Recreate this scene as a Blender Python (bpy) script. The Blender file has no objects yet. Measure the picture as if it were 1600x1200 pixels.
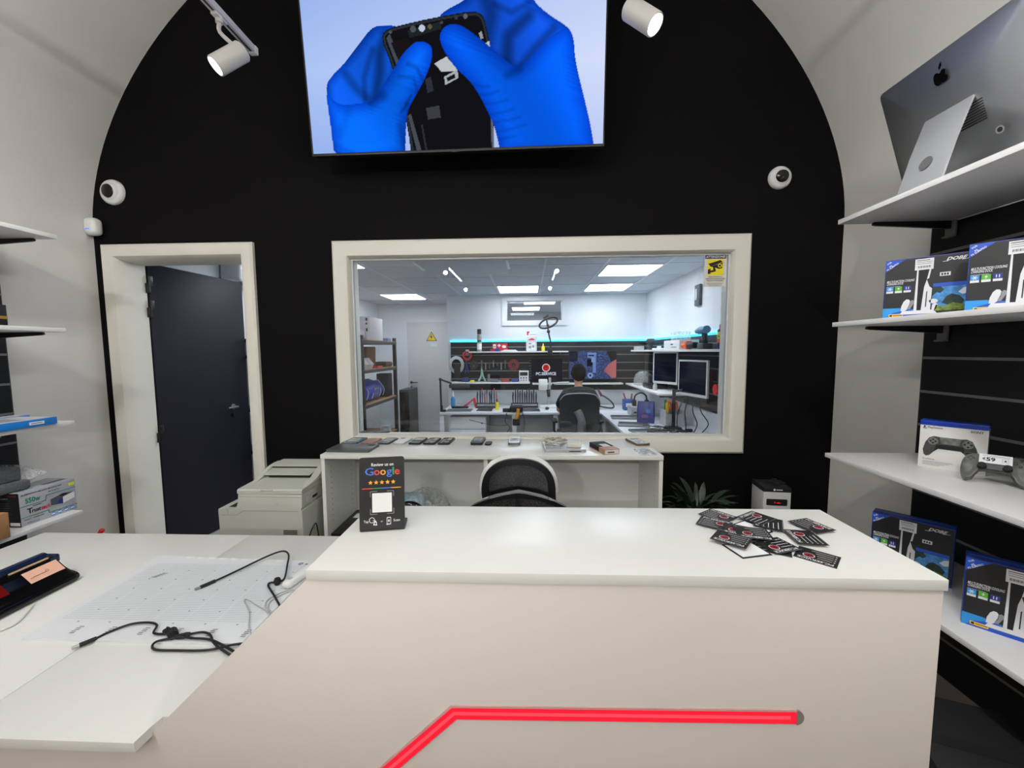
import bpy, bmesh, math, random
import numpy as np
from mathutils import Vector, Matrix, Euler
rnd = random.Random(7)
C = bpy.context.scene.collection
SC = bpy.context.scene
R = math.radians
PI = math.pi

# ------------------------------------------------------------------ camera, exposure, world, lights
cam_data = bpy.data.cameras.new('camera'); cam = bpy.data.objects.new('camera', cam_data); C.objects.link(cam)
cam_data.sensor_width = 36.0; cam_data.lens = 632.0 / 1600 * 36.0; cam_data.clip_start = 0.02
def _cam_matrix(pitch, yaw, roll, loc):
    fw = Vector((-math.sin(yaw), math.cos(yaw), 0)); rt = Vector((math.cos(yaw), math.sin(yaw), 0)); up = Vector((0, 0, 1))
    f2 = fw * math.cos(pitch) - up * math.sin(pitch); u2 = up * math.cos(pitch) + fw * math.sin(pitch)
    r3 = rt * math.cos(roll) + u2 * math.sin(roll); u3 = u2 * math.cos(roll) - rt * math.sin(roll)
    return Matrix(((r3.x, u3.x, -f2.x, loc[0]), (r3.y, u3.y, -f2.y, loc[1]), (r3.z, u3.z, -f2.z, loc[2]), (0, 0, 0, 1)))
cam.matrix_world = _cam_matrix(R(4.64), R(2.36), R(-0.39), (0, 0, 1.5))
SC.camera = cam
SC.view_settings.view_transform = 'Standard'; SC.view_settings.look = 'None'
SC.view_settings.gamma = 1.0; SC.view_settings.use_curve_mapping = False
SC.view_settings.exposure = 0.30
world = bpy.data.worlds.new('world'); SC.world = world; world.use_nodes = True
world.node_tree.nodes['Background'].inputs[0].default_value = (0.6, 0.65, 0.7, 1)
world.node_tree.nodes['Background'].inputs[1].default_value = 0.05
SPOT_POWER = 20.0          # ceiling track spotlights (each)
TUBE_STRENGTH = 74.0       # fluorescent tubes on the vault
PANEL_STRENGTH = 11.5       # ceiling panels of the workshop
LED_CYAN = 6.5
TV_STRENGTH = 0.80
SC.cycles.max_bounces = 8; SC.cycles.diffuse_bounces = 4; SC.cycles.glossy_bounces = 4; SC.cycles.transparent_max_bounces = 16
SC.cycles.sample_clamp_indirect = 6.0
SC.cycles.caustics_reflective = False; SC.cycles.caustics_refractive = False

# ------------------------------------------------------------------ colour and materials
def lin(v):
    v = v / 255.0
    return v / 12.92 if v <= 0.04045 else ((v + 0.055) / 1.055) ** 2.4
def rgb(r, g, b): return (lin(r), lin(g), lin(b), 1.0)
MATS = {}
def mat(name, col, rough=0.5, metal=0.0, var=0.05, scale=30.0, bump=0.0, spec=0.5, coat=0.0):
    """principled surface whose colour wanders a little with procedural noise"""
    if name in MATS: return MATS[name]
    m = bpy.data.materials.new(name); m.use_nodes = True; nt = m.node_tree; b = nt.nodes['Principled BSDF']
    c = rgb(*col)
    tc = nt.nodes.new('ShaderNodeTexCoord'); nz = nt.nodes.new('ShaderNodeTexNoise'); nz.inputs['Scale'].default_value = scale
    nz.inputs['Detail'].default_value = 4.0
    nt.links.new(tc.outputs['Object'], nz.inputs['Vector'])
    rp = nt.nodes.new('ShaderNodeValToRGB')
    rp.color_ramp.elements[0].position = 0.3; rp.color_ramp.elements[1].position = 0.7
    rp.color_ramp.elements[0].color = tuple(max(0, x * (1 - var)) for x in c[:3]) + (1,)
    rp.color_ramp.elements[1].color = tuple(min(1, x * (1 + var)) for x in c[:3]) + (1,)
    nt.links.new(nz.outputs['Fac'], rp.inputs['Fac']); nt.links.new(rp.outputs['Color'], b.inputs['Base Color'])
    b.inputs['Roughness'].default_value = rough; b.inputs['Metallic'].default_value = metal
    b.inputs['Specular IOR Level'].default_value = spec; b.inputs['Coat Weight'].default_value = coat
    if bump:
        bp = nt.nodes.new('ShaderNodeBump'); bp.inputs['Strength'].default_value = bump; bp.inputs['Distance'].default_value = 0.004
        nt.links.new(nz.outputs['Fac'], bp.inputs['Height']); nt.links.new(bp.outputs['Normal'], b.inputs['Normal'])
    MATS[name] = m; return m
def pegged(name, col):
    """laminate with two rows of small drilled peg holes (object space)"""
    m = mat(name, col, 0.35, var=.012, scale=6); nt = m.node_tree; b = nt.nodes['Principled BSDF']
    tc = nt.nodes.new('ShaderNodeTexCoord'); sp = nt.nodes.new('ShaderNodeSeparateXYZ'); nt.links.new(tc.outputs['Object'], sp.inputs[0])
    def mth(op, a, c=None):
        n = nt.nodes.new('ShaderNodeMath'); n.operation = op
        for i, v in enumerate((a, c)):
            if v is None: continue
            if isinstance(v, (int, float)): n.inputs[i].default_value = v
            else: nt.links.new(v, n.inputs[i])
        return n.outputs[0]
    dz = mth('MULTIPLY', mth('SUBTRACT', mth('FRACT', mth('DIVIDE', sp.outputs[2], .032)), .5), .032)
    dy = mth('SUBTRACT', mth('ABSOLUTE', sp.outputs[1]), .13)
    d = mth('SQRT', mth('ADD', mth('MULTIPLY', dz, dz), mth('MULTIPLY', dy, dy)))
    f = mth('MULTIPLY', mth('LESS_THAN', d, .0036), mth('LESS_THAN', mth('ABSOLUTE', mth('SUBTRACT', sp.outputs[2], .68)), .17))
    mx = nt.nodes.new('ShaderNodeMix'); mx.data_type = 'RGBA'; src = b.inputs['Base Color'].links[0].from_socket
    nt.links.new(f, mx.inputs[0]); nt.links.new(src, mx.inputs[6]); mx.inputs[7].default_value = rgb(120, 120, 118); nt.links.new(mx.outputs[2], b.inputs['Base Color'])
    return m
def glow(name, col, strength, linear=False):
    if name in MATS: return MATS[name]
    m = bpy.data.materials.new(name); m.use_nodes = True; nt = m.node_tree; nt.nodes.clear()
    o = nt.nodes.new('ShaderNodeOutputMaterial'); e = nt.nodes.new('ShaderNodeEmission')
    e.inputs[0].default_value = col if linear else rgb(*col); e.inputs[1].default_value = strength
    nt.links.new(e.outputs[0], o.inputs[0]); MATS[name] = m; return m
def glass(name, tint=(250, 252, 252), ior=1.5, rough=0.0):
    if name in MATS: return MATS[name]
    m = bpy.data.materials.new(name); m.use_nodes = True; nt = m.node_tree; nt.nodes.clear()
    o = nt.nodes.new('ShaderNodeOutputMaterial'); mx = nt.nodes.new('ShaderNodeMixShader')
    t = nt.nodes.new('ShaderNodeBsdfTransparent'); t.inputs[0].default_value = rgb(*tint)
    g = nt.nodes.new('ShaderNodeBsdfGlossy'); g.inputs['Roughness'].default_value = rough
    f = nt.nodes.new('ShaderNodeFresnel'); f.inputs[0].default_value = ior
    nt.links.new(f.outputs[0], mx.inputs[0]); nt.links.new(t.outputs[0], mx.inputs[1]); nt.links.new(g.outputs[0], mx.inputs[2])
    nt.links.new(mx.outputs[0], o.inputs[0]); MATS[name] = m; return m
def film(name, col, opacity, rough=0.25, wrinkle=60.0):
    """translucent plastic film with procedural creases"""
    if name in MATS: return MATS[name]
    m = bpy.data.materials.new(name); m.use_nodes = True; nt = m.node_tree; b = nt.nodes['Principled BSDF']
    b.inputs['Base Color'].default_value = rgb(*col); b.inputs['Roughness'].default_value = rough
    tc = nt.nodes.new('ShaderNodeTexCoord'); nz = nt.nodes.new('ShaderNodeTexNoise'); nz.inputs['Scale'].default_value = wrinkle
    nt.links.new(tc.outputs['Object'], nz.inputs['Vector'])
    mp = nt.nodes.new('ShaderNodeMapRange'); mp.inputs[1].default_value = 0.35; mp.inputs[2].default_value = 0.7
    mp.inputs[3].default_value = opacity * 0.4; mp.inputs[4].default_value = min(1, opacity * 1.5)
    nt.links.new(nz.outputs['Fac'], mp.inputs[0]); nt.links.new(mp.outputs[0], b.inputs['Alpha'])
    bp = nt.nodes.new('ShaderNodeBump'); bp.inputs['Strength'].default_value = 0.6; bp.inputs['Distance'].default_value = 0.01
    nt.links.new(nz.outputs['Fac'], bp.inputs['Height']); nt.links.new(bp.outputs['Normal'], b.inputs['Normal'])
    MATS[name] = m; return m
def woven(name, col, cell=500.0, opacity=0.75):
    """fine mesh fabric: tiny procedural holes"""
    if name in MATS: return MATS[name]
    m = bpy.data.materials.new(name); m.use_nodes = True; nt = m.node_tree; b = nt.nodes['Principled BSDF']
    b.inputs['Base Color'].default_value = rgb(*col); b.inputs['Roughness'].default_value = 0.6
    tc = nt.nodes.new('ShaderNodeTexCoord'); vo = nt.nodes.new('ShaderNodeTexVoronoi'); vo.inputs['Scale'].default_value = cell
    nt.links.new(tc.outputs['Object'], vo.inputs['Vector'])
    mp = nt.nodes.new('ShaderNodeMapRange'); mp.inputs[1].default_value = 0.25; mp.inputs[2].default_value = 0.45
    mp.inputs[3].default_value = opacity - 0.35; mp.inputs[4].default_value = 1.0
    nt.links.new(vo.outputs['Distance'], mp.inputs[0]); nt.links.new(mp.outputs[0], b.inputs['Alpha'])
    MATS[name] = m; return m
def vcol(name, strength):
    if name in MATS: return MATS[name]
    m = bpy.data.materials.new(name); m.use_nodes = True; nt = m.node_tree; nt.nodes.clear()
    o = nt.nodes.new('ShaderNodeOutputMaterial'); e = nt.nodes.new('ShaderNodeEmission'); a = nt.nodes.new('ShaderNodeAttribute')
    a.attribute_name = 'picture'; nt.links.new(a.outputs['Color'], e.inputs[0]); e.inputs[1].default_value = strength
    nt.links.new(e.outputs[0], o.inputs[0]); MATS[name] = m; return m

# ------------------------------------------------------------------ mesh building
_text_cache = {}
def text_mesh(s, bold=0.0, spacing=1.0):
    key = (s, bold, spacing)
    if key not in _text_cache:
        cu = bpy.data.curves.new('t', 'FONT'); cu.body = s; cu.size = 1.0; cu.offset = bold; cu.resolution_u = 2
        cu.space_character = spacing
        ob = bpy.data.objects.new('t', cu); C.objects.link(ob)
        dg = bpy.context.evaluated_depsgraph_get(); dg.update()
        me = bpy.data.meshes.new_from_object(ob.evaluated_get(dg))
        vs = [v.co.copy() for v in me.vertices]; fs = [tuple(p.vertices) for p in me.polygons]
        bpy.data.objects.remove(ob); bpy.data.meshes.remove(me); bpy.data.curves.remove(cu)
        _text_cache[key] = (vs, fs)
    return _text_cache[key]
class MB:
    def __init__(s): s.bm = bmesh.new()
    def _add(s, vs, fs, mi=0, mtx=None, smooth=None):
        bv = [s.bm.verts.new(mtx @ Vector(v) if mtx else v) for v in vs]
        out = []
        for f in fs:
            try:
                q = s.bm.faces.new([bv[i] for i in f]); q.material_index = mi; out.append(q)
            except ValueError: pass
        return bv, out
    def box(s, x0, x1, y0, y1, z0, z1, bev=0.0, seg=2, mi=0, mtx=None):
        vs = [(x0, y0, z0), (x1, y0, z0), (x1, y1, z0), (x0, y1, z0), (x0, y0, z1), (x1, y0, z1), (x1, y1, z1), (x0, y1, z1)]
        fs = [(0, 3, 2, 1), (4, 5, 6, 7), (0, 1, 5, 4), (1, 2, 6, 5), (2, 3, 7, 6), (3, 0, 4, 7)]
        bv, q = s._add(vs, fs, mi, mtx)
        if bev:
            es = list({e for f in q for e in f.edges})
            r = bmesh.ops.bevel(s.bm, geom=es, offset=bev, segments=seg, affect='EDGES', profile=0.5)
            for f in r['faces']: f.material_index = mi
        return s
    def ring_loft(s, rings, mi=0, cap0=True, cap1=True, closed=True):
        n = len(rings[0]); bvs = [[s.bm.verts.new(p) for p in r] for r in rings]
        for a, b in zip(bvs[:-1], bvs[1:]):
            for i in range(n if closed else n - 1):
                j = (i + 1) % n
                try: s.bm.faces.new((a[i], a[j], b[j], b[i])).material_index = mi
                except ValueError: pass
        if cap0 and closed: s.bm.faces.new(list(reversed(bvs[0]))).material_index = mi
        if cap1 and closed: s.bm.faces.new(bvs[-1]).material_index = mi
        return s
    def cyl(s, p0, p1, r0, r1=None, n=20, mi=0, caps=True):
        r1 = r0 if r1 is None else r1
        p0 = Vector(p0); p1 = Vector(p1); d = (p1 - p0).normalized()
        a = d.orthogonal().normalized(); b = d.cross(a)
        rg = lambda p, r: [p + (a * math.cos(2 * PI * i / n) + b * math.sin(2 * PI * i / n)) * r for i in range(n)]
        return s.ring_loft([rg(p0, r0), rg(p1, r1)], mi, caps, caps)
    def lathe(s, prof, n=28, mtx=None, mi=0, sx=1.0, sy=1.0):
        """prof: (radius, height) along +z; mtx places it"""
        mtx = mtx or Matrix()
        rings = [[mtx @ Vector((math.cos(2 * PI * i / n) * r * sx, math.sin(2 * PI * i / n) * r * sy, z)) for i in range(n)] for r, z in prof]
        return s.ring_loft(rings, mi)
    def tube(s, pts, r, n=8, mi=0, sub=6, closed=False):
        P = [Vector(p) for p in pts]
        if sub > 1 and len(P) > 2:
            Q = []
            m = len(P)
            for i in range(m if closed else m - 1):
                g = (lambda k: P[k % m]) if closed else (lambda k: P[max(0, min(m - 1, k))])
                a, b, c, d = g(i - 1), g(i), g(i + 1), g(i + 2)
                for t in range(sub):
                    u = t / sub
                    Q.append(0.5 * ((2 * b) + (c - a) * u + (2 * a - 5 * b + 4 * c - d) * u * u + (3 * b - a - 3 * c + d) * u ** 3))
            if not closed: Q.append(P[-1])
            P = Q
        rings = []; up = None; m = len(P)
        for i, p in enumerate(P):
            t = (P[(i + 1) % m] - P[i - 1]) if closed else (P[min(i + 1, m - 1)] - P[max(i - 1, 0)])
            t = t.normalized() if t.length > 1e-9 else Vector((0, 0, 1))
            if up is None: up = t.orthogonal().normalized()
            up = (up - t * up.dot(t)); up = up.normalized() if up.length > 1e-6 else t.orthogonal().normalized()
            b = t.cross(up); rr = r(i / max(1, m - 1)) if callable(r) else r
            rings.append([p + (up * math.cos(2 * PI * k / n) + b * math.sin(2 * PI * k / n)) * rr for k in range(n)])
        if closed: rings.append([v.copy() for v in rings[0]])
        return s.ring_loft(rings, mi, not closed, not closed)
    def prism(s, poly, z0, z1, mtx=None, mi=0, bev=0.0):
        n = len(poly); vs = [(x, y, z0) for x, y in poly] + [(x, y, z1) for x, y in poly]
        fs = [tuple(reversed(range(n))), tuple(range(n, 2 * n))] + [(i, (i + 1) % n, n + (i + 1) % n, n + i) for i in range(n)]
        bv, q = s._add(vs, fs, mi, mtx)
        if bev:
            es = list({e for f in q[:2] for e in f.edges})
            r = bmesh.ops.bevel(s.bm, geom=es, offset=bev, segments=2, affect='EDGES', profile=0.5)
            for f in r['faces']: f.material_index = mi
        return s
    def poly(s, pts, mi=0): s._add(pts, [tuple(range(len(pts)))], mi); return s
    def ball(s, c, r, mi=0, u=18, v=12, sc=(1, 1, 1), mtx=None):
        c = Vector(c); rings = []
        for j in range(v + 1):
            t = PI * j / v; rr = max(1e-4, math.sin(t))
            rings.append([c + (mtx.to_3x3() if mtx else Matrix.Identity(3)) @ Vector((math.cos(2 * PI * i / u) * rr * r * sc[0], math.sin(2 * PI * i / u) * rr * r * sc[1], -math.cos(t) * r * sc[2])) for i in range(u)])
        return s.ring_loft(rings, mi)
    def mesh(s, name, mats, smooth=True, angle=38):
        bmesh.ops.recalc_face_normals(s.bm, faces=s.bm.faces)
        me = bpy.data.meshes.new(name); s.bm.to_mesh(me); s.bm.free()
        for m in (mats if isinstance(mats, (list, tuple)) else [mats]): me.materials.append(m)
        if smooth:
            me.polygons.foreach_set('use_smooth', [True] * len(me.polygons)); me.set_sharp_from_angle(angle=R(angle))
        return me
    def build(s, name, mats, parent=None, loc=None, rot=None, smooth=True, angle=38, label=None):
        o = bpy.data.objects.new(name, s.mesh(name, mats, smooth, angle)); C.objects.link(o)
        if parent: o.parent = parent
        if loc: o.location = loc
        if rot: o.rotation_euler = rot
        if label: o['label'] = label
        return o
class Decal(MB):
    """flat print on a face: origin o, axes u (right) and v (up) in the parent's space"""
    def __init__(s, o, u, v):
        super().__init__(); s.o = Vector(o); s.u = Vector(u).normalized(); s.v = Vector(v).normalized(); s.n = s.u.cross(s.v); s.l = 0
    def P(s, x, y): return s.o + s.u * x + s.v * y + s.n * (0.0004 + s.l * 0.00025)
    def pg(s, pts, mi, layer=None):
        s.l = s.l + 1 if layer is None else layer
        s._add([s.P(*p) for p in pts], [tuple(range(len(pts)))], mi); return s
    def rect(s, x0, x1, y0, y1, mi, layer=None): return s.pg([(x0, y0), (x1, y0), (x1, y1), (x0, y1)], mi, layer)
    def disc(s, x, y, r, mi, layer=None, n=24, sy=1.0): return s.pg([(x + r * math.cos(2 * PI * i / n), y + r * sy * math.sin(2 * PI * i / n)) for i in range(n)], mi, layer)
    def ringd(s, x, y, r0, r1, mi, layer=None, n=28, a0=0.0, a1=2 * PI):
        s.l = s.l + 1 if layer is None else layer
        full = abs(a1 - a0 - 2 * PI) < 1e-6; m = n if full else n + 1
        vs = []
        for i in range(m):
            a = a0 + (a1 - a0) * i / n; vs += [s.P(x + r0 * math.cos(a), y + r0 * math.sin(a)), s.P(x + r1 * math.cos(a), y + r1 * math.sin(a))]
        fs = [(2 * i, 2 * i + 1, (2 * i + 3) % (2 * m), (2 * i + 2) % (2 * m)) for i in range(n)]
        s._add(vs, fs, mi); return s
    def line(s, x0, y0, x1, y1, w, mi, layer=None):
        d = Vector((x1 - x0, y1 - y0)).normalized(); nx, ny = -d.y * w / 2, d.x * w / 2
        return s.pg([(x0 - nx, y0 - ny), (x1 - nx, y1 - ny), (x1 + nx, y1 + ny), (x0 + nx, y0 + ny)], mi, layer)
    def text(s, t, x, y, size, mi, layer=None, align='L', bold=0.0, sx=1.0, shear=0.0, rot=0.0, width=None, spacing=1.0):
        vs, fs = text_mesh(t, bold, spacing)
        if not vs: return s
        s.l = s.l + 1 if layer is None else layer
        mn = min(v.x for v in vs); mx = max(v.x for v in vs)
        if width: sx = width / ((mx - mn) * size)
        off = {'L': -mn, 'C': -(mn + mx) / 2, 'R': -mx}[align]
        ca, sa = math.cos(rot), math.sin(rot); pts = []
        for v in vs:
            a = ((v.x + off) * sx + v.y * shear) * size; b = v.y * size
            pts.append(s.P(x + a * ca - b * sa, y + a * sa + b * ca))
        s._add(pts, fs, mi); return s
    def star(s, x, y, r, mi, layer=None):
        return s.pg([(x + (r if k % 2 == 0 else r * 0.45) * math.sin(k * PI / 5), y + (r if k % 2 == 0 else r * 0.45) * math.cos(k * PI / 5)) for k in range(10)], mi, layer)
    def build(s, name, mats, parent=None, **k):
        # keep printed faces turned outwards
        for f in s.bm.faces:
            f.normal_update()
            if f.normal.dot(s.n) < 0: f.normal_flip()
        me = bpy.data.meshes.new(name); s.bm.to_mesh(me); s.bm.free()
        for m in mats: me.materials.append(m)
        o = bpy.data.objects.new(name, me); C.objects.link(o)
        if parent: o.parent = parent
        for kk, v in k.items():
            if kk == 'label': o['label'] = v
        return o
def tag(o, label, cat, group=None):
    o['label'] = label; o['category'] = cat
    if group: o['group'] = group
    return o
def thing(name, label, cat, loc=(0, 0, 0), rot=(0, 0, 0), group=None):
    o = bpy.data.objects.new(name, None); C.objects.link(o); o.empty_display_size = 0.05
    o.location = loc; o.rotation_euler = rot if isinstance(rot, (tuple, list)) else (0, 0, rot)
    return tag(o, label, cat, group)
def struct(o): o['kind'] = 'structure'; return o
def copy_tree(o, parent=None):
    c = o.copy(); C.objects.link(c)
    if parent: c.parent = parent
    for ch in list(o.children): copy_tree(ch, c)
    return c
def frame_sweep(mb, x0, x1, z0, z1, prof, bottom=True, mi=0):
    """mitred moulding round an opening; prof = (inset from the outer edge, y)"""
    L = []
    for d, y in prof:
        if bottom: L.append([(x0 + d, y, z0 + d), (x0 + d, y, z1 - d), (x1 - d, y, z1 - d), (x1 - d, y, z0 + d)])
        else: L.append([(x0 + d, y, z0), (x0 + d, y, z1 - d), (x1 - d, y, z1 - d), (x1 - d, y, z0)])
    cols = list(zip(*L)); n = len(cols)
    bv = [[mb.bm.verts.new(p) for p in c] for c in cols]; m = len(prof)
    for i in range(n if bottom else n - 1):
        a, b = bv[i], bv[(i + 1) % n]
        for k in range(m):
            mb.bm.faces.new((a[k], a[(k + 1) % m], b[(k + 1) % m], b[k])).material_index = mi
    if not bottom:
        mb.bm.faces.new(bv[0]); mb.bm.faces.new(list(reversed(bv[-1])))
    return mb
def rrect(x0, x1, y0, y1, r, n=5):
    P = []
    for cx, cy, a in ((x1 - r, y1 - r, 0), (x0 + r, y1 - r, 90), (x0 + r, y0 + r, 180), (x1 - r, y0 + r, 270)):
        for k in range(n + 1):
            t = R(a + 90 * k / n); P.append((cx + r * math.cos(t), cy + r * math.sin(t)))
    return P

# ------------------------------------------------------------------ shared materials
white_lam = mat('white laminate', (232, 231, 226), 0.32, var=0.012, scale=6)
shelf_white = mat('white shelf melamine', (232, 231, 230), 0.35, var=0.012, scale=6)
panel_warm = mat('warm white counter panel', (232, 224, 216), 0.45, var=0.012, scale=3)
plaster = mat('white plaster', (228, 225, 220), 0.85, var=0.02, scale=4, bump=0.05)
black_paint = mat('black wall paint', (12, 10, 11), 0.7, var=0.06, scale=5, spec=0.1)
frame_cream = mat('cream white frame enamel', (228, 225, 213), 0.4, var=0.015, scale=4)
door_dark = mat('dark anthracite door leaf', (24, 23, 32), 0.55, var=0.05, scale=8, spec=0.3)
blk = mat('black plastic', (18, 18, 20), 0.4, var=0.08)
blk_gloss = mat('glossy black plastic', (12, 12, 14), 0.12, var=0.08)
blk_matte = mat('matt black', (22, 22, 23), 0.75, var=0.1)
drk = mat('dark grey plastic', (58, 58, 62), 0.5)
gry = mat('mid grey plastic', (128, 129, 130), 0.5)
lgt = mat('light grey plastic', (186, 188, 190), 0.45)
wht = mat('white plastic', (232, 232, 230), 0.35, var=0.015)
printer_w = mat('printer grey white plastic', (196, 198, 188), 0.5, var=0.012)
alu = mat('brushed aluminium', (190, 192, 195), 0.32, 1.0, var=0.04, scale=80)
steel = mat('grey steel', (150, 152, 155), 0.35, 0.9)
red = mat('red plastic', (205, 34, 40), 0.4)
orange = mat('orange plastic', (238, 96, 30), 0.4)
yellow = mat('yellow plastic', (236, 214, 30), 0.4)
blue = mat('blue plastic', (28, 60, 160), 0.4)
sky = mat('sky blue plastic', (40, 140, 215), 0.4)
green = mat('green plastic', (70, 160, 110), 0.4)
cardboard = mat('brown cardboard', (170, 128, 84), 0.8, var=0.08, scale=40)
paper = mat('white paper', (226, 228, 230), 0.8, var=0.01)
ink = mat('black ink', (16, 16, 18), 0.6)
ink_w = mat('white ink', (238, 238, 238), 0.6, var=0.01)
ink_g = mat('grey ink', (150, 152, 156), 0.7, var=0.02)

# ================================================================== THE SETTING: shop
XL, XR, XC, HALF, Z0, RISE, NEXP = -2.838, 1.912, -0.463, 2.375, 2.3, 2.05, 1.8
YB, YF = 2.60, -6.0                       # black wall, shop front
floor_tile = mat('grey brown floor', (150, 138, 128), 0.45, var=0.12, scale=3)
def vault_z(x): return Z0 + RISE * max(0.0, 1 - (abs(x - XC) / HALF) ** NEXP) ** (1 / NEXP)
mb = MB(); mb.box(XL - .1, XR + .1, YF - .1, 9.4, -0.06, 0.0); struct(mb.build('floor', floor_tile))
# barrel vault, a shell with thickness
mb = MB(); N = 72
arc = []
for i in range(N + 1):
    t = PI * i / N; ct = math.cos(t)
    x = XC - HALF * math.copysign(abs(ct) ** (2 / NEXP), ct); z = Z0 + RISE * math.sin(t) ** (2 / NEXP); arc.append((x, z))
rings = []
for y in (YF, YB):
    rings.append([(x, y, z) for x, z in arc] + [(XC + (x - XC) * 1.06, y, Z0 + (z - Z0) * 1.06) for x, z in reversed(arc)])
mb.ring_loft(rings); struct(mb.build('ceiling', plaster, angle=60))
mb = MB(); mb.box(XL - .12, XL, YF, YB, 0, Z0); struct(mb.build('wall_left', plaster))
mb = MB(); mb.box(XR, XR + .12, YF, YB, 0, Z0); struct(mb.build('wall_right', plaster))
mb = MB(); mb.box(XL - .1, XR + .1, YF - .1, YF, 0, 4.5); struct(mb.build('wall_front', plaster))
# black wall with the doorway and the window opening
DX0, DX1, DZ1 = -2.715, -1.82, 2.15
WX0, WX1, WZ0, WZ1 = -1.185, 1.298, 0.904, 2.14
YW = 2.72
mb = MB()
for a in ((XL - .1, DX0, 0, 4.5), (DX0, DX1, DZ1, 4.5), (DX1, WX0, 0, 4.5), (WX0, WX1, 0, WZ0), (WX0, WX1, WZ1, 4.5), (WX1, XR + .1, 0, 4.5)):
    mb.box(a[0], a[1], YB, YW - .012, a[2], a[3])
bmesh.ops.remove_doubles(mb.bm, verts=mb.bm.verts, dist=1e-5)
struct(mb.build('wall_back', black_paint, smooth=False))
lab_white = mat('workshop white paint', (224, 226, 230), 0.6, var=0.012, scale=4)
mb = MB()
for a in ((-2.9, DX0, 0, 2.45), (DX0, DX1, DZ1, 2.45), (DX1, WX0, 0, 2.45), (WX0, WX1, 0, WZ0), (WX0, WX1, WZ1, 2.45), (WX1, 1.95, 0, 2.45)):
    mb.box(a[0], a[1], YW - .011, YW, a[2], a[3])
struct(mb.build('wall_inner', lab_white, smooth=False))
# window: moulded cream frame and the pane
prof = [(0, 2.60), (0, 2.578), (.012, 2.567), (.07, 2.565), (.094, 2.572), (.104, 2.588), (.108, 2.632), (.104, 2.64), (.104, 2.72), (.062, 2.72), (.062, 2.60)]
mb = MB(); frame_sweep(mb, -1.245, 1.358, .844, 2.203, prof); win = struct(mb.build('window_1', frame_cream, angle=30))
mb = MB(); frame_sweep(mb, -1.1375, 1.2505, .9515, 2.0955, [(0, 2.612), (.010, 2.612), (.010, 2.634), (0, 2.634)])
mb.build('glazing_bead', mat('pale grey glazing bead', (205, 207, 208), 0.4), win)
pane = glass('window pane glass')
mb = MB(); mb.box(-1.132, 1.245, 2.618, 2.624, .957, 2.09); mb.build('pane', pane, win, smooth=False)
# doorway moulding
prof = [(0, 2.60), (0, 2.578), (.012, 2.567), (.045, 2.565), (.075, 2.575), (.09, 2.60), (.096, 2.68), (.096, 2.78), (.05, 2.78), (.05, 2.60)]
mb = MB(); frame_sweep(mb, -2.774, -1.762, 0, 2.207, prof, bottom=False); struct(mb.build('trim_1', frame_cream, angle=30))
# open dark door, hinged on the left, swung into the workshop
dr = bpy.data.objects.new('door_1', None); C.objects.link(dr); dr.location = (-2.713, 2.792, 0); dr.rotation_euler = (0, 0, math.atan2(.84, .075)); struct(dr)
mb = MB(); mb.box(0.0, .84, -.042, 0, .01, 2.135, .002); mb.build('door_leaf', door_dark, dr)
for z in (1.985, 1.815, .92):
    mb = MB(); mb.box(-.004, .028, -.048, -.0425, z - .008, z + .06, .001); mb.box(-.020, -.0035, -.053, -.012, z - .06, z + .008, .001)
    mb.cyl((-.002, -.052, z - .055), (-.002, -.052, z + .055), .007); mb.build('hinge', blk, dr)
mb = MB(); mb.lathe([(.0, 0), (.024, 0), (.024, .008), (.0, .008)], mtx=Matrix.Translation((.655, -.045, 1.03)) @ Matrix.Rotation(R(90), 4, 'X'))
mb.tube([(.655, -.05, 1.03), (.655, -.09, 1.03), (.64, -.098, 1.03), (.55, -.098, 1.03)], .009)
mb.build('door_handle', steel, dr, label='steel lever handle')
mb = MB(); mb.cyl((.655, -.045, .96), (.655, -.052, .96), .016); mb.box(.652, .658, -.054, -.05, .93, .965); mb.build('keyhole', blk, dr)

# ================================================================== THE SETTING: workshop behind the glass
LZ = 2.38; LB = 6.43; LX0, LX1 = -2.82, 1.83
lab_grey = mat('ceiling tile grey white', (196, 199, 206), 0.8, var=0.02, scale=60)
mb = MB(); mb.box(LX0 - .1, LX0, YW, 7.6, 0, LZ); struct(mb.build('wall_inner_left', lab_white))
mb = MB(); mb.box(LX1, LX1 + .1, YW, LB + .1, 0, LZ); struct(mb.build('wall_inner_right', lab_white))
mb = MB()
ox0, ox1, oz0, oz1 = -.335, .523, 1.98, 2.295
for a in ((-1.29, ox0, 0, LZ), (ox0, ox1, 0, oz0), (ox0, ox1, oz1, LZ), (ox1, LX1, 0, LZ)): mb.box(a[0], a[1], LB, LB + .10, a[2], a[3])
mb.box(-1.29, -1.19, LB + .10, 7.6, 0, LZ)
bmesh.ops.remove_doubles(mb.bm, verts=mb.bm.verts, dist=1e-5)
struct(mb.build('wall_inner_back', lab_white, smooth=False))
mb = MB(); mb.box(LX0, -1.19, 7.54, 7.64, 0, LZ); struct(mb.build('wall_recess', lab_white))
mb = MB(); mb.box(LX0 - .1, LX1 + .1, YW, 9.4, LZ, LZ + .08); struct(mb.build('ceiling_inner', lab_grey))
floor_in = mat('pale grey workshop floor', (172, 172, 172), .5, var=.06, scale=5)
mb = MB(); mb.box(LX0 - .1, LX1 + .1, YB + .01, 9.4, 0.0005, .004); struct(mb.build('floor_inner', floor_in))
mb = MB()   # T-bar grid
gx = [-2.28 + .613 * k for k in range(7)]; gy = [3.0, 3.62, 4.24, 4.88, 5.50, 6.14]
for x in gx: mb.box(x - .011, x + .011, YW, LB if x > -1.28 else 7.54, LZ - .006, LZ)
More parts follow.
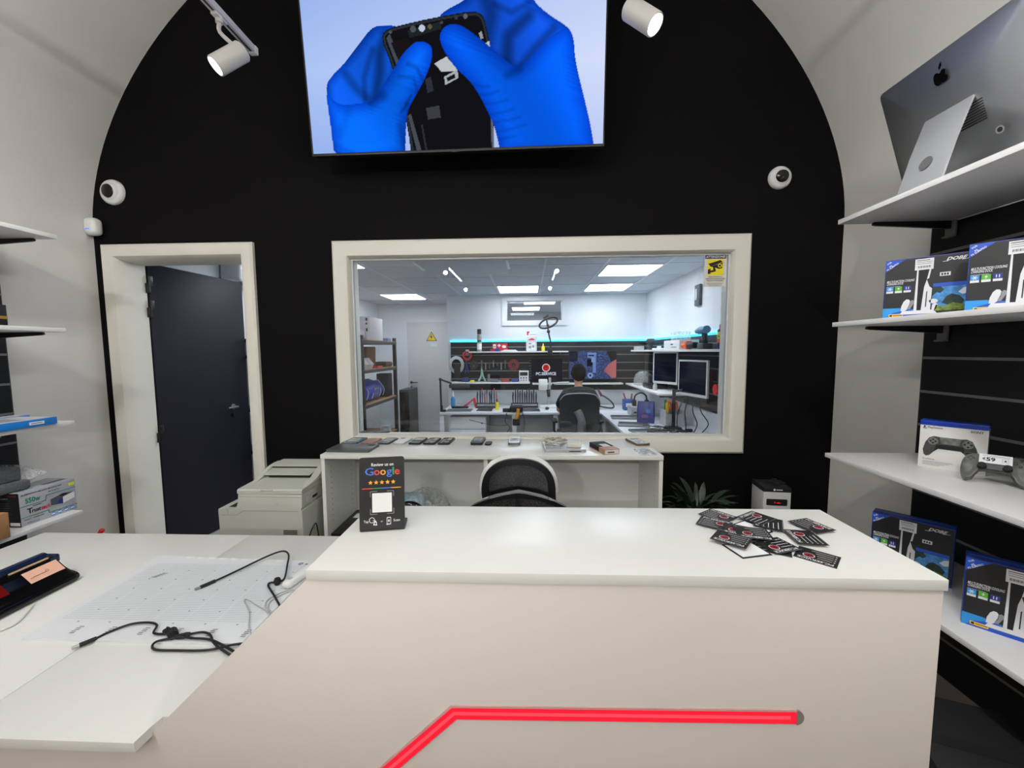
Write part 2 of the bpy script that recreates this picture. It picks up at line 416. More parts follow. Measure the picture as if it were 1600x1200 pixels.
for y in gy: mb.box(LX0, LX1, y - .011, y + .011, LZ - .0055, LZ)
for y in (6.78, 7.4): mb.box(LX0, -1.29, y - .011, y + .011, LZ - .0055, LZ)
struct(mb.build('trim_2', mat('white ceiling grid', (214, 216, 220), 0.5, var=0.01), smooth=False))
mb = MB(); mb.box(-1.19, LX1 + .1, 9.3, 9.4, 0, LZ); struct(mb.build('wall_far', mat('far room grey wall', (170, 172, 176), 0.8)))
mb = MB(); mb.box(LX1, LX1 + .1, LB + .1, 9.4, 0, LZ); mb.box(-1.29, -1.19, 7.6, 9.4, 0, LZ); struct(mb.build('wall_far_side', lab_white))
# small high window to the next room
mb = MB(); frame_sweep(mb, -.415, .60, 1.90, 2.355, [(0, LB), (0, LB - .025), (.07, LB - .025), (.08, LB - .01), (.08, LB + .1), (.081, LB + .1), (.081, LB)])
w2 = struct(mb.build('window_2', mat('white window frame', (222, 224, 228), 0.4)))
mb = MB(); mb.box(ox0 + .001, ox1 - .001, LB + .04, LB + .046, oz0 + .001, oz1 - .001); mb.build('pane', pane, w2, smooth=False)
# light recess door with a lever
d2 = bpy.data.objects.new('door_2', None); C.objects.link(d2); d2.location = (-2.26, 7.53, 0); struct(d2)
ldoor = mat('pale grey door', (206, 205, 204), 0.5, var=0.01)
mb = MB(); mb.box(0, .90, -.03, -.001, .005, 2.05, .003); mb.build('door_leaf', ldoor, d2)
mb = MB(); frame_sweep(mb, -.07, .97, 0, 2.12, [(0, 0), (0, -.02), (.07, -.02), (.07, 0)], bottom=False); mb.build('door_frame', lab_white, d2)
mb = MB(); mb.cyl((.06, -.03, .93), (.06, -.04, .93), .025); mb.tube([(.06, -.035, .93), (.06, -.08, .93), (.075, -.085, .93), (.19, -.085, .93)], .010)
mb.cyl((.06, -.03, .84), (.06, -.04, .84), .018); mb.build('door_handle', drk, d2, label='dark lever handle')

# ================================================================== LAMPS
lens_glow = glow('spotlight lens', (255, 250, 240), 12.0)
tube_glow = glow('fluorescent tube', (253, 254, 252), TUBE_STRENGTH)
panel_glow = glow('light panel diffuser', (240, 246, 255), PANEL_STRENGTH)
spot_white = mat('white spotlight enamel', (218, 214, 210), 0.4, var=0.01)
def light_track(x, side):
    y0 = 2.22 if side == 'left' else 1.79
    t = thing('light_track', 'white suspended spotlight track on the %s side of the vault' % side, 'light track', (x, y0, 3.08), group='suspended spotlight tracks')
    mb = MB(); mb.box(-.018, .018, -6.6, 0, .0, .032, .002); mb.box(-.02, .02, -.012, .012, -.004, .034, .002); mb.build('rail', spot_white, t)
    mb = MB(); mb.box(-.005, .005, -6.58, -.02, -.0015, .001); mb.build('slot', drk, t, label='dark conductor slot')
    for y in (-.7, -3.3, -5.9):
        mb = MB(); mb.cyl((0, y, .03), (0, y, vault_z(x) - 3.08 + .01), .004, n=8); mb.build('suspension_rod', steel, t)
light_track(-1.45, 'left'); light_track(.52, 'right')
def spotlight(cx, cy, cz, ax, tx, label, power, cone=70):
    ax = Vector(ax).normalized(); up = Vector((0, 0, 1))
    t = thing('track_spotlight', label, 'spotlight', (cx, cy, cz), group='white spotlights on the suspended tracks')
    q = ax.to_track_quat('Z', 'Y').to_matrix().to_4x4()
    mb = MB(); mb.lathe([(.0, -.08), (.036, -.08), (.043, -.072), (.043, .078), (.041, .082), (.037, .082), (.036, .072), (.0, .072)], 32, q); mb.build('housing', spot_white, t)
    mb = MB(); mb.lathe([(.0, .0725), (.035, .0725), (.035, .075), (.0, .075)], 28, q); mb.build('lens', lens_glow, t, label='lit lens')
    top = Vector((tx - cx, 0, 3.08 - cz))
    mb = MB(); mb.cyl(top + Vector((0, 0, .0)), top + Vector((0, 0, -.03)), .016, n=14); mb.tube([top + Vector((0, 0, -.03)), top + Vector((0, 0, -.07)) * 1.0, -ax * .03 + Vector((0, 0, .042))], .009, sub=4); mb.build('swivel_arm', spot_white, t)
    mb = MB(); mb.box(top.x - .015, top.x + .015, top.y - .035, top.y + .035, top.z - .014, top.z - .0005, .002); mb.build('track_adapter', spot_white, t)
    ld = bpy.data.lights.new('spot_beam', 'SPOT'); ld.energy = power; ld.spot_size = R(cone); ld.spot_blend = 0.7; ld.shadow_soft_size = .035; ld.color = (1, .985, .96)
    lo = bpy.data.objects.new('spot_beam', ld); C.objects.link(lo); lo.parent = t; lo.location = ax * .09
    lo.rotation_euler = ax.to_track_quat('-Z', 'Y').to_euler()
spotlight(-1.41, 1.98, 2.893, (-.58, -.42, -.70), -1.45, 'lit white cylinder spotlight at the end of the left track', SPOT_POWER)
spotlight(.469, 1.80, 2.869, (.62, -.42, -.78), .50, 'lit white cylinder spotlight at the top right of the screen', SPOT_POWER)
for k, (x, y, a, w) in enumerate(((-1.41, -.15, (-.52, .60, -.62), 'left'), (.49, -.15, (.56, .56, -.62), 'right'), (-1.41, -1.8, (.02, .76, -.65), 'left'), (.49, -1.8, (-.1, .76, -.65), 'right'), (-1.41, -4.0, (.10, .97, -.20), 'left'), (.49, -4.0, (-.10, .97, -.20), 'right'))):  # two nearer pairs added as fill; far pair aimed to brighten the cabinet
    spotlight(x, y, 2.90, a, x - .04 if x < 0 else x + .03, 'unseen white fill spotlight further along the %s track, number %s from the black wall' % (w, ['two', 'two', 'three', 'three', 'four', 'four'][k]), SPOT_POWER * (2.4, 2.4, .7, .25, 6, 6)[k], 33 if k > 3 else 90)
def tube_lamp(x, y0, y1, label):
    t = thing('tube_lamp', label, 'tube lamp', (x, y0, 3.034), group='tube lamps on the suspended tracks')
    mb = MB(); mb.box(-.008, .008, y1 - y0, 0, .004, .03, .002); mb.build('batten', spot_white, t)
    mb = MB(); mb.cyl((0, -.02, -.013), (0, y1 - y0 + .02, -.013), .013, n=12); mb.build('tube', tube_glow, t)
    mb = MB(); mb.box(-.014, .014, -.02, .002, -.028, .004); mb.build('end_cap', spot_white, t)
    mb = MB(); mb.box(-.014, .014, y1 - y0 - .002, y1 - y0 + .02, -.028, .004); mb.build('end_cap', spot_white, t)
for x, w in ((-1.45, 'left'), (.52, 'right')):
    tube_lamp(x, -2.1, -3.6, 'bright tube lamp on the %s track, mirrored in the workshop glass' % w)
    tube_lamp(x, 1.3, .1, 'added unseen tube lamp overhead on the %s track, nearest the black wall' % w)  # unseen pair added to brighten the window frame and vault
    tube_lamp(x, -.4, -1.5, 'added unseen tube lamp overhead on the %s track, behind the counter front' % w)  # another pair out of view, added to lift walls and counter
def light_panel(x, y, label, group='square light panels in the workshop ceiling'):
    t = thing('ceiling_light_panel', label, 'ceiling light', (x, y, LZ - .0145), group=group)
    mb = MB(); mb.box(-.275, .275, -.285, .285, 0, .003); mb.build('diffuser', panel_glow, t)
    mb = MB(); mb.box(-.285, .285, -.295, .295, .0032, .008, .0)
    mb.build('frame', wht, t)
light_panel(1.095, 4.56, 'large lit ceiling panel nearest the camera sign, front right of the workshop')
light_panel(1.095, 5.75, 'lit ceiling panel at the back right, above the seated person')
light_panel(-.14, 5.82, 'lit ceiling panel in front of the small high window')
light_panel(-1.975, 6.45, 'lit ceiling panel near the pale recess door')
light_panel(-1.975, 3.93, 'lit ceiling panel cut off at the upper left corner of the glass')
light_panel(-.14, 3.31, 'added fill ceiling panel of the workshop hidden just above the window head')  # extra unseen panel added to even out the workshop light
light_panel(.2, 7.35, 'lit panel of the far room seen high in the small window, left', 'panels of the room behind the small window')
light_panel(-.05, 8.45, 'lit panel of the far room seen lowest in the small window', 'panels of the room behind the small window')
light_panel(.95, 7.30, 'lit panel of the far room seen high in the small window, right', 'panels of the room behind the small window')
t = thing('ceiling_hatch', 'flat grey hatch cassette in the middle of the workshop ceiling', 'ceiling hatch', (-.66, 4.25, LZ - .012))
mb = MB(); mb.box(-.44, .44, -.42, .40, 0, .005, .001); mb.build('cassette', mat('hatch grey white', (190, 193, 200), .6), t)
for s in (-1, 1): mb = MB(); mb.box(s * .455 - .014, s * .455 + .014, -.30, .12, -.003, .005, .001); mb.build('side_bar', wht, t)
led_glow = glow('cyan led strip', (24, 205, 255), LED_CYAN)
t = thing('led_strip', 'cyan LED strip glowing along the top of the black workshop slat panels', 'led strip', (0, 0, 1.655))
mb = MB(); mb.box(-1.24, LX1 - .02, LB - .022, LB - .012, 0, .012); mb.build('light_strip', led_glow, t)
mb = MB(); mb.box(LX1 - .022, LX1 - .012, 3.2, LB - .03, 0, .012); mb.build('light_strip', led_glow, t)

# ================================================================== SHOP FURNITURE
# --- reception counter
t = thing('reception_counter', 'white reception counter with sloping warm front panel and glowing red light line', 'counter', (0, 0, 0))
mb = MB(); mb.box(-.444, .781, .753, 1.09, 1.048, 1.07, .0015); mb.build('counter_top', white_lam, t)
pm = Matrix(((1, 0, 0, 0), (0, 0, -1, 0), (0, 1, 0, 0), (0, 0, 0, 1)))      # xy polygon -> xz, extruded along -y
mb = MB(); mb.prism([(-2.125, 0), (.778, 0), (.778, 1.0478), (-.446, 1.0478), (-.803, .6945), (-2.125, .6945)], -.778, -.758, pm, bev=.0008); mb.build('front_panel', panel_warm, t)
mb = MB(); mb.box(.758, .778, .7785, 1.07, 0, 1.0478, .001); mb.build('side_panel', panel_warm, t)
mb = MB(); mb.box(-.43, -.412, .80, 1.07, .722, 1.0478, .001); mb.build('end_support', white_lam, t)
acry = mat('pinkish acrylic channel', (214, 170, 168), 0.25)
def band(pts, w0, w1):
    """mitred flat band along a polyline in xz"""
    n = len(pts); L, Q = [], []
    for i in range(n):
        a = Vector(pts[max(i - 1, 0)]); b = Vector(pts[i]); c = Vector(pts[min(i + 1, n - 1)])
        d0 = (b - a).normalized() if i else (c - b).normalized(); d1 = (c - b).normalized() if i < n - 1 else d0
        n0 = Vector((-d0.y, d0.x)); n1 = Vector((-d1.y, d1.x)); m = (n0 + n1).normalized(); k = 1 / max(.3, m.dot(n0))
        L.append(b + m * w1 * k); Q.append(b + m * w0 * k)
    return [tuple(p) for p in L] + [tuple(p) for p in reversed(Q)]
path = [(-.66, .297), (-.153, .771), (.521, .7835)]
mb = MB(); mb.prism(band(path, -.0142, .0155), -.758, -.7555, pm); ch = mb.build('light_channel', acry, t)
mb = MB(); mb.prism(band([(-.66, .297), (-.153, .771), (.5195, .7835)], -.0118, .0118), -.7552, -.7542, pm); mb.build('red_light_strip', glow('red led light', (255, 36, 58), 0.80), ch, label='glowing red light strip')
mb = MB(); mb.prism(band([(-.655, .3017), (-.1525, .771), (.508, .7833)], -.0025, .0045), -.7541, -.7539, pm); mb.build('light_core', glow('bright red led core', (255, 78, 92), 0.82), ch, label='brighter core of the red light strip')
mb = MB(); mb.prism([(.5205, .7685)] + [(.5205 + .0135 * math.cos(R(a)), .7838 + .0148 * math.sin(R(a))) for a in range(-80, 81, 20)] + [(.5205, .799)], -.758, -.7545, pm); mb.build('end_cap', mat('grey channel end cap', (136, 132, 122), 0.5), ch, label='grey rounded end cap')
# --- low desk on the left
t = thing('desk', 'low white desk on the left with a slab seam and a notched front corner', 'desk', (0, 0, 0))
mb = MB(); mb.prism([(-2.128, .72), (-1.1985, .72), (-1.1985, 1.633), (-2.128, 1.633)], .698, .72, bev=.001); mb.build('desk_slab', white_lam, t)
mb = MB(); mb.prism([(-1.197, .72), (-.795, .72), (-.795, .756), (-.79, .78), (-.432, .78), (-.432, 1.633), (-1.197, 1.633)], .698, .72, bev=.001); mb.build('desk_slab', white_lam, t)
mb = MB(); mb.box(-2.11, -2.09, .785, 1.60, 0, .6975); mb.build('side_panel', panel_warm, t)
mb = MB(); mb.box(-1.21, -1.19, 1.0, 1.58, 0, .6975); mb.build('side_panel', panel_warm, t)
mb = MB(); mb.box(-.46, -.44, .785, 1.60, 0, .6975); mb.build('side_panel', panel_warm, t)
# --- open cabinet under the window
t = thing('open_cabinet', 'long white open cabinet under the window with phones laid on top', 'cabinet', (-.218, 2.3675, 0))
mb = MB(); mb.box(-.94, .94, -.2075, .2075, .911, .935, .001); mb.build('cabinet_top', white_lam, t)
for x in (-.93, .93): mb = MB(); mb.box(x - .01, x + .01, -.20, .205, 0, .9105); mb.build('side_panel', pegged('drilled white laminate', (232, 231, 226)), t)
mb = MB(); mb.box(-.031, -.009, -.19, .195, .02, .9105); mb.build('divider', white_lam, t)
mb = MB(); mb.box(-.9195, .9195, .196, .206, .01, .9105); mb.build('back_panel', mat('off white back panel', (214, 214, 210), .5, var=.01), t)
for a, b in ((-.9195, -.0315), (-.0085, .9195)):
    mb = MB(); mb.box(a, b, -.19, .195, .40, .42); mb.build('shelf_board', white_lam, t)
    mb = MB(); mb.box(a, b, -.19, .195, .04, .06); mb.build('shelf_board', white_lam, t)
# --- slat walls and shelves
slat_black = mat('black slat panel', (17, 17, 19), 0.5, var=.06, spec=.3)
rail = mat('dull aluminium slat rail', (132, 132, 136), 0.45, .6)
def slatwall(x0, x1, face, y0, y1, z1, zs, label):
    t = thing('slatwall_panel', label, 'slat panel', ((x0 + x1) / 2, (y0 + y1) / 2, 0))
    cx, cy = (x0 + x1) / 2, (y0 + y1) / 2
    mb = MB(); mb.box(x0 - cx, x1 - cx, y0 - cy, y1 - cy, .0, z1); mb.build('panel', slat_black, t)
    f = face - cx; sgn = -1 if f < 0 else 1
    for z in zs:
        mb = MB(); mb.box(min(f, f + sgn * .002), max(f, f + sgn * .002), y0 - cy + .003, y1 - cy, z - .006, z + .006); mb.build('slat_rail', rail, t, label='aluminium slat rail')
    mb = MB(); mb.box(-(x1 - x0) / 2, (x1 - x0) / 2, y1 - cy, y1 - cy + .004, 0, z1); mb.build('edge_profile', drk, t)
ZR = [.015 + .16 * k for k in range(1, 13)]
slatwall(1.886, 1.911, 1.886, -1.2, 2.018, 2.06, ZR, 'tall black slat panel on the right wall behind the stocked shelves')
slatwall(-2.837, -2.812, -2.812, -1.2, 2.075, 2.07, [.06 + .16 * k for k in range(1, 12)], 'tall black slat panel on the left wall behind the shelves')
def bracket(mb, y, xw, xo, s):
    pass
def wall_shelf(xf, xw, y0, y1, ztop, label, group, th=.02):
    """xf front edge, xw wall side"""
    s = 1 if xw > xf else -1; cx = (xf + xw) / 2; cy = (y0 + y1) / 2
    t = thing('wall_shelf', label, 'shelf', (cx, cy, ztop - th), group=group)
    mb = MB(); mb.box(min(xf, xw) - cx, max(xf, xw) - cx, y0 - cy, y1 - cy, 0, th, .0012); mb.build('shelf_board', shelf_white, t)
    w = xw - cx
    for y in (y1 - cy - .025, 0.0, y0 - cy + .05):
        mb = MB(); mb._add([(w, y - .006, -.0005), (w - s * .34, y - .006, -.0005), (w - s * .345, y - .006, -.012), (w - s * .33, y - .006, -.016), (w, y - .006, -.035)] + [(w, y + .006, -.0005), (w - s * .34, y + .006, -.0005), (w - s * .345, y + .006, -.012), (w - s * .33, y + .006, -.016), (w, y + .006, -.035)],
                           [(0, 1, 2, 3, 4), (9, 8, 7, 6, 5), (0, 5, 6, 1), (1, 6, 7, 2), (2, 7, 8, 3), (3, 8, 9, 4), (4, 9, 5, 0)])
        b = mb.build('bracket', blk, t, smooth=False, label='black shelf bracket')
        mb = MB(); mb.box(min(w - s * .012, w), max(w - s * .012, w), y - .022, y + .022, -.07, -.0006, .002); mb.box(min(w - s * .024, w), max(w - s * .024, w), y - .022, y + .022, -.072, -.064, .001)
        mb.build('wall_hook', mat('grey bracket hook', (120, 118, 116), .45), b, label='grey wall hook')
GR, GL = 'white shelves on the right wall', 'white shelves on the left wall'
for z, l in ((2.083, 'top white shelf on the right wall carrying the silver desktop computer'), (1.622, 'white shelf on the right wall carrying two dock boxes at eye height'),
             (1.009, 'white shelf on the right wall carrying the game controller and its box'), (.558, 'lowest white shelf on the right wall carrying two dock boxes')):
    wall_shelf(1.407, 1.884, -.55, 1.95, z, l, GR)
for z, l in ((2.099, 'topmost white shelf on the left wall, empty in view'), (1.633, 'second white shelf from the top on the left wall with a small dark box'),
             (1.154, 'white shelf on the left wall carrying flat blue boxes'), (.671, 'lowest white shelf on the left wall carrying the power supply box')):
    wall_shelf(-2.375, -2.810, -.5, 2.0, z, l, GL)

# --- television with the glove picture
def poly_in(px, py, poly):
    ins = np.zeros(px.shape, bool); n = len(poly); j = n - 1
    for i in range(n):
        xi, yi = poly[i]; xj, yj = poly[j]
        c = ((yi > py) != (yj > py)) & (px < (xj - xi) * (py - yi) / ((yj - yi) + 1e-12) + xi)
        ins ^= c; j = i
    return ins
def seg_dist(px, py, pts, closed=False):
    d = np.full(px.shape, 9.0); n = len(pts)
    for i in range(n if closed else n - 1):
        ax, ay = pts[i]; bx, by = pts[(i + 1) % n]; vx, vy = bx - ax, by - ay
        t = np.clip(((px - ax) * vx + (py - ay) * vy) / (vx * vx + vy * vy + 1e-12), 0, 1)
        d = np.minimum(d, np.hypot(px - ax - t * vx, py - ay - t * vy))
    return d
def smooth_poly(p, it=2):
    for _ in range(it):
        q = []
        for i in range(len(p)):
            a, b = p[i], p[(i + 1) % len(p)]
            q += [(.75 * a[0] + .25 * b[0], .75 * a[1] + .25 * b[1]), (.25 * a[0] + .75 * b[0], .25 * a[1] + .75 * b[1])]
        p = q
    return p
def screen_mesh(name, x0, x1, y0, y1, nx, ny, paint, material, parent, off=0.0):
    """flat lit screen in local xz facing -y: a grid whose faces carry the picture"""
    us = np.linspace(x0, x1, nx + 1); vs = np.linspace(y0, y1, ny + 1)
    U, V = np.meshgrid(us, vs); co = np.stack([U, np.full(U.shape, off), V], -1).reshape(-1, 3)
    i = np.arange(ny)[:, None] * (nx + 1) + np.arange(nx)[None, :]
    q = np.stack([i, i + 1, i + nx + 2, i + nx + 1], -1).reshape(-1, 4)
    me = bpy.data.meshes.new(name); me.from_pydata(co.tolist(), [], q.tolist()); me.update()
    col = paint(U, V); col = np.clip(col / 255.0, 0, 1); col = np.where(col <= .04045, col / 12.92, ((col + .055) / 1.055) ** 2.4)
    at = me.color_attributes.new('picture', 'FLOAT_COLOR', 'POINT')
    at.data.foreach_set('color', np.concatenate([col.reshape(-1, 3), np.ones((col.size // 3, 1))], 1).astype(np.float32).ravel())
    me.materials.append(material); o = bpy.data.objects.new(name, me); C.objects.link(o); o.parent = parent; return o
GLOVE = {
 'lb': [(-.724,.336),(-.701,.384),(-.597,.463),(-.522,.542),(-.449,.614),(-.407,.632),(-.314,.63),(-.262,.605),(-.286,.449),(-.378,.286),(-.43,.14),(-.712,.12)],
 'lf': [(-.107,.476),(-.11,.517),(-.133,.535),(-.166,.546),(-.2,.544),(-.241,.517),(-.284,.478),(-.329,.415),(-.388,.346),(-.433,.288),(-.47,.259),(-.533,.253),(-.66,.245),(-.725,.324),(-.721,.251),(-.712,.126),(-.706,-.05),(-.292,-.05),(-.281,.086),(-.268,.196),(-.23,.256),(-.171,.337),(-.126,.418)],
 'rb': [(-.075,.653),(-.021,.689),(.085,.729),(.112,.772),(.393,.79),(.46,.69),(.545,.628),(.628,.579),(.66,.533),(.668,.43),(.546,.342),(.37,.373),(.233,.438),(.157,.533),(.028,.597)],
 'rf': [(-.062,.578),(-.037,.611),(.009,.622),(.055,.612),(.106,.581),(.17,.533),(.234,.484),(.285,.441),(.324,.413),(.37,.387),(.481,.495),(.571,.559),(.628,.573),(.66,.533),(.668,.43),(.695,.324),(.73,.205),(.765,.072),(.788,-.06),(.263,-.06),(.238,.067),(.213,.141),(.149,.264),(.098,.338),(.02,.406),(-.043,.491),(-.064,.544)],
 'ph': [(-.388,.565),(-.369,.604),(-.315,.622),(-.101,.654),(.122,.677),(.173,.657),(.188,.617),(.215,.496),(.225,-.25),(-.232,-.25),(-.275,.196),(-.34,.44)]}
def paint_gloves(U, V):
    I = np.empty(U.shape + (3,))
    g = np.clip((U + .83) / 1.66, 0, 1)[..., None]; h = np.clip(V / .94, 0, 1)[..., None]
    I[:] = np.array([150, 178, 238]) * (1 - g) + np.array([188, 202, 244]) * g + (np.array([24, 20, 8]) * (1 - np.abs(2 * h - .9)))
    def glove(poly, base, dark, crease=(), w=.05):
        p = smooth_poly(poly, 2); m = poly_in(U, V, p); d = seg_dist(U, V, p, True)
        s = np.clip(d / w, 0, 1)[..., None] ** .7
        c = np.array(dark) * (1 - s) + np.array(base) * s
        c = c * (1 + .10 * np.sin(U * 9 + V * 5))[..., None]
        wr = np.sin(U * 60 + 9 * np.sin(V * 21 + U * 8) + V * 150) * np.clip(.5 + .5 * np.sin(U * 7.3 - V * 11), 0, 1)
        c = c * (1 + .045 * wr * np.clip(1.6 - d / w, 0, 1))[..., None]
        for cr, cw, k in crease:
            e = np.clip(seg_dist(U, V, cr) / (cw * 1.5), 0, 1)[..., None]; e = e * e * (3 - 2 * e); c = c * (1 - .75 * k * (1 - e))
        I[m] = c[m]
        if p is not None: return m
    glove(GLOVE['lb'], (16, 92, 228), (6, 52, 160), [([(-.47, .259), (-.55, .33), (-.60, .40)], .03, .35), ([(-.44, .28), (-.41, .40), (-.40, .50), (-.36, .58)], .035, .5), ([(-.5, .27), (-.50, .38), (-.44, .52)], .02, .3)])
    glove(GLOVE['rb'], (18, 84, 222), (6, 50, 160), [([(.37, .387), (.45, .48), (.55, .57)], .03, .4), ([(.30, .42), (.31, .55), (.42, .64)], .04, .5), ([(.19, .55), (.22, .66), (.18, .78)], .05, .45), ([(.24, .70), (.33, .66), (.42, .70)], .02, .3)])
    # phone under repair
    p = smooth_poly(GLOVE['ph'], 1); m = poly_in(U, V, p); d = seg_dist(U, V, p, True)
    ph = np.empty(I.shape); ph[:] = (17, 17, 22); ph[d < .016] = (44, 47, 56); ph[d < .006] = (20, 30, 30)
    def put(poly, c): ph[poly_in(U, V, poly)] = c
    put([(-.36, .57), (-.34, .59), (-.28, .44), (-.31, .43)], (70, 74, 84)); put([(-.335, .545), (-.24, .57), (-.21, .50), (-.30, .46)], (24, 20, 24))
    put([(-.24, .60), (-.06, .635), (-.05, .60), (-.23, .565)], (30, 36, 40))
    put([(-.099, .435), (-.031, .466), (.005, .425), (.03, .395), (-.06, .392)], (190, 194, 200)); put([(-.048, .368), (.027, .40), (.032, .359), (-.043, .326)], (168, 172, 180))
    put([(-.035, .362), (.012, .38), (.015, .36), (-.03, .343)], (22, 22, 26)); put([(-.157, .216), (-.082, .225), (-.075, .164), (-.149, .157)], (58, 62, 66))
    put([(-.155, .36), (-.122, .37), (-.11, .30), (-.145, .29)], (46, 48, 60))
    put([(-.262, .18), (-.245, .19), (-.195, .0), (-.222, .0)], (70, 76, 84)); put([(-.19, .13), (-.18, .13), (-.16, .0), (-.172, .0)], (44, 46, 52)); put([(.204, .2), (.214, .2), (.226, .0), (.21, .0)], (96, 100, 108))
    put([(.15, .57), (.165, .58), (.175, .545), (.16, .54)], (150, 150, 160)); put([(.16, .50), (.20, .53), (.235, .52), (.2, .50)], (190, 195, 205))
    for x, y, r, c in ((-.209, .606, .016, (70, 84, 80)), (-.16, .608, .017, (190, 200, 220)), (-.116, .613, .012, (90, 90, 60)), (-.05, .63, .008, (60, 70, 80)), (.03, .648, .009, (52, 60, 66)), (.08, .653, .012, (96, 100, 106)), (-.335, .597, .008, (80, 84, 90))):
        ph[np.hypot(U - x, V - y) < r] = c
    I[m] = ph[m]
    glove(GLOVE['lf'], (8, 104, 246), (4, 62, 190), [([(-.47, .259), (-.4, .29)], .03, .3), ([(-.25, .44), (-.20, .42), (-.17, .36)], .012, .25), ([(-.30, .38), (-.22, .37), (-.2, .3)], .012, .2), ([(-.31, .13), (-.29, .02)], .02, .2), ([(-.24, .28), (-.27, .24)], .01, .3), ([(-.26, .24), (-.3, .2)], .01, .3), ([(-.6, .22), (-.66, .1)], .03, .12)], .07)
    glove(GLOVE['rf'], (6, 96, 246), (4, 60, 188), [([(.10, .33), (.16, .31), (.20, .31)], .010, .16), ([(.14, .27), (.20, .27), (.25, .285)], .010, .16), ([(.17, .225), (.23, .225), (.30, .24)], .010, .14), ([(.205, .17), (.26, .175), (.33, .19)], .010, .14), ([(.22, .13), (.29, .135), (.37, .15)], .010, .14), ([(.235, .08), (.31, .09), (.40, .11)], .010, .12), ([(.245, .04), (.34, .055)], .010, .12), ([(.37, .387), (.30, .36)], .025, .25)], .08)
    return I
tv = thing('television', 'large wall television showing blue gloved hands repairing a phone', 'television', (-.4117, 2.3825, 2.647), (.0987, 0, -.0168))
mb = MB(); mb.box(-.835, .835, .002, .045, -.012, .945, .004); mb.box(-.5, .5, .045, .075, .05, .55, .01); mb.build('housing', blk, tv)
mb = MB(); frame_sweep(mb, -.836, .836, -.014, .947, [(0, .003), (0, -.004), (.0065, -.004), (.0065, .003)]); mb.build('bezel', blk, tv, smooth=False)
screen_mesh('screen', -.829, .829, 0.0, .94, 460, 262, paint_gloves, vcol('television picture', TV_STRENGTH), tv, off=-.0005)
mb = MB(); mb.box(-.02, .02, -.006, .002, -.017, -.0115, .001); mb.build('sensor_bar', drk, tv)
mb = MB(); mb.box(-.2, .2, .075, .10, .28, .36); mb.tube([(-.15, .09, .32), (-.1, .16, .34), (-.15, .23, .33)], .015, sub=1); mb.tube([(.15, .09, .32), (.1, .16, .34), (.15, .23, .33)], .015, sub=1); mb.build('wall_mount', blk, tv)

# --- cameras and sensor
def dome_camera(x, z, r, ex, ez, label):
    t = thing('dome_camera', label, 'security camera', (x, 2.60, z), group='dome cameras on the black wall')
    q = Matrix.Rotation(R(90), 4, 'X')
    mb = MB(); mb.lathe([(0, 0), (r, 0), (r, .012), (r * .93, .022), (r * .80, .028), (0, .028)], 36, q); mb.build('base_ring', wht, t)
    ax = Vector((ex, -1.0, ez)).normalized(); q2 = Matrix.Translation((0, -.020, 0)) @ ax.to_track_quat('Z', 'Y').to_matrix().to_4x4()
    mb = MB(); mb.lathe([(0, -.01), (r * .70, -.004), (r * .70, .006), (r * .64, .016), (r * .56, .020), (0, .020)], 32, q2); e = mb.build('eyeball', wht, t)
    mb = MB(); mb.lathe([(0, .0205), (r * .54, .0205), (r * .50, .026), (r * .3, .032), (0, .034)], 28, q2); mb.build('lens_window', blk_gloss, t)
dome_camera(-2.674, 2.538, .078, -.10, -.10, 'white dome camera left on the black wall, above the doorway')
dome_camera(1.515, 2.530, .066, -.12, -.10, 'white dome camera right on the black wall, above the window corner')
t = thing('motion_sensor', 'small white rounded motion sensor with blue light at the left corner', 'sensor', (-2.797, 2.562, 2.315))
mb = MB(); mb.box(-.040, .045, -.035, .036, -.055, .055, .03, 5); mb.build('shell', wht, t)
mb = MB(); mb.box(-.014, .014, -.0362, -.0345, -.024, -.018, .0005); mb.build('indicator_light', glow('blue indicator', (70, 110, 255), 1.6), t, label='lit blue indicator')

# --- window sticker
t = thing('camera_warning_sign', 'yellow and white video surveillance sign in the top right window corner', 'sign', (1.163, 2.6145, 1.985))
mb = MB(); mb.box(-.068, .068, 0, .0022, -.093, .107); mb.build('plate', mat('sign off white', (222, 218, 208), .5), t)
d = Decal((0, -.0001, 0), (1, 0, 0), (0, 0, 1))
d.rect(-.064, .064, .078, .102, 0, 1); d.text('ATTENZIONE!', 0, .084, .017, 1, 2, 'C', .02, width=.118)
d.rect(-.048, .048, -.022, .074, 2, 1)
d.pg([(-.044, .048), (.030, .070), (.042, .058), (-.030, .030)], 3, 2); d.pg([(-.030, .030), (.042, .056), (.040, .020), (.020, .016), (-.034, .034)], 3, 3)
d.pg([(-.016, .028), (-.004, .028), (.004, .004), (-.012, .004)], 3, 2); d.pg([(-.046, .012), (-.03, .02), (-.03, -.014), (-.046, -.014)], 3, 3); d.line(-.03, .0, .0, .006, .012, 3, 4)
d.disc(.026, .036, .012, 2, 4); d.disc(.026, .036, .007, 3, 5)
for k, (s, w) in enumerate((('AREA SOTTOPOSTA A', .08), ('VIDEOSORVEGLIANZA H24 PER', .118), ('RAGIONI DI SICUREZZA', .10))): d.text(s, 0, -.036 - .0115 * k, .010, 3, 2, 'C', .02, width=w)
for k in range(4): d.rect(-.05 + .004 * k, .05 - .004 * k, -.0715 - .006 * k, -.0695 - .006 * k, 4, 2)
d.build('printed_face', [mat('sign dark violet', (44, 36, 60), .6), ink_w, mat('sign yellow', (240, 222, 20), .5), ink, ink_g], t)

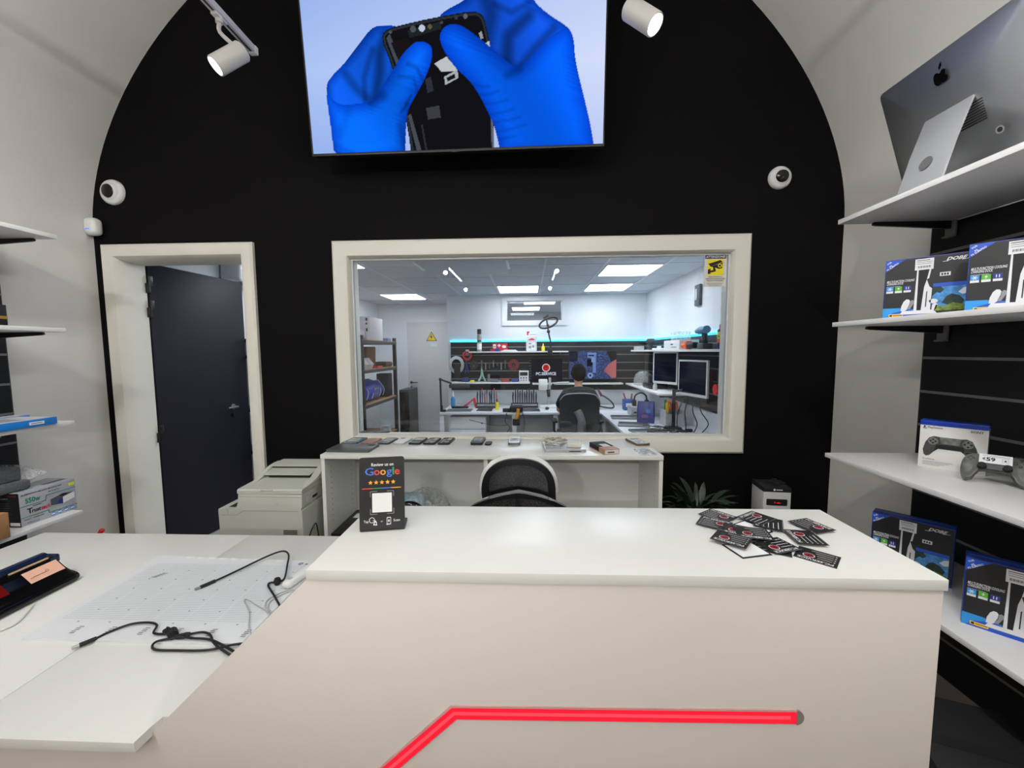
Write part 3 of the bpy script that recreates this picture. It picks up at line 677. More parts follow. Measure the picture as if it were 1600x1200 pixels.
# ================================================================== ITEMS ON THE RIGHT SHELVES
# --- silver all-in-one computer, back to the room
T = R(18.3); W_, H_ = .528, .415
o0 = Vector((1.486, 1.865, 2.565)); uu = Vector((0, -1, 0)); vv = Vector((-math.sin(T), 0, math.cos(T))); nn = Vector((-math.cos(T), 0, -math.sin(T)))
base = Vector((1.50, 1.601, 2.083))
t = thing('desktop_computer', 'silver all-in-one desktop computer seen from behind on the top right shelf', 'computer', base)
cen = o0 + uu * (W_ / 2) - vv * (H_ / 2) - base
silver = mat('anodised silver', (178, 180, 184), 0.45, 1.0, var=.01, scale=3)
mb = MB(); rings = []
for k, (ins, dep) in enumerate(((0.0, -.004), (0.0, .0), (.004, .003), (.03, .010), (.07, .020), (.12, .028), (.15, .031))):
    rr = max(.003, .018 - ins * .05); a, b = W_ / 2 - ins, H_ / 2 - ins
    rings.append([cen + uu * x + vv * y + nn * dep for x, y in rrect(-a, a, -b, b, rr)])
mb.ring_loft(rings); body = mb.build('body', silver, t, angle=50)
mb = MB(); a, b = W_ / 2 - .002, H_ / 2 - .002
mb.ring_loft([[cen + uu * x + vv * y + nn * dp for x, y in rrect(-a, a, -b, b, .016)] for dp in (-.0045, -.007)]); mb.build('screen_glass', blk_gloss, t)
# mark: apple with a bite and a leaf
ctr = cen + vv * (H_ / 2 - .0885); d = Decal(ctr + nn * .0308, uu, vv)
s_ = .026; ap = []
for k in range(48):
    a = 2 * PI * k / 48; r_ = 1.0 + .07 * math.cos(2 * a) - .06 * math.cos(4 * a)
    x, y = r_ * math.cos(a) * .92, r_ * math.sin(a)
    if y > .6: y -= .30 * math.exp(-(x / .26) ** 2)
    if y < -.7: y += .16 * math.exp(-(x / .25) ** 2)
    q = math.hypot(x - 1.12, y - .18)
    if q < .48: x, y = 1.12 + (x - 1.12) / q * .48, .18 + (y - .18) / q * .48
    ap.append((x * s_, y * s_))
d.pg(ap, 0, 1); d.pg([(.0, 1.0 * s_), (.02 * s_, 1.35 * s_), (.25 * s_, 1.72 * s_), (.52 * s_, 1.85 * s_), (.48 * s_, 1.4 * s_), (.22 * s_, 1.05 * s_)], 0, 1)
d.build('logo', [blk_gloss], t, label='black apple shaped mark')
hinge = o0 + uu * (W_ / 2) - vv * .205 - base
mb = MB(); hw = .085
nk0 = hinge + nn * .031; nk1 = Vector((1.437, 0, 2.094)) - Vector((base.x, 0, base.z)); nk1.y = 0
fx = Vector((1.62 - base.x, 0, .006))
prof2 = [nk0, nk0 * .5 + nk1 * .5 + Vector((-.004, 0, 0)), nk1, nk1 + Vector((.006, 0, -.008)), Vector((fx.x, 0, .004))]
outer = []
for i, p in enumerate(prof2):
    hwk = hw * (1.0 if i < 3 else 1.05)
    outer.append((p, hwk))
rings = []
for i, (p, hwk) in enumerate(outer):
    a = outer[max(i - 1, 0)][0]; b = outer[min(i + 1, len(outer) - 1)][0]; d_ = (b - a).normalized(); nrm = Vector((-d_.z, 0, d_.x)) * .0035
    p = Vector((p.x, 0, p.z)); rings.append([p + Vector((0, hwk, 0)) + nrm, p + Vector((0, -hwk, 0)) + nrm, p + Vector((0, -hwk, 0)) - nrm, p + Vector((0, hwk, 0)) - nrm])
mb.ring_loft(rings); st = mb.build('stand', mat('satin silver stand', (196, 198, 201), 0.4, .55, var=.01, scale=3), t, angle=50)
dn = (nk1 - nk0); dn.y = 0; dn = dn.normalized(); fn = Vector((dn.z, 0, -dn.x))
if fn.x > 0: fn = -fn
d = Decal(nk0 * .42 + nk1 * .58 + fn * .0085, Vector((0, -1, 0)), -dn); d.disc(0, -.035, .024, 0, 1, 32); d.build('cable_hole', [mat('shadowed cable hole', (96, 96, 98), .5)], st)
d = Decal(hinge - vv * .03 + nn * .0312, uu, vv)
for k in range(9): d.rect(.02, .105, .005 - .0085 * k, .009 - .0085 * k, 0, 1)
d.disc(.13, -.115, .013, 1, 1); d.disc(.13, -.115, .008, 0, 2)
d.build('vent_and_socket', [ink, gry], t)
# --- boxed console docks
dock_navy = mat('dock box navy card', (24, 44, 132), .45); dock_blk = mat('dock box black card', (30, 30, 32), .45, var=.03)
dk_blue = mat('dock print blue', (30, 84, 196), .45); dk_cyan = mat('dock print light blue', (44, 150, 226), .45); dk_grn = mat('dock print green', (90, 176, 50), .45)
dk_vio = mat('dock print indigo', (44, 50, 140), .45); dk_wht = mat('dock print white', (226, 226, 230), .45, var=.02); dk_gry = mat('dock print grey', (146, 146, 152), .45)
dk_yel = mat('dock print yellow', (246, 196, 60), .45); dk_sky = mat('dock print sky', (70, 140, 200), .5, var=.4, scale=60); dk_lnd = mat('dock print meadow', (110, 130, 50), .5, var=.6, scale=90); dk_drk = mat('dock print dark leaves', (26, 50, 44), .5, var=.4, scale=70)
DM = [dock_blk, dk_blue, dk_cyan, dk_grn, dk_vio, dk_wht, dk_gry, dk_yel, dk_sky, dk_lnd, dk_drk, ink]
def dock_box():
    t = thing('console_dock_box', 'x x x x', 'box', (0, 0, 0), group='boxed console cooling docks')
    W, H, D = .245, .236, .066
    mb = MB(); mb.box(0, W, 0, D, 0, H, .0012); mb.build('carton', dock_navy, t)
    d = Decal((0, -.0002, 0), (1, 0, 0), (0, 0, 1)); u = lambda a: a * W; v = lambda a: a * H
    d.rect(u(.012), u(.99), v(.0), v(.985), 0, 1)
    d.pg([(u(.0), v(.99)), (u(.0), v(.80)), (u(.24), v(.99))], 1, 2)
    d.text('FOR', u(.03), v(.925), .008, 5, 3, rot=R(38), bold=.02); d.text('P5', u(.06), v(.88), .009, 5, 3, rot=R(38), bold=.03); d.text('P5 SLIM/PRO', u(.03), v(.825), .0085, 5, 3, rot=R(38), bold=.02, sx=.9)
    d.pg([(u(.0), v(.18)), (u(.20), v(.175)), (u(.42), v(.13)), (u(.6), v(.0)), (u(.0), v(.0))], 2, 2)
    d.pg([(u(.04), v(.0)), (u(.12), v(.09)), (u(.3), v(.15)), (u(.6), v(.06)), (u(.99), v(.05)), (u(.99), v(.0))], 1, 3)
    d.rect(u(.08), u(.25), v(.025), v(.075), 7, 4); d.rect(u(.09), u(.12), v(.035), v(.065), 11, 5); d.rect(u(.13), u(.24), v(.045), v(.055), 11, 5)
    d.text('MULTI-FUNCTION COOLING', u(.03), v(.615), .0125, 5, 3, bold=.015, shear=.2, width=u(.325)); d.text('CHARGING DOCK', u(.03), v(.575), .0125, 5, 3, bold=.015, shear=.2, width=u(.20)); d.rect(u(.03), u(.20), v(.545), v(.553), 6, 3)
    for k, c in enumerate((2, 3, 4)):
        x = .03 + .105 * k; d.rect(u(x), u(x + .085), v(.47), v(.545 - .002), c, 3); d.rect(u(x), u(x + .085), v(.435), v(.469), 5, 3)
        if k == 0:
            for a in range(3): d.line(u(x + .0425) - .007 * math.cos(a * PI / 3), v(.505) - .007 * math.sin(a * PI / 3), u(x + .0425) + .007 * math.cos(a * PI / 3), v(.505) + .007 * math.sin(a * PI / 3), .002, 5, 4 + a)
        if k == 1: d.pg([(u(x + .05), v(.538)), (u(x + .025), v(.503)), (u(x + .043), v(.503)), (u(x + .033), v(.474)), (u(x + .06), v(.514)), (u(x + .043), v(.514))], 5, 4)
        if k == 2: d.text('11', u(x + .0425), v(.487), .013, 5, 4, 'C', bold=.03)
    # console tower, dock and pads
    d.pg([(u(.37), v(.12)), (u(.385), v(.94)), (u(.40), v(.96)), (u(.405), v(.12))], 5, 4); d.pg([(u(.405), v(.12)), (u(.40), v(.78)), (u(.50), v(.80)), (u(.50), v(.12))], 11, 4)
    d.pg([(u(.455), v(.12)), (u(.475), v(.5)), (u(.50), v(.62)), (u(.535), v(.5)), (u(.565), v(.47)), (u(.56), v(.12))], 5, 6); d.pg([(u(.50), v(.17)), (u(.503), v(.42)), (u(.515), v(.43)), (u(.512), v(.17))], 11, 7)
    d.pg([(u(.50), v(.62)), (u(.525), v(.80)), (u(.545), v(.80)), (u(.525), v(.64))], 5, 5)
    d.pg([(u(.21), v(.06)), (u(.24), v(.12)), (u(.60), v(.12)), (u(.64), v(.06))], 5, 5); d.pg([(u(.21), v(.055)), (u(.21), v(.062)), (u(.64), v(.062)), (u(.64), v(.055))], 6, 6)
    d.pg([(u(a), v(b)) for a, b in ((.22, .12), (.225, .20), (.25, .28), (.28, .315), (.31, .31), (.325, .285), (.32, .23), (.29, .14), (.27, .12))], 5, 7)
    d.pg([(u(a), v(b)) for a, b in ((.29, .14), (.325, .22), (.33, .285), (.35, .30), (.372, .285), (.37, .24), (.33, .15))], 6, 6)
    # price tag
    d.rect(u(.355), u(.565), v(.785), v(.965), 5, 8)
    for k, (a, b) in enumerate(((.37, .52), (.37, .55), (.375, .54))): d.rect(u(a), u(b), v(.935 - .028 * k), v(.945 - .028 * k), 6 if k else 11, 9)
    for k in range(14): d.rect(u(.39 + .0105 * k), u(.39 + .0105 * k + (.0045 if k % 3 else .007)), v(.815), v(.85), 11, 9)
    d.text('DOBE', u(.80), v(.895), .017, 5, 4, 'C', bold=.03, shear=.45, width=u(.20)); d.line(u(.66), v(.885), u(.72), v(.885), .0015, 5, 5); d.line(u(.86), v(.885), u(.95), v(.90), .0015, 5, 5)
    d.rect(u(.64), u(.755), v(.655), v(.715), 5, 4)
    for k in range(3): d.rect(u(.655 + .03 * k), u(.675 + .03 * k), v(.668), v(.70), 11, 5)
    # picture of a landscape on the little screen
    d.rect(u(.575), u(.955), v(.49), v(.545), 1, 4); d.rect(u(.575), u(.955), v(.10), v(.485), 8, 4)
    d.pg([(u(a), v(b)) for a, b in ((.575, .485), (.66, .485), (.70, .43), (.66, .38), (.62, .40), (.575, .34))], 10, 5)
    d.pg([(u(a), v(b)) for a, b in ((.60, .10), (.62, .20), (.70, .16), (.80, .22), (.955, .17), (.955, .10))], 9, 6)
    d.pg([(u(a), v(b)) for a, b in ((.68, .22), (.73, .33), (.78, .36), (.86, .33), (.92, .25), (.90, .19), (.78, .17))], 10, 5)
    d.pg([(u(a), v(b)) for a, b in ((.85, .38), (.90, .44), (.955, .46), (.955, .36), (.90, .34))], 5, 6)
    d.disc(u(.59), v(.26), .012, 5, 6, sy=.7); d.pg([(u(.575), v(.12)), (u(.58), v(.2)), (u(.61), v(.24)), (u(.64), v(.2)), (u(.62), v(.12))], 5, 6)
    d.build('printed_front', DM, t)
    d = Decal((0, D, 0), (0, -1, 0), (0, 0, 1)); d.rect(.004, D - .004, .0, v(.14), 2, 1); d.rect(.01, D - .01, v(.40), v(.62), 6, 1); d.build('printed_side', DM, t)
    d = Decal((0, 0, H + .0002), (1, 0, 0), (0, 1, 0)); d.rect(.004, W - .004, .03, .034, 2, 1); d.rect(.05, W - .03, .05, .053, 4, 1); d.build('printed_top', DM, t)
    return t
db = dock_box()
for k, (x, y, z, a, l) in enumerate(((1.472, 1.762, 1.6222, -45, 'black and blue console dock box on the eye level shelf, left of the pair'),
        (1.532, 1.502, 1.6222, -46, 'black and blue console dock box on the eye level shelf, nearest the camera'),
        (1.493, 1.771, .5582, -48, 'black and blue console dock box on the lowest right shelf, beside the counter corner'),
        (1.487, 1.386, .5582, -45, 'black and blue console dock box at the right edge on the lowest shelf'))):
    o = db if k == 0 else copy_tree(db); o.location = (x, y, z); o.rotation_euler = (0, 0, R(a)); o['label'] = l
# --- controller box and controller
t = thing('controller_box', 'white game controller box with blue top on the right wall shelf', 'box', (1.632, 1.735, 1.0092), (0, 0, R(-50)))
W, H, D = .186, .194, .072
mb = MB(); mb.box(0, W, 0, D, 0, H, .001); mb.build('carton', mat('white glossy card', (228, 226, 222), .3, var=.01), t)
box_blue = mat('royal blue card', (22, 60, 170), .35); camo_d = mat('camouflage dark grey', (60, 60, 60), .5, var=.35, scale=70); camo_l = mat('camouflage grey', (112, 112, 108), .5, var=.45, scale=55)
mb = MB(); mb.box(-.0004, W + .0004, -.0004, D, H - .012, H + .0006, .0006); mb.build('lid_band', box_blue, t, label='blue lid band')
d = Decal((0, -.0004, 0), (1, 0, 0), (0, 0, 1))
d.rect(0.0, W, H - .0185, H - .0115, 0, 1)
d.text('PlayStation', .022, H - .030, .0115, 1, 2, bold=.01, width=.043); d.text('SONY', W - .046, H - .033, .012, 1, 2, bold=.02, width=.034)
d.pg([(.0105, H - .032), (.0105, H - .020), (.0145, H - .021), (.017, H - .024), (.0145, H - .027), (.0128, H - .0262), (.0128, H - .0325)], 1, 2); d.pg([(.006, H - .031), (.010, H - .0285), (.010, H - .031)], 1, 2); d.pg([(.013, H - .0305), (.019, H - .0285), (.0195, H - .031), (.014, H - .033)], 1, 2)
pad = [(.015, .055), (.012, .075), (.018, .105), (.028, .125), (.042, .133), (.058, .131), (.118, .131), (.132, .133), (.147, .126), (.158, .10), (.167, .066), (.165, .04), (.155, .035), (.143, .045), (.132, .068), (.118, .082), (.056, .082), (.043, .068), (.032, .052), (.022, .048)]
d.pg(pad, 2, 2); d.pg([(.058, .131), (.118, .131), (.113, .104), (.063, .104)], 3, 3); d.pg([(.050, .100), (.124, .100), (.132, .070), (.118, .083), (.056, .083), (.044, .069)], 1, 3)
d.disc(.040, .112, .015, 3, 4); d.disc(.136, .112, .016, 3, 4)
for a in range(4):
    d.disc(.040 + .007 * math.cos(a * PI / 2), .112 + .007 * math.sin(a * PI / 2), .0036, 1, 5); d.disc(.136 + .009 * math.cos(a * PI / 2), .112 + .009 * math.sin(a * PI / 2), .0036, 1, 5)
d.text('DualSense', .014, .034, .008, 1, 2, width=.034)
for k in range(4): d.rect(.014, .10 - .012 * k, .026 - .005 * k, .0275 - .005 * k, 4, 2)
d.build('printed_front', [box_blue, ink, camo_d, camo_l, ink_g], t)
# controller leaning on its grips
camo = mat('camouflage grey controller shell', (92, 92, 92), .45, var=.55, scale=32)
t = thing('game_controller', 'grey camouflage game controller with white price tag in front of its box', 'game controller', (1.652, 1.475, 1.0095), (0, 0, R(-47)))
tilt = Matrix.Translation((0, .010, .0)) @ Matrix.Rotation(R(58), 4, 'X')
def sk(pts): return [tilt @ Vector(p) for p in pts]
mb = MB()
out = [(-.078, .012), (-.083, .045), (-.080, .078), (-.070, .102), (-.052, .112), (-.034, .110), (.034, .110), (.052, .112), (.070, .102), (.080, .078), (.083, .045), (.078, .012), (.068, .004), (.058, .012), (.048, .038), (.032, .052), (-.032, .052), (-.048, .038), (-.058, .012), (-.068, .004)]
out = smooth_poly(out, 2)
cx_, cy_ = 0, .068
def inset(k, z): return [tilt @ Vector((x * (1 - .0) + (0 - x) * k * .25 * (1 if abs(x) < .06 else .35), y + (cy_ - y) * k * .35 * (.4 if y < .04 else 1), z)) for x, y in out]
mb.ring_loft([inset(.5, -.014), inset(.12, -.011), inset(0, .0), inset(.12, .013), inset(.45, .019)]); shell = mb.build('shell', camo, t, angle=70)
mb = MB(); ctr_ = smooth_poly([(-.036, .072), (.036, .072), (.050, .060), (.056, .035), (.066, .012), (.058, .014), (.046, .040), (.030, .0525), (-.030, .0525), (-.046, .040), (-.058, .014), (-.066, .012), (-.056, .035), (-.050, .060)], 2)
mb.prism(ctr_, .010, .0198, tilt); mb.build('lower_plate', blk, t, label='black centre plate')
for x in (-.030, .030):
    mb = MB(); mb.lathe([(0, .0), (.012, .0), (.012, .004), (.006, .006), (.006, .013), (.0105, .015), (.0105, .018), (.007, .0165), (0, .016)], 22, tilt @ Matrix.Translation((x, .060, .0185))); mb.build('thumbstick', blk_matte, t, label='black thumbstick')
mb = MB()
for a in range(4): mb.box(-.004, .004, .003, .0095, 0, .0035, .0008, mtx=tilt @ Matrix.Translation((-.058, .088, .0165)) @ Matrix.Rotation(a * PI / 2, 4, 'Z'))
mb.build('direction_pad', blk, t)
for a in range(4):
    mb = MB(); mb.lathe([(0, 0), (.0045, 0), (.0045, .004), (.003, .005), (0, .005)], 16, tilt @ Matrix.Translation((.058 + .0105 * math.cos(a * PI / 2), .086 + .0105 * math.sin(a * PI / 2), .016))); mb.build('face_button', blk, t)
mb = MB(); mb.box(-.030, .030, .078, .106, .012, .021, .003, mtx=tilt); mb.build('touch_pad', camo, t)
for x in (-.06, .06): mb = MB(); mb.box(x - .016, x + .016, .108, .117, -.012, .008, .004, mtx=tilt); mb.build('shoulder_button', blk, t)
mb = MB(); mb.box(-.038, .040, .074, .108, .0215, .0225, mtx=tilt); tg = mb.build('price_tag', paper, t, label='white price tag')
d = Decal(tilt @ Vector((0, .074, .0227)), tilt.to_3x3() @ Vector((1, 0, 0)), tilt.to_3x3() @ Vector((0, 1, 0)))
d.text('\u20ac', -.030, .011, .013, 0, 1, bold=.02); d.text('59', -.021, .0085, .019, 0, 1, bold=.04, width=.022); d.rect(-.03, .034, .0275, .029, 1, 1); d.rect(-.012, .034, .0245, .0257, 1, 1)
d.ringd(.024, .0135, .0095, .0105, 1, 1, n=4, a0=PI / 4, a1=2 * PI + PI / 4); d.pg([(.020, .011), (.024, .018), (.028, .011)], 0, 2)
d.build('tag_print', [ink, ink_g], tg)
# --- black carton on the floor under the right shelves
t = thing('floor_carton', 'black carton on the floor under the lowest right shelf', 'box', (1.33, 1.18, 0), (0, 0, R(-20)))
mb = MB(); mb.box(-.13, .16, -.2, .2, 0, .30, .004); mb.build('carton', mat('charcoal cardboard', (22, 22, 24), .7, var=.12), t)
mb = MB(); mb.box(-.128, .158, -.02, .02, .3002, .3012); mb.build('tape', mat('grey tape', (34, 34, 36), .4), t)

# ================================================================== LEFT SHELF ITEMS
t = thing('power_supply_box', 'grey and green 550w power supply box on the lowest left shelf', 'box', (-2.437, 1.785, .6712), (0, 0, R(90)))
# local x runs along +y of the room (the printed face looks at +x), local y goes towards the wall
W, H, D = .24, .165, .155
mb = MB(); mb.box(0, W, 0, D, 0, H, .001); mb.build('carton', mat('psu box grey', (176, 178, 186), .4, var=.12, scale=9), t)
pg_ = mat('psu green print', (30, 140, 110), .5); pr_ = mat('psu red print', (200, 30, 40), .5); pb_ = mat('psu pale blue print', (70, 150, 220), .5); pd_ = mat('psu dark grey print', (80, 84, 96), .5); py_ = mat('psu yellow sticker', (230, 240, 60), .5)
d = Decal((0, -.0002, 0), (1, 0, 0), (0, 0, 1))
d.text('ALIMENTATORE ATX MODULARE', .006, .148, .0095, 1, 1, bold=.02, shear=.3, width=.17); d.text('MAGNETIK', .118, .132, .009, 5, 1, bold=.01, shear=.3, width=.05)
d.text('550w', .022, .108, .034, 0, 1, bold=.04, width=.062); d.text('T', .026, .056, .035, 1, 1, bold=.03, width=.022); d.text('rust', .044, .056, .027, 1, 1, bold=.03, shear=.2, width=.036); d.text('tech', .081, .056, .027, 2, 1, bold=.03, shear=.2, width=.038)
d.rect(.05, .085, .085, .089, 5, 1); d.pg([(.0, .094), (.105, .094), (.11, .118), (.24, .118), (.24, .121), (.108, .121), (.102, .097), (.0, .097)], 0, 1); d.pg([(.0, .040), (.112, .040), (.112, .026), (.24, .026), (.24, .029), (.115, .029), (.115, .043), (.0, .043)], 0, 2)
d.text('SILENT 120MM FAN', .012, .026, .009, 5, 1, bold=.01, width=.08); d.text('ATX12V 2.31', .022, .008, .009, 1, 1, bold=.01, width=.05)
d.rect(.12, .236, .046, .114, 6, 1); d.pg([(.124, .060), (.178, .052), (.178, .086), (.124, .092)], 5, 2); d.pg([(.178, .052), (.232, .066), (.232, .098), (.178, .086)], 3, 2); d.pg([(.124, .092), (.178, .086), (.232, .098), (.18, .106)], 5, 2); d.disc(.182, .098, .018, 1, 3, sy=.3); d.pg([(.158, .058), (.172, .055), (.178, .075), (.165, .08), (.155, .07)], 7, 3)
for k in range(4): d.disc(.13 + .029 * k, .015, .011, 4, 2, sy=.8); d.rect(.122 + .029 * k, .138 + .029 * k, .012, .018, 3, 3)
d.rect(.208, .236, .134, .150, 8, 2); d.rect(.205, .236, .153, .158, 6, 2)
d.build('printed_front', [pg_, ink, pr_, ink_w, pb_, pd_, mat('psu pale panel', (168, 172, 184), .4), dk_vio, py_], t)
d = Decal((0, D, 0), (0, -1, 0), (0, 0, 1)); d.rect(0, D, 0, H, 0, 1)
d.text('POWER SUPPLY', .03, .135, .010, 1, 2, width=.07); d.text('Trustech', .10, .150, .009, 2, 2, width=.04)
for k in range(7): d.rect(.02, .10 + .006 * (k % 3), .115 - .011 * k, .117 - .011 * k, 3, 2)
d.rect(.10, .15, .006, .022, 1, 2); d.text('CE', .062, .010, .014, 1, 2, width=.018)
d.build('printed_end', [ink, ink_w, pr_, pd_], t)
d = Decal((0, 0, H + .0002), (1, 0, 0), (0, 1, 0)); d.text('550w', .02, .03, .03, 0, 1, bold=.03); d.rect(.0, W, .075, .079, 0, 1); d.rect(.13, .23, .03, .06, 1, 1); d.build('printed_top', [pg_, pd_], t)
t = thing('foam_block', 'dark grey foam padded block in clear plastic on top of the power supply box', 'foam block', (-2.53, 1.77, .8368))
mb = MB(); mb.box(-.085, .055, -.13, .10, 0, .05, .012); mb.box(-.085, .045, -.13, .075, .05, .118, .014); mb.build('foam', mat('dark grey foam', (92, 95, 98), .9, var=.25, scale=160, bump=.6), t)
mb = MB(); mb.ring_loft([[Vector((-.085, y, z)) for y, z in ((.06, .01), (.10, .02), (.105, .10), (.07, .125))], [Vector((.03, y, z)) for y, z in ((.06, .01), (.12, .03), (.125, .10), (.07, .125))], [Vector((.06, y, z)) for y, z in ((.10, .05), (.16, .055), (.162, .065), (.11, .08))]], cap0=False); mb.build('plastic_bag', film('clear plastic film', (225, 228, 230), .35), t, label='clear crumpled plastic bag')
t = thing('brown_carton', 'small brown cardboard carton at the left edge of the lowest left shelf', 'box', (-2.425, 1.62, .6712))
mb = MB(); mb.box(-.06, .06, -.07, .07, 0, .115, .001); mb.build('carton', cardboard, t)
mb = MB(); mb.box(-.0605, .0605, -.018, .018, .06, .1155, .0003); mb.build('tape', mat('tan parcel tape', (196, 160, 112), .3), t)
def blue_box(x, y, z, sx, sy, a, label):
    t = thing('flat_blue_box', label, 'box', (x, y, z), (0, 0, R(a)), group='flat blue boxes on the left shelf')
    mb = MB(); mb.box(-sx, sx, -sy, sy, 0, .034, .001); mb.build('carton', mat('bright blue card', (20, 122, 208), .45, var=.03), t)
    d = Decal((0, 0, .0342), (1, 0, 0), (0, 1, 0)); d.rect(-sx + .004, sx - .004, -sy + .004, sy - .004, 0, 1); d.pg([(-sx + .03, -sy + .06), (sx - .05, -sy + .03), (sx - .04, sy - .10), (-sx + .05, sy - .09)], 1, 2); d.build('printed_top', [mat('blue box pale top print', (196, 200, 206), .4), ink_g], t)
    d = Decal((sx, -sy, 0), (0, 1, 0), (0, 0, 1)); d.rect(2 * sy - .115, 2 * sy - .055, .010, .024, 0, 1); d.rect(2 * sy - .108, 2 * sy - .062, .0155, .0185, 1, 2); d.build('side_sticker', [ink_w, blue], t)
blue_box(-2.47, 1.745, 1.1542, .105, .17, 0, 'flat blue box with white sticker at the front of the left shelf')
blue_box(-2.62, 1.82, 1.1542, .04, .15, 0, 'second flat blue box behind the stickered one, against the left wall')
t = thing('small_black_box', 'small black box with gold stripe at the left edge of the second left shelf', 'box', (-2.435, 1.70, 1.6332))
mb = MB(); mb.box(-.058, .058, -.07, .07, 0, .092, .001); mb.build('carton', blk, t)
mb = MB(); mb.box(-.0585, .0585, -.0705, .0705, .028, .042); mb.build('gold_stripe', mat('gold foil print', (190, 150, 70), .3, .5), t, label='gold stripe')
t = thing('broom', 'red broom handle tip leaning at the left wall behind the desk', 'broom', (-2.62, 1.93, 0))
mb = MB(); mb.cyl((0, 0, .06), (.255, .14, .523), .011, n=12); mb.ball((.257, .141, .526), .0125); mb.build('handle', red, t)
mb = MB(); mb.box(-.12, .10, -.02, .02, .0, .065, .006); mb.build('bristle_head', blk, t)

# ================================================================== COUNTER TOP
t = thing('review_sign', 'black upright review sign with coloured lettering and stars on the counter', 'sign', (-.354, .932, 1.0705), (0, 0, R(11)))
lean = R(7); W, H = .106, .176
sm = Matrix.Rotation(-lean, 4, 'X')
mb = MB(); sign_blk = mat('satin black acrylic', (38, 38, 39), .35, var=.03)
pl = rrect(-W / 2, W / 2, 0, H, .006); ptm = sm @ pm
mb.prism(pl, -.003, 0, ptm); mb.build('plate', sign_blk, t)
mb = MB(); mb.prism(rrect(-W / 2, W / 2, -.002, .062, .005), 0.0, .003); mb.build('foot', sign_blk, t)
d = Decal(sm @ Vector((0, -.0006, 0)), (1, 0, 0), sm.to_3x3() @ Vector((0, 0, 1)))
gb, gr_, gy_, gg = mat('sign blue', (76, 120, 226), .5), mat('sign red', (226, 76, 66), .5), mat('sign amber', (246, 172, 58), .5), mat('sign green', (60, 160, 90), .5)
d.text('Review us on', .002, .155, .0105, 4, 1, 'C', bold=.02, width=.052)
# five coloured letters, set one after the other
xs = -.039; glyph = (('G', 0, .020), ('o', 1, .0135), ('o', 2, .0135), ('g', 0, .0135), ('l', 3, .004), ('e', 1, .0125))
for ch_, c_, w_ in glyph:
    d.text(ch_, xs, .1335, .0255, c_, 1, 'L', bold=.012, width=w_); xs += w_ + .0009
for k in range(5): d.star(-.0265 + .0133 * k, .1155, .0058, 2, 1)
for k, c_ in enumerate((1, 3, 0, 2)): d.rect(-.046 + .0227 * k, -.0233 + .0227 * k, .1005, .1025, c_, 1)
d.pg(rrect(-.023, .023, .044, .090, .001), 4, 1)
for sx_ in (-1, 1):
    for sy_ in (-1, 1):
        cx2, cy2 = sx_ * .0272, .067 + sy_ * .0272
        d.line(cx2, cy2, cx2 - sx_ * .016, cy2, .0013, 5, 1); d.line(cx2, cy2, cx2, cy2 - sy_ * .013, .0013, 5, 2)
d.text('Tap', -.043, .0205, .0082, 4, 1, bold=.01, width=.011); d.text('or', -.001, .0205, .006, 4, 1, 'C', width=.005); d.text('Scan', .026, .0205, .0082, 4, 1, bold=.01, width=.0155)
d.ringd(-.024, .026, .0055, .0068, 4, 1); d.ringd(-.019, .021, .0040, .0052, 4, 1, a0=-2.0, a1=2.2); d.pg([(-.018, .024), (-.013, .022), (-.012, .013), (-.021, .014)], 4, 2); d.pg([(-.017, .021), (-.0145, .020), (-.0142, .0155), (-.018, .016)], 6, 3)
d.pg(rrect(.0105, .0205, .0135, .0315, .002), 4, 1); d.pg(rrect(.0118, .0192, .016, .0295, .001), 6, 2); d.rect(.0138, .0172, .020, .0255, 4, 3); d.pg([(.009, .013), (.012, .020), (.013, .013)], 4, 1)
d.build('printed_front', [gb, gr_, gy_, gg, ink_w, ink_g, sign_blk], t)
# business cards
card_m = mat('black business card', (26, 26, 28), .45, var=.03); card_red = mat('card red mark', (150, 18, 38), .5)
def card(back=False):
    t = thing('business_card', 'x x x x', 'business card', (0, 0, 0), group='black business cards scattered on the counter')
    w, h = .036, .031
    mb = MB(); mb.box(-w, w, -h, h, 0, .0006); mb.build('card_stock', card_m, t, smooth=False)
    d = Decal((0, 0, .0002), (1, 0, 0), (0, 1, 0))
    if back:
        d.rect(-.032, .032, -.027, .027, 0, 1)
    else:
        for a, b, c_, e in ((-w + .0012, w - .0012, h - .0018, h - .0012), (-w + .0012, w - .0012, -h + .0012, -h + .0018)): d.rect(a, b, c_, e, 2, 1)
        d.text('PC.SERVICE', .0, .0185, .0105, 0, 1, 'C', bold=.02, width=.060)
        d.disc(.013, .0055, .0105, 0, 1); d.disc(.013, .0055, .0092, 1, 2); d.ringd(.013, .0055, .0042, .0056, 3, 3, a0=.5, a1=5.2); d.line(.013, .0055, .013, .0125, .0013, 3, 4); d.line(.0095, .0055, .0165, .0055, .001, 3, 5)
        for k in range(4):
            y = .009 - .0100 * k; d.rect(-.031, -.0285, y - .0013, y + .0013, 0, 1); d.rect(-.026, (-.002, .0, .004, .012, .016)[k], y - .0005, y + .0007, 0, 1)
    d.build('card_print', [ink_w, card_red, ink_g, ink], t); return t
cf, cb = card(), card(True)
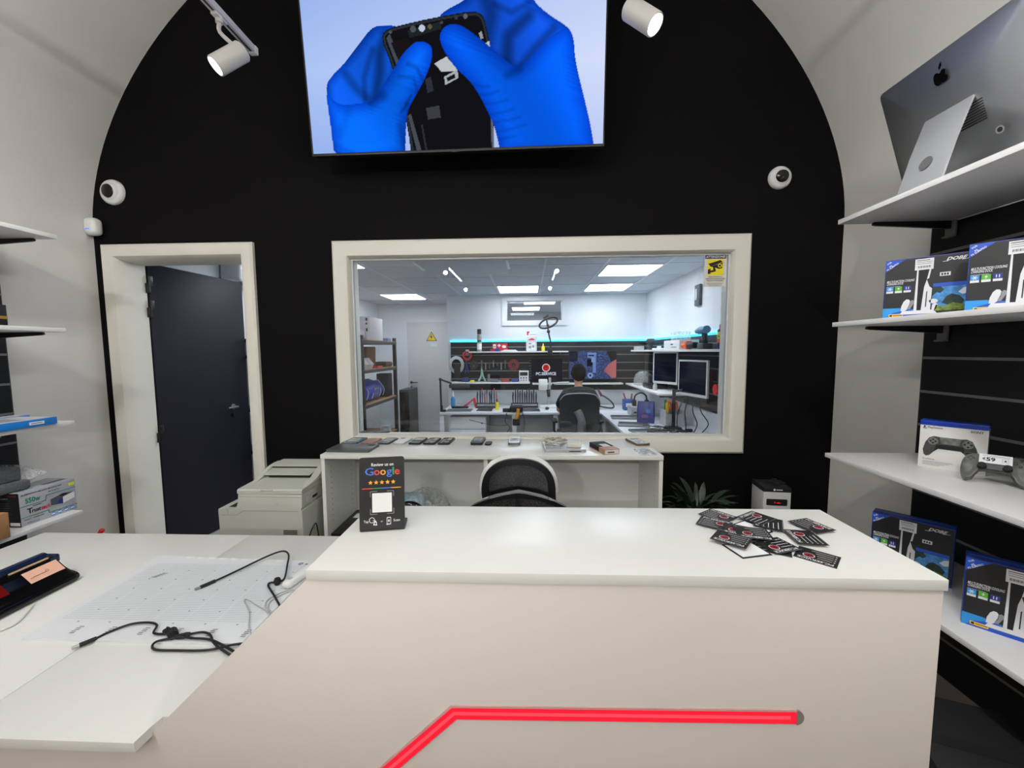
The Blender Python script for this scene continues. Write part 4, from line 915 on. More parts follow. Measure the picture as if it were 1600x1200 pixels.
spots = [(.528, .872, -30, 0, 'business card mostly buried at the front of the pile'), (.467, .858, 14, 1, 'business card turned to its blank white back at the front of the pile'), (.531, .962, -60, 1, 'business card with white back under the middle of the pile'),
         (.541, .876, 198, 0, 'business card front right in the pile, beside the white backed card'), (.487, 1.034, -52, 0, 'business card farthest back at the left of the pile'), (.456, .985, -36, 0, 'business card at the left end of the pile, second from the back'),
         (.497, .945, 150, 0, 'business card half hidden in the middle of the pile'), (.681, .975, -72, 0, 'business card at the far right corner of the pile'), (.624, .911, 82, 0, 'business card right of the pile with its title running away from the counter front'),
         (.585, .985, 60, 0, 'business card between the middle and the far right corner of the pile'), (.572, 1.012, 34, 0, 'business card at the back of the pile beside the gap'), (.516, .924, 168, 0, 'business card lying uppermost in the centre of the pile'), (.452, .893, 140, 0, 'business card at the front left of the pile, on top'),
         (.597, .833, 137, 0, 'single business card lying apart in front of the pile')]
n_f = n_b = 0
for k, (x, y, a, bk, l) in enumerate(spots):
    src = cb if bk else cf
    if bk: o = src if n_b == 0 else copy_tree(src); n_b += 1
    else: o = src if n_f == 0 else copy_tree(src); n_f += 1
    o.location = (x, y, 1.0702 + (0 if k == 13 else .0007 * k)); o.rotation_euler = (0, 0, R(a)); o['label'] = l

# ================================================================== LOW DESK
ZD = .7203
t = thing('desk_calendar_pad', 'large white planner pad with ruled lines lying on the low desk', 'desk pad', (-1.1, 1.2, ZD))
mb = MB(); mb.prism([(-.286, -.21), (.33, -.21), (.33, .216), (-.05, .226), (-.328, .242)], 0, .006); mb.build('sheets', paper, t, smooth=False)
mb = MB()
for k in range(9): mb.poly([(-.20 + .045 * k, .222 - .002 * k, .0064), (-.18 + .045 * k, .222 - .002 * k, .0068), (-.17 + .045 * k, .234 - .002 * k, .0066), (-.205 + .045 * k, .236 - .002 * k, .0064)])
mb.build('torn_edge', mat('torn paper', (238, 238, 238), .9), t)
d = Decal((0, 0, .0061), (1, 0, 0), (0, 1, 0)); li = mat('pale blue grey ruling', (176, 184, 194), .8)
for k in range(38): y = -.125 + .0082 * k; d.rect(-.27 - .02 * (y + .2), .315, y, y + .0011, 0, 1)
for k in range(7): x = -.28 + .095 * k; d.line(x, -.14, x - .022, .19, .0016, 1, 2)
for k in range(7):
    for j in range(6):
        x = -.21 + .095 * k; y = -.14 + .055 * j; d.rect(x, x + .005, y, y + .0035, 2, 3)
for k in range(6):
    x = -.18 + .098 * k
    for j in range(5): d.rect(x - .002 * (j % 2), x + .014 - .003 * (j % 2), -.186 + .0065 * j, -.1835 + .0065 * j, 2, 3)
for j in range(5): d.rect(-.21 + .004 * j, -.19 + .004 * j, .092 + .006 * j, .0945 + .006 * j, 2, 3)
d.ringd(.262, .194, .0055, .0085, 3, 2); d.ringd(.262, .194, .0015, .003, 3, 2); d.text('zuen', .277, .188, .016, 3, 2, bold=.03, shear=.25)
d.build('printed_lines', [li, mat('white ruling gap', (236, 238, 240), .8), mat('grey planner digits', (120, 116, 122), .8), mat('navy print', (44, 56, 130), .6)], t)
cable = mat('black cable rubber', (16, 16, 18), .5)
def place(pts, c): return [Vector(p) - Vector(c) for p in pts]
# cable arching over the pad
c0 = (-1.0, 1.30, ZD)
t = thing('charging_cable', 'black charging cable arching over the planner pad near the counter corner', 'cable', c0)
mb = MB(); mb.tube(place([(-1.062, 1.268, ZD + .012), (-1.03, 1.33, ZD + .014), (-.985, 1.42, ZD + .018), (-.945, 1.455, ZD + .022), (-.905, 1.43, ZD + .022), (-.868, 1.36, ZD + .018), (-.838, 1.30, ZD + .016), (-.832, 1.275, ZD + .014), (-.845, 1.262, ZD + .014)], c0), .0032)
mb.tube(place([(-.845, 1.262, ZD + .014), (-.868, 1.262, ZD + .012), (-.862, 1.245, ZD + .011), (-.815, 1.20, ZD + .010), (-.765, 1.15, ZD + .010), (-.70, 1.09, ZD + .005), (-.60, 1.05, ZD + .004)], c0), .0032); mb.build('cord', cable, t)
mb = MB(); mb.cyl(*place([(-1.062, 1.268, ZD + .012), (-1.084, 1.232, ZD + .011)], c0), .0058, n=12); mb.build('plug_sleeve', cable, t)
mb = MB(); mb.cyl(*place([(-1.084, 1.232, ZD + .011), (-1.092, 1.219, ZD + .011)], c0), .0035, n=10); mb.build('plug_tip', alu, t, label='silver plug tip')
mb = MB(); mb.lathe([(0, -.013), (.008, -.011), (.012, 0), (.008, .011), (0, .013)], 16, Matrix.Translation(place([(-.842, 1.262, ZD + .018)], c0)[0])); mb.build('cable_tie', blk_matte, t)
c0 = (-1.0, 1.0, ZD)
t = thing('charging_cable', 'black charging cable with a tied bundle at the near edge of the planner pad', 'cable', c0)
mb = MB(); mb.tube(place([(-1.180, .992, ZD + .008), (-1.165, 1.02, ZD + .010), (-1.135, 1.048, ZD + .012), (-1.09, 1.055, ZD + .013), (-1.055, 1.045, ZD + .013), (-1.035, 1.015, ZD + .012), (-1.0, 1.012, ZD + .012)], c0), .003)
for k in range(3):
    a = .004 * k
    mb.tube(place([(-1.01 + a, 1.035 - a, ZD + .012), (-1.0, 1.012 + a, ZD + .016 + a), (-.965, 1.005 - a, ZD + .014), (-.93 - a, 1.012, ZD + .016), (-.935, 1.0, ZD + .012), (-.975, 1.002, ZD + .018 - a), (-1.012 + a, 1.02, ZD + .014)], c0), .003, closed=True)
mb.tube(place([(-.945, 1.008, ZD + .012), (-.905, 1.022, ZD + .012), (-.872, 1.012, ZD + .012), (-.84, .985, ZD + .010), (-.78, .955, ZD + .006), (-.70, .92, ZD + .005)], c0), .003)
mb.tube(place([(-.955, 1.0, ZD + .012), (-1.0, .985, ZD + .010), (-.985, .963, ZD + .006), (-.92, .962, ZD + .005), (-.84, .965, ZD + .006), (-.78, .985, ZD + .008), (-.70, 1.0, ZD + .005)], c0), .003)
mb.tube(place([(-.96, 1.006, ZD + .014), (-.915, .998, ZD + .013), (-.86, .995, ZD + .012), (-.80, .975, ZD + .008), (-.72, .94, ZD + .005)], c0), .003); mb.build('cord', cable, t)
mb = MB(); mb.tube(place([(-.985, 1.018, ZD + .016), (-.965, 1.000, ZD + .017)], c0), .012, n=10, sub=1); mb.build('cable_tie', blk_matte, t)
mb = MB(); mb.cyl(*place([(-1.178, .995, ZD + .008), (-1.196, .968, ZD + .008)], c0), .0058, n=12); mb.build('plug_sleeve', cable, t)
mb = MB(); mb.cyl(*place([(-1.196, .968, ZD + .008), (-1.204, .956, ZD + .008)], c0), .0035, n=10); mb.build('plug_tip', alu, t, label='silver plug tip')
t = thing('thin_cable', 'thin pale grey cable looped on the planner pad beside the sloping panel', 'cable', (-.83, 1.1, ZD))
c0 = (-.83, 1.1, ZD)
mb = MB(); mb.tube(place([(-.742, 1.0, ZD + .009), (-.79, 1.05, ZD + .0085), (-.835, 1.115, ZD + .0085), (-.89, 1.17, ZD + .0085), (-.878, 1.172, ZD + .0085), (-.83, 1.145, ZD + .0085), (-.775, 1.118, ZD + .0085), (-.70, 1.09, ZD + .0085)], c0), .0018)
mb.tube(place([(-.77, 1.235, ZD + .0085), (-.80, 1.215, ZD + .0085), (-.818, 1.175, ZD + .0085), (-.80, 1.135, ZD + .0085), (-.765, 1.105, ZD + .0085)], c0), .0018); mb.tube(place([(-.76, 1.23, ZD + .0085), (-.79, 1.205, ZD + .0085), (-.805, 1.17, ZD + .0085), (-.79, 1.135, ZD + .0085), (-.755, 1.11, ZD + .0085)], c0), .0018)
mb.build('cord', mat('pale grey cable', (178, 180, 178), .5), t)
t = thing('handheld_scanner', 'white handheld device with grey button half hidden behind the counter corner', 'scanner', (-.785, 1.29, ZD + .0065), (0, 0, R(-12)))
mb = MB(); mb.box(-.018, .018, -.06, .09, 0, .026, .012, 4); mb.build('shell', wht, t)
mb = MB(); mb.lathe([(0, .0262), (.008, .0262), (.008, .0275), (0, .0278)], 18, Matrix.Translation((-.002, -.035, 0))); mb.build('button', lgt, t)
# payment terminals
t = thing('payment_terminal', 'glossy black payment terminal with peach sticker on the low desk', 'card terminal', (-1.63, 1.145, ZD))
pf = [(-.10, .0), (.064, .0), (.074, .008), (.074, .018), (.064, .027), (.030, .036), (-.008, .072), (-.030, .083), (-.062, .090), (-.09, .078), (-.102, .05)]
mb = MB(); rings = []
for y, k in ((-.17, .90), (-.164, .97), (-.15, 1.0), (.120, 1.0), (.134, .985), (.140, .94)): rings.append([Vector((x * k, y, .04 + (z - .04) * k)) for x, z in smooth_poly(pf, 1)])
mb.ring_loft(rings); mb.build('body', blk_gloss, t, angle=45)
mb = MB(); mb.cyl((-.055, .01, .068), (-.055, .140, .068), .026, n=22); mb.box(-.05, -.006, .132, .150, .060, .088, .006); mb.build('paper_roll_cover', mat('gloss plastic with painted blue reflection', (24, 36, 64), .08), t, label='glossy roll cover with painted blue reflection')  # blue reflection painted into the cover's base colour
mb = MB(); mb.box(-.024, -.018, .02, .125, .0805, .0845); mb.build('paper_slot', mat('peach plastic strip', (206, 168, 138), .4), t)
sl = Vector((.038, 0, -.036)).normalized(); peach = mat('peach sticker', (236, 184, 158), .5)
d = Decal(Vector((.011, .091, .054)), (0, 1, 0), -sl); d.l = 2; d.rect(-.052, .044, -.024, .026, 0, 3); d.rect(-.036, .0, -.002, .0005, 1, 4); d.text('ww', -.044, -.005, .012, 1, 4, width=.008); d.ringd(.004, .002, .003, .0045, 1, 4); d.build('peach_sticker', [peach, mat('sticker brown print', (120, 70, 60), .6)], t, label='peach sticker')
d = Decal(Vector((.011, -.05, .054)), (0, 1, 0), -sl); d.l = 2; d.rect(-.06, .035, -.022, .024, 0, 3); d.rect(-.05, .02, .004, .010, 1, 4); d.rect(-.05, .01, -.008, -.003, 1, 4); d.build('red_screen', [glow('red lit screen', (150, 30, 30), .35), ink_w], t, label='lit red screen')
t = thing('white_cable', 'white cable curling out from under the black payment terminal', 'cable', (-1.54, 1.05, ZD))
c0 = (-1.54, 1.05, ZD)
mb = MB(); mb.tube(place([(-1.545, 1.14, ZD + .004), (-1.515, 1.10, ZD + .004), (-1.485, 1.05, ZD + .004), (-1.50, 1.01, ZD + .004), (-1.54, .965, ZD + .004), (-1.64, .93, ZD + .004)], c0), .0028); mb.build('cord', mat('white cable', (222, 222, 216), .45), t)

# ================================================================== BEHIND THE COUNTER
# --- printer
t = thing('printer_stand', 'low white cabinet carrying the printer behind the desk', 'cabinet', (-1.44, 2.26, 0))
mb = MB(); mb.box(-.24, .235, -.2, .2, 0, .30, .002); mb.build('carcass', white_lam, t)
mb = MB(); mb.box(-.232, .228, -.206, -.2005, .02, .29, .001); dd = mb.build('door', white_lam, t)
mb = MB(); mb.cyl((.18, -.206, .22), (.18, -.224, .22), .01); mb.build('knob', steel, dd)
PX, PY = -1.44, 2.25
t = thing('printer', 'pale grey multifunction laser printer beside the open cabinet', 'printer', (PX, PY, .3005))
def pw(x, z): return (x - PX, z - .3005)
body = [pw(-1.668, .302), pw(-1.212, .302), pw(-1.210, .655), pw(-1.222, .664), pw(-1.210, .672), pw(-1.208, .747), pw(-1.558, .750), pw(-1.561, .700), pw(-1.566, .678), pw(-1.578, .668), pw(-1.60, .664), pw(-1.672, .664), pw(-1.674, .655)]
mb = MB(); mb.prism(body, -.2, .2, pm, bev=.003); mb.build('body', printer_w, t)
mb = MB()
def pz(x, y, z): return Vector((x - PX, y - PY, z - .3005))
L0, L1 = -1.560, -1.205
lid = [(2.047, .750), (2.047, .768), (2.055, .7735), (2.20, .780), (2.449, .790), (2.449, .750)]
mb.ring_loft([[pz(L0, y, z) for y, z in lid], [pz(L1, y, z) for y, z in lid]]); mb.build('scanner_lid', printer_w, t, angle=30)
adf = [(2.31, .788), (2.305, .815), (2.31, .826), (2.36, .832), (2.449, .832), (2.449, .788)]
mb = MB(); mb.ring_loft([[pz(L0 + .012, y, z) for y, z in adf], [pz(L1 - .004, y, z) for y, z in adf]]); mb.build('document_feeder', printer_w, t, angle=30)
for xa, xb in ((L0 + .006, L0 + .030), (L1 - .045, L1 - .003)):
    ck = [(2.08, .774), (2.17, .781), (2.22, .790), (2.26, .812), (2.31, .828), (2.36, .833), (2.40, .833), (2.40, .78)]
    mb = MB(); mb.ring_loft([[pz(xa, y, z) for y, z in ck], [pz(xb, y, z) for y, z in ck]]); mb.build('feeder_cheek', printer_w, t, angle=40)
mb = MB(); mb.ring_loft([[pz(x, y, z) for y, z in ((2.215, .800), (2.215, .804), (2.32, .815), (2.32, .809))] for x in (L0 + .03, L1 - .05)]); mb.build('paper_tray', printer_w, t)
mb = MB(); mb.box(*[v for p in ((L0 + .03 - PX, L1 - .045 - PX), (2.303 - PY, 2.312 - PY), (.8165 - .3005, .8235 - .3005)) for v in p]); mb.box(*[v for p in ((L0 + .06 - PX, L1 - .05 - PX), (2.225 - PY, 2.30 - PY), (.7835 - .3005, .797 - .3005)) for v in p]); mb.build('feeder_slot', blk_matte, t, label='dark feeder slot')
mb = MB(); mb.box(-1.43 - PX, -1.365 - PX, 2.044 - PY, 2.075 - PY, .7655 - .3005, .7755 - .3005, .002); mb.build('lid_grip', printer_w, t)
mb = MB(); mb.prism([(-.195, -.17), (-.145, -.17), (-.135, -.10), (-.135, .12), (-.195, .12)], .3637, .3642); mb.build('output_slot', blk_matte, t, label='dark paper output slot')
d = Decal(pz(0, 2.0498, 0) , (1, 0, 0), (0, 0, 1)); X0 = PX; seam = mat('printer seam line', (128, 130, 122), .6)
def dl(x0, z0, x1, z1, w=.0016, m=0): d.line(x0, z0, x1, z1, w, m, 1)
dl(-1.556, .7335, -1.21, .731); dl(-1.66, .631, -1.572, .631); dl(-1.572, .631, -1.535, .655); dl(-1.535, .655, -1.23, .654); dl(-1.62, .662, -1.62, .634)
for k in range(3):
    d.rect(-1.318, -1.242, .526 + .009 * k, .532 + .009 * k, 1, 1)
d.pg([(-1.348, .692), (-1.342, .692), (-1.345, .697)], 0, 1); d.build('panel_seams', [seam, drk], t)
d = Decal(pz(-1.2068, 0, 0), (0, 1, 0), (0, 0, 1)); d.rect(2.09, 2.10, .69, .72, 0, 1); d.rect(2.15, 2.20, .692, .705, 1, 1); d.rect(2.26, 2.275, .70, .73, 1, 1); d.rect(2.285, 2.30, .70, .73, 1, 1); d.line(2.23, .735, 2.3, .74, .002, 1, 1); d.build('side_ports', [wht, ink], t)
mb = MB(); mb.tube([pz(-1.21, 2.10, .48), pz(-1.195, 2.11, .53), pz(-1.18, 2.13, .55), pz(-1.17, 2.14, .4)], .0035); mb.build('power_lead', blk, t); 

# --- office chair with white framed headrest, facing the customer
CX, CY = -.045, 1.74
t = thing('office_chair', 'black mesh office chair with white rimmed headrest behind the counter', 'office chair', (CX, CY, 0))
mesh_f = woven('black chair mesh', (24, 24, 26), 420, .92); mesh_l = woven('headrest mesh', (52, 52, 54), 380, .85); chair_w = mat('white chair plastic', (214, 214, 212), .4)
def hcurve(x, z, c): return c * (x / .16) ** 2           # curls towards the sitter (-y)
hd = []
for k in range(33):
    a = PI * k / 32; hd.append((-.158 * math.copysign(abs(math.cos(a)) ** .8, math.cos(a)), .895 + .142 * math.sin(a) ** .75))
hd = [(x, z) for x, z in hd]
low = [(.160, .868), (.10, .884), (0, .900), (-.10, .884), (-.155, .872)]
ring = hd + low
def pt(x, z, dy=0.0): return Vector((x, -.02 - .045 * (x / .16) ** 2 + dy - (z - .9) * .10, z))
mb = MB(); cen_ = (0, .955); rings = []
for s_ in (1.0, .80): rings.append([pt(x, z) if s_ == 1 else pt(x * .80, cen_[1] + (z - cen_[1]) * .70, -.004) for x, z in ring])
rb = [[p + Vector((0, .018, 0)) for p in r] for r in reversed(rings)]
mb.ring_loft([rings[0], rings[1], rb[0], rb[1], rings[0]], cap0=False, cap1=False); bmesh.ops.remove_doubles(mb.bm, verts=mb.bm.verts, dist=1e-5); mb.build('headrest_frame', blk, t, angle=60)
mb = MB(); mb.poly([pt(x * .81, cen_[1] + (z - cen_[1]) * .72, .006) for x, z in ring]); mb.build('headrest_mesh', mesh_l, t)
mb = MB(); o_r = [pt(x * 1.0, z, .02) for x, z in hd]; o_o = [pt(x * 1.075, .885 + (z - .885) * 1.085, .03) for x, z in hd]; o_b = [p + Vector((0, .02, 0)) for p in o_o]; i_b = [p + Vector((0, .02, 0)) for p in o_r]
for i in range(len(o_r)):
    pass
cols = [[a, b, c, e] for a, b, c, e in zip(o_r, o_o, o_b, i_b)]
mb.ring_loft(cols); mb.build('headrest_rim', chair_w, t, angle=60, label='white headrest rim')
mb = MB(); mb.tube([Vector((0, .0, .93)), Vector((0, .035, .90)), Vector((0, .05, .84)), Vector((0, .05, .74))], .018, n=10); mb.tube([Vector((-.13, -.01, .862)), Vector((-.06, .012, .872)), Vector((0, .02, .878)), Vector((.06, .012, .872)), Vector((.13, -.01, .862))], .011, n=8); mb.build('headrest_stem', lgt, t)
bk = [(-.285, .40), (-.27, .62), (-.265, .76), (-.245, .805), (-.18, .842), (-.09, .862), (0, .868), (.09, .862), (.18, .842), (.245, .805), (.265, .76), (.27, .62), (.285, .40), (.12, .36), (-.12, .36)]
bk = smooth_poly(bk, 1)
def pb(x, z, dy=0): return Vector((x, .015 - .085 * (x / .28) ** 2 + dy - .05 * (z - .6), z))
mb = MB(); r0 = [pb(x, z) for x, z in bk]; r1 = [pb(x * .93, .61 + (z - .61) * .93, .0) for x, z in bk]
mb.ring_loft([r0, r1, [p + Vector((0, .02, 0)) for p in r1], [p + Vector((0, .02, 0)) for p in r0], r0], cap0=False, cap1=False); bmesh.ops.remove_doubles(mb.bm, verts=mb.bm.verts, dist=1e-5); mb.build('back_frame', blk, t, angle=60)
mb = MB(); N_ = 14
r_in = []
for s_ in (1.0, .66, .33, .02): r_in.append([pb(x * .94 * s_, .61 + (z - .61) * .94 * s_, .008) for x, z in bk])
mb.ring_loft(r_in, cap0=False); mb.build('back_mesh', mesh_f, t)
mb = MB(); mb.ring_loft([[Vector((x, y - .20, z)) for x, y in rrect(-.25, .25, -.24, .22, .09)] for z in (.44, .45, .50, .515)]); mb.build('seat', mat('black seat fabric', (26, 26, 28), .9, var=.2, scale=200), t)
mb = MB(); mb.tube([(0, .05, .75), (0, .07, .6), (0, .05, .43), (0, -.12, .42)], .028, n=10); mb.build('back_spine', chair_w, t)
mb = MB(); mb.cyl((0, -.2, .10), (0, -.2, .44), .026); mb.build('gas_column', steel, t)
mb = MB()
for k in range(5): a = 2 * PI * k / 5 + .3; mb.tube([(0, -.2, .10), (.16 * math.cos(a), -.2 + .16 * math.sin(a), .095), (.29 * math.cos(a), -.2 + .29 * math.sin(a), .065)], lambda u: .026 - .012 * u, n=8, sub=1)
mb.build('star_base', chair_w, t)
for k in range(5):
    a = 2 * PI * k / 5 + .3; mb = MB(); x, y = .29 * math.cos(a), -.2 + .29 * math.sin(a); mb.cyl((x - .02, y, .028), (x + .02, y, .028), .028, n=14); mb.cyl((x, y, .03), (x, y, .07), .008, n=8); mb.build('caster', blk, t)
for s in (-1, 1):
    mb = MB(); mb.tube([(s * .22, -.2, .43), (s * .31, -.2, .45), (s * .32, -.18, .60)], .016, n=8, sub=2); mb.box(s * .32 - .04, s * .32 + .04, -.32, -.06, .60, .63, .012, 3); mb.build('armrest', blk, t)

# --- things in the open cabinet
t = thing('black_device_box', 'black flat device with white sticker on the left shelf of the open cabinet', 'device', (-1.04, 2.345, .4205))
mb = MB(); mb.box(-.09, .09, -.16, .19, 0, .05, .004); mb.build('case', blk, t)
mb = MB(); mb.box(-.06, -.02, .06, .13, .0502, .0508); mb.build('white_sticker', paper, t, label='white sticker')
t = thing('bagged_equipment', 'clear plastic bag with blue wrapping and black straps inside the open cabinet', 'bag', (-.66, 2.40, .4205))
mb = MB(); mb.box(-.14, .10, -.10, .10, 0, .10, .02); mb.box(-.16, .02, -.08, .09, .09, .20, .04, 3); mb.build('blue_wrapping', mat('pale blue wrapping film', (150, 190, 205), .5, var=.15), t, label='pale blue wrapping')
mb = MB(); mb.tube([(-.13, -.105, .10), (-.09, -.11, .17), (-.02, -.11, .18), (.03, -.11, .14), (.01, -.11, .10)], .022, n=10); mb.tube([(-.10, -.115, .09), (-.06, -.12, .13), (-.01, -.12, .13)], .018, n=10); mb.build('black_strap', blk_gloss, t, label='black strap')
mb = MB(); rings = []
for z, k in ((.0, 1.0), (.05, 1.06), (.12, 1.0), (.17, .85), (.21, .62), (.235, .3)):
    rings.append([Vector((.02 + (.155 + .012 * rnd.uniform(-1, 1)) * k * math.cos(2 * PI * i / 18) , (.135 + .012 * rnd.uniform(-1, 1)) * k * math.sin(2 * PI * i / 18), z + rnd.uniform(-.008, .008) * (z > 0))) for i in range(18)])
mb.ring_loft(rings); mb.build('plastic_bag', film('bag film', (225, 228, 228), .3), t, label='clear plastic bag')

# --- phones and small devices on the open cabinet
ZC = .9353
def slab_phone(x, y, w, l, a, h, top, side, label, group, kind='smartphone', extra=None):
    t = thing(kind, label, 'phone' if kind == 'smartphone' else 'device', (x, y, ZC), (0, 0, R(a)), group=group)
    mb = MB(); mb.prism(rrect(-w / 2, w / 2, -l / 2, l / 2, .012), 0, h, bev=.002); mb.build('case', side, t)
    mb = MB(); mb.prism(rrect(-w / 2 + .004, w / 2 - .004, -l / 2 + .004, l / 2 - .004, .009), h, h + .0006); mb.build('back_cover' if extra != 'screen' else 'screen', top, t)
    d = Decal((0, 0, h + .0007), (1, 0, 0), (0, 1, 0))
    if extra == 'camera': d.pg(rrect(-w / 2 + .008, -w / 2 + .034, l / 2 - .04, l / 2 - .010, .006), 0, 1); d.disc(-w / 2 + .016, l / 2 - .018, .005, 1, 2); d.disc(-w / 2 + .026, l / 2 - .030, .005, 1, 2)
    elif extra == 'open':
        d.rect(-w * .36, -w * .05, -l * .30, l * .18, 1, 1); d.rect(.0, w * .34, -l * .36, -l * .12, 2, 1); d.rect(.0, w * .34, .0, l * .38, 2, 1); d.disc(-w * .2, l * .32, .009, 1, 2); d.disc(w * .18, -l * .22, .006, 0, 3); d.rect(-w * .36, -w * .1, -l * .42, -l * .34, 2, 2)
    elif extra == 'label': d.rect(-w * .30, w * .30, -l * .25, l * .25, 2, 1); d.rect(-w * .2, w * .2, .0, l * .06, 0, 2)
    elif extra == 'drive': d.rect(-w * .36, w * .34, -l * .2, l * .30, 2, 1); d.disc(0, l * .06, w * .22, 1, 2)
    elif extra == 'teal': d.rect(-w * .4, w * .4, -l * .42, -l * .30, 3, 1); d.rect(-w * .4, w * .4, .0, l * .38, 2, 1)
    d.build('back_details', [ink, ink_g, mat('silver component', (176, 178, 180), .4), green], t)
    return t
GP = 'phones laid in a row on the open cabinet'
graph = mat('graphite metal', (70, 72, 76), .35, .6)
slab_phone(-1.105, 2.490, .098, .172, -3, .009, mat('steel blue glass', (60, 104, 148), .2), mat('dark teal edge', (30, 70, 84), .4), 'steel blue tablet phone, leftmost in the row on the open cabinet', GP, extra='label')
slab_phone(-.995, 2.480, .080, .155, -3, .008, mat('rose copper metal', (190, 146, 124), .3, .5), mat('copper edge', (160, 116, 98), .35, .5), 'rose copper phone next to the steel blue one', GP, extra=None)
slab_phone(-.890, 2.487, .076, .16, -4, .009, mat('grey glass back', (122, 126, 126), .25), graph, 'grey phone third from the left on the open cabinet', GP, extra='label')
slab_phone(-.797, 2.488, .076, .16, -4, .008, mat('white glass back', (222, 222, 220), .25), mat('pale silver edge', (190, 190, 190), .35, .4), 'white phone in the row on the open cabinet', GP, extra='camera')
slab_phone(-.695, 2.485, .074, .165, -4, .010, mat('opened phone dark board', (44, 50, 50), .5), blk, 'opened dark phone with grey plate, left of the two boards', GP, extra='teal')
slab_phone(-.606, 2.485, .074, .165, -4, .009, blk, blk_matte, 'opened black phone showing its inner board, middle of the dark trio', GP, extra='open')
slab_phone(-.516, 2.485, .074, .17, -3, .009, blk_matte, blk, 'opened black phone showing its inner board, right of the dark trio', GP, extra='open')
slab_phone(-.315, 2.476, .072, .17, -2, .016, mat('dark drive shell', (84, 86, 88), .4, .4), blk, 'dark hard drive with bare platter plate on the open cabinet', None, kind='hard_drive', extra='drive')
slab_phone(-.247, 2.434, .038, .088, -2, .007, drk, blk_matte, 'tiny dark grey drive beside the hard drive', None, kind='memory_drive', extra=None)
slab_phone(-.089, 2.476, .072, .17, 0, .016, mat('bare metal shell', (186, 186, 184), .3, .5), mat('grey metal edge', (110, 112, 112), .4, .4), 'silver disk unit alone in the middle of the open cabinet', None, kind='hard_drive', extra='drive')
t = thing('closed_tablet', 'dark grey closed laptop at the left end of the open cabinet', 'laptop', (-1.025, 2.292, ZC), (0, 0, R(-2)))
mb = MB(); mb.prism(rrect(-.125, .125, -.085, .075, .008), 0, .008, bev=.001); mb.prism(rrect(-.125, .125, -.084, .075, .008), .0086, .014, bev=.001); mb.build('case', mat('dark grey laptop shell', (92, 94, 98), .4, .3), t)
mb = MB(); mb.prism(rrect(.07, .112, .02, .06, .01), .0142, .0148); mb.build('camera_patch', blk, t)
t = thing('closed_laptop', 'closed silver laptop carrying a cable coil and charger', 'laptop', (.200, 2.355, ZC), (0, 0, R(2)))
mb = MB(); mb.prism(rrect(-.115, .115, -.13, .13, .008), 0, .010, bev=.001); mb.build('base', mat('silver laptop base', (186, 188, 190), .35, .7), t)
mb = MB(); mb.prism(rrect(-.115, .115, -.129, .13, .008), .0106, .017, bev=.001); mb.build('lid', mat('silver laptop lid', (206, 207, 208), .35, .6), t)
mb = MB(); mb.box(.02, .085, -.1305, -.1300, .003, .008); mb.build('side_ports', ink, t)
t = thing('cable_coil', 'coil of off white cable on the silver laptop', 'cable', (.155, 2.395, ZC + .0172))
mb = MB(); P = []
rc = random.Random(21)
for k in range(64):
    a = k * .62 + rc.uniform(-.1, .1); r_ = rc.uniform(.042, .078) if k % 5 else rc.uniform(.02, .05); P.append((r_ * math.cos(a) * 1.15, r_ * math.sin(a), .004 + rc.uniform(0, .026)))
mb.tube(P, .0030, n=6, sub=4); mb.build('cord', mat('cream white cable', (206, 203, 190), .5), t)
t = thing('charger_brick', 'white square charger brick on the silver laptop', 'charger', (.262, 2.30, ZC + .0172), (0, 0, R(-8)))
mb = MB(); mb.box(-.04, .04, -.04, .04, 0, .028, .006, 3); mb.build('brick', mat('cream white plastic', (222, 219, 208), .4), t)
t = thing('small_product_box', 'small black and copper product box on the open cabinet right of the laptop', 'box', (.425, 2.275, ZC), (0, 0, R(16)))
mb = MB(); mb.box(-.045, .045, -.095, .095, 0, .030, .001); mb.build('carton', mat('copper brown card', (170, 130, 106), .5), t)
mb = MB(); mb.box(-.0455, .0455, -.03, .0955, .006, .0306, .0005); mb.build('sleeve', blk_matte, t, label='black sleeve')
mb = MB(); mb.box(-.02, .025, -.035, .03, .0308, .0312); mb.build('white_label', paper, t)
d = Decal((-.045, -.0952, 0), (1, 0, 0), (0, 0, 1)); d.rect(.004, .086, .004, .026, 0, 1); d.rect(.02, .06, .010, .016, 1, 2); d.build('end_print', [mat('pale end label', (206, 204, 200), .5), ink], t)
t = thing('board_frame', 'brown framed white circuit plate at the back right of the open cabinet', 'device', (.665, 2.470, ZC), (0, 0, R(12)))
mb = MB(); mb.prism(rrect(-.042, .042, -.08, .085, .010), 0, .012, bev=.001); mb.build('frame', mat('bronze brown frame', (92, 76, 60), .45), t)
mb = MB(); mb.prism(rrect(-.036, .036, -.072, .077, .008), .012, .0135); mb.build('plate', mat('white board plate', (206, 206, 200), .4), t)
d = Decal((0, 0, .0136), (1, 0, 0), (0, 1, 0)); d.rect(-.025, .028, .03, .06, 0, 1); d.rect(-.028, .02, -.02, -.012, 1, 1); d.disc(.02, -.04, .006, 1, 1); d.rect(-.03, -.01, -.06, -.04, 0, 1); d.build('components', [ink_g, ink], t)
t = thing('part_bag', 'small clear bag with parts at the front right corner of the open cabinet', 'bag', (.645, 2.238, ZC), (0, 0, R(5)))
mb = MB(); mb.ring_loft([[Vector((x, y, z)) for x, y in rrect(-.044 * k, .044 * k, -.066 * k, .066 * k, .008)] for z, k in ((0, 1), (.004, .97), (.008, .75))]); mb.build('plastic_bag', film('silver blister film', (222, 226, 228), .55), t)
mb = MB(); mb.box(-.024, .006, -.03, .02, .001, .006, .001); mb.build('part', mat('teal grey part', (120, 146, 150), .5), t)

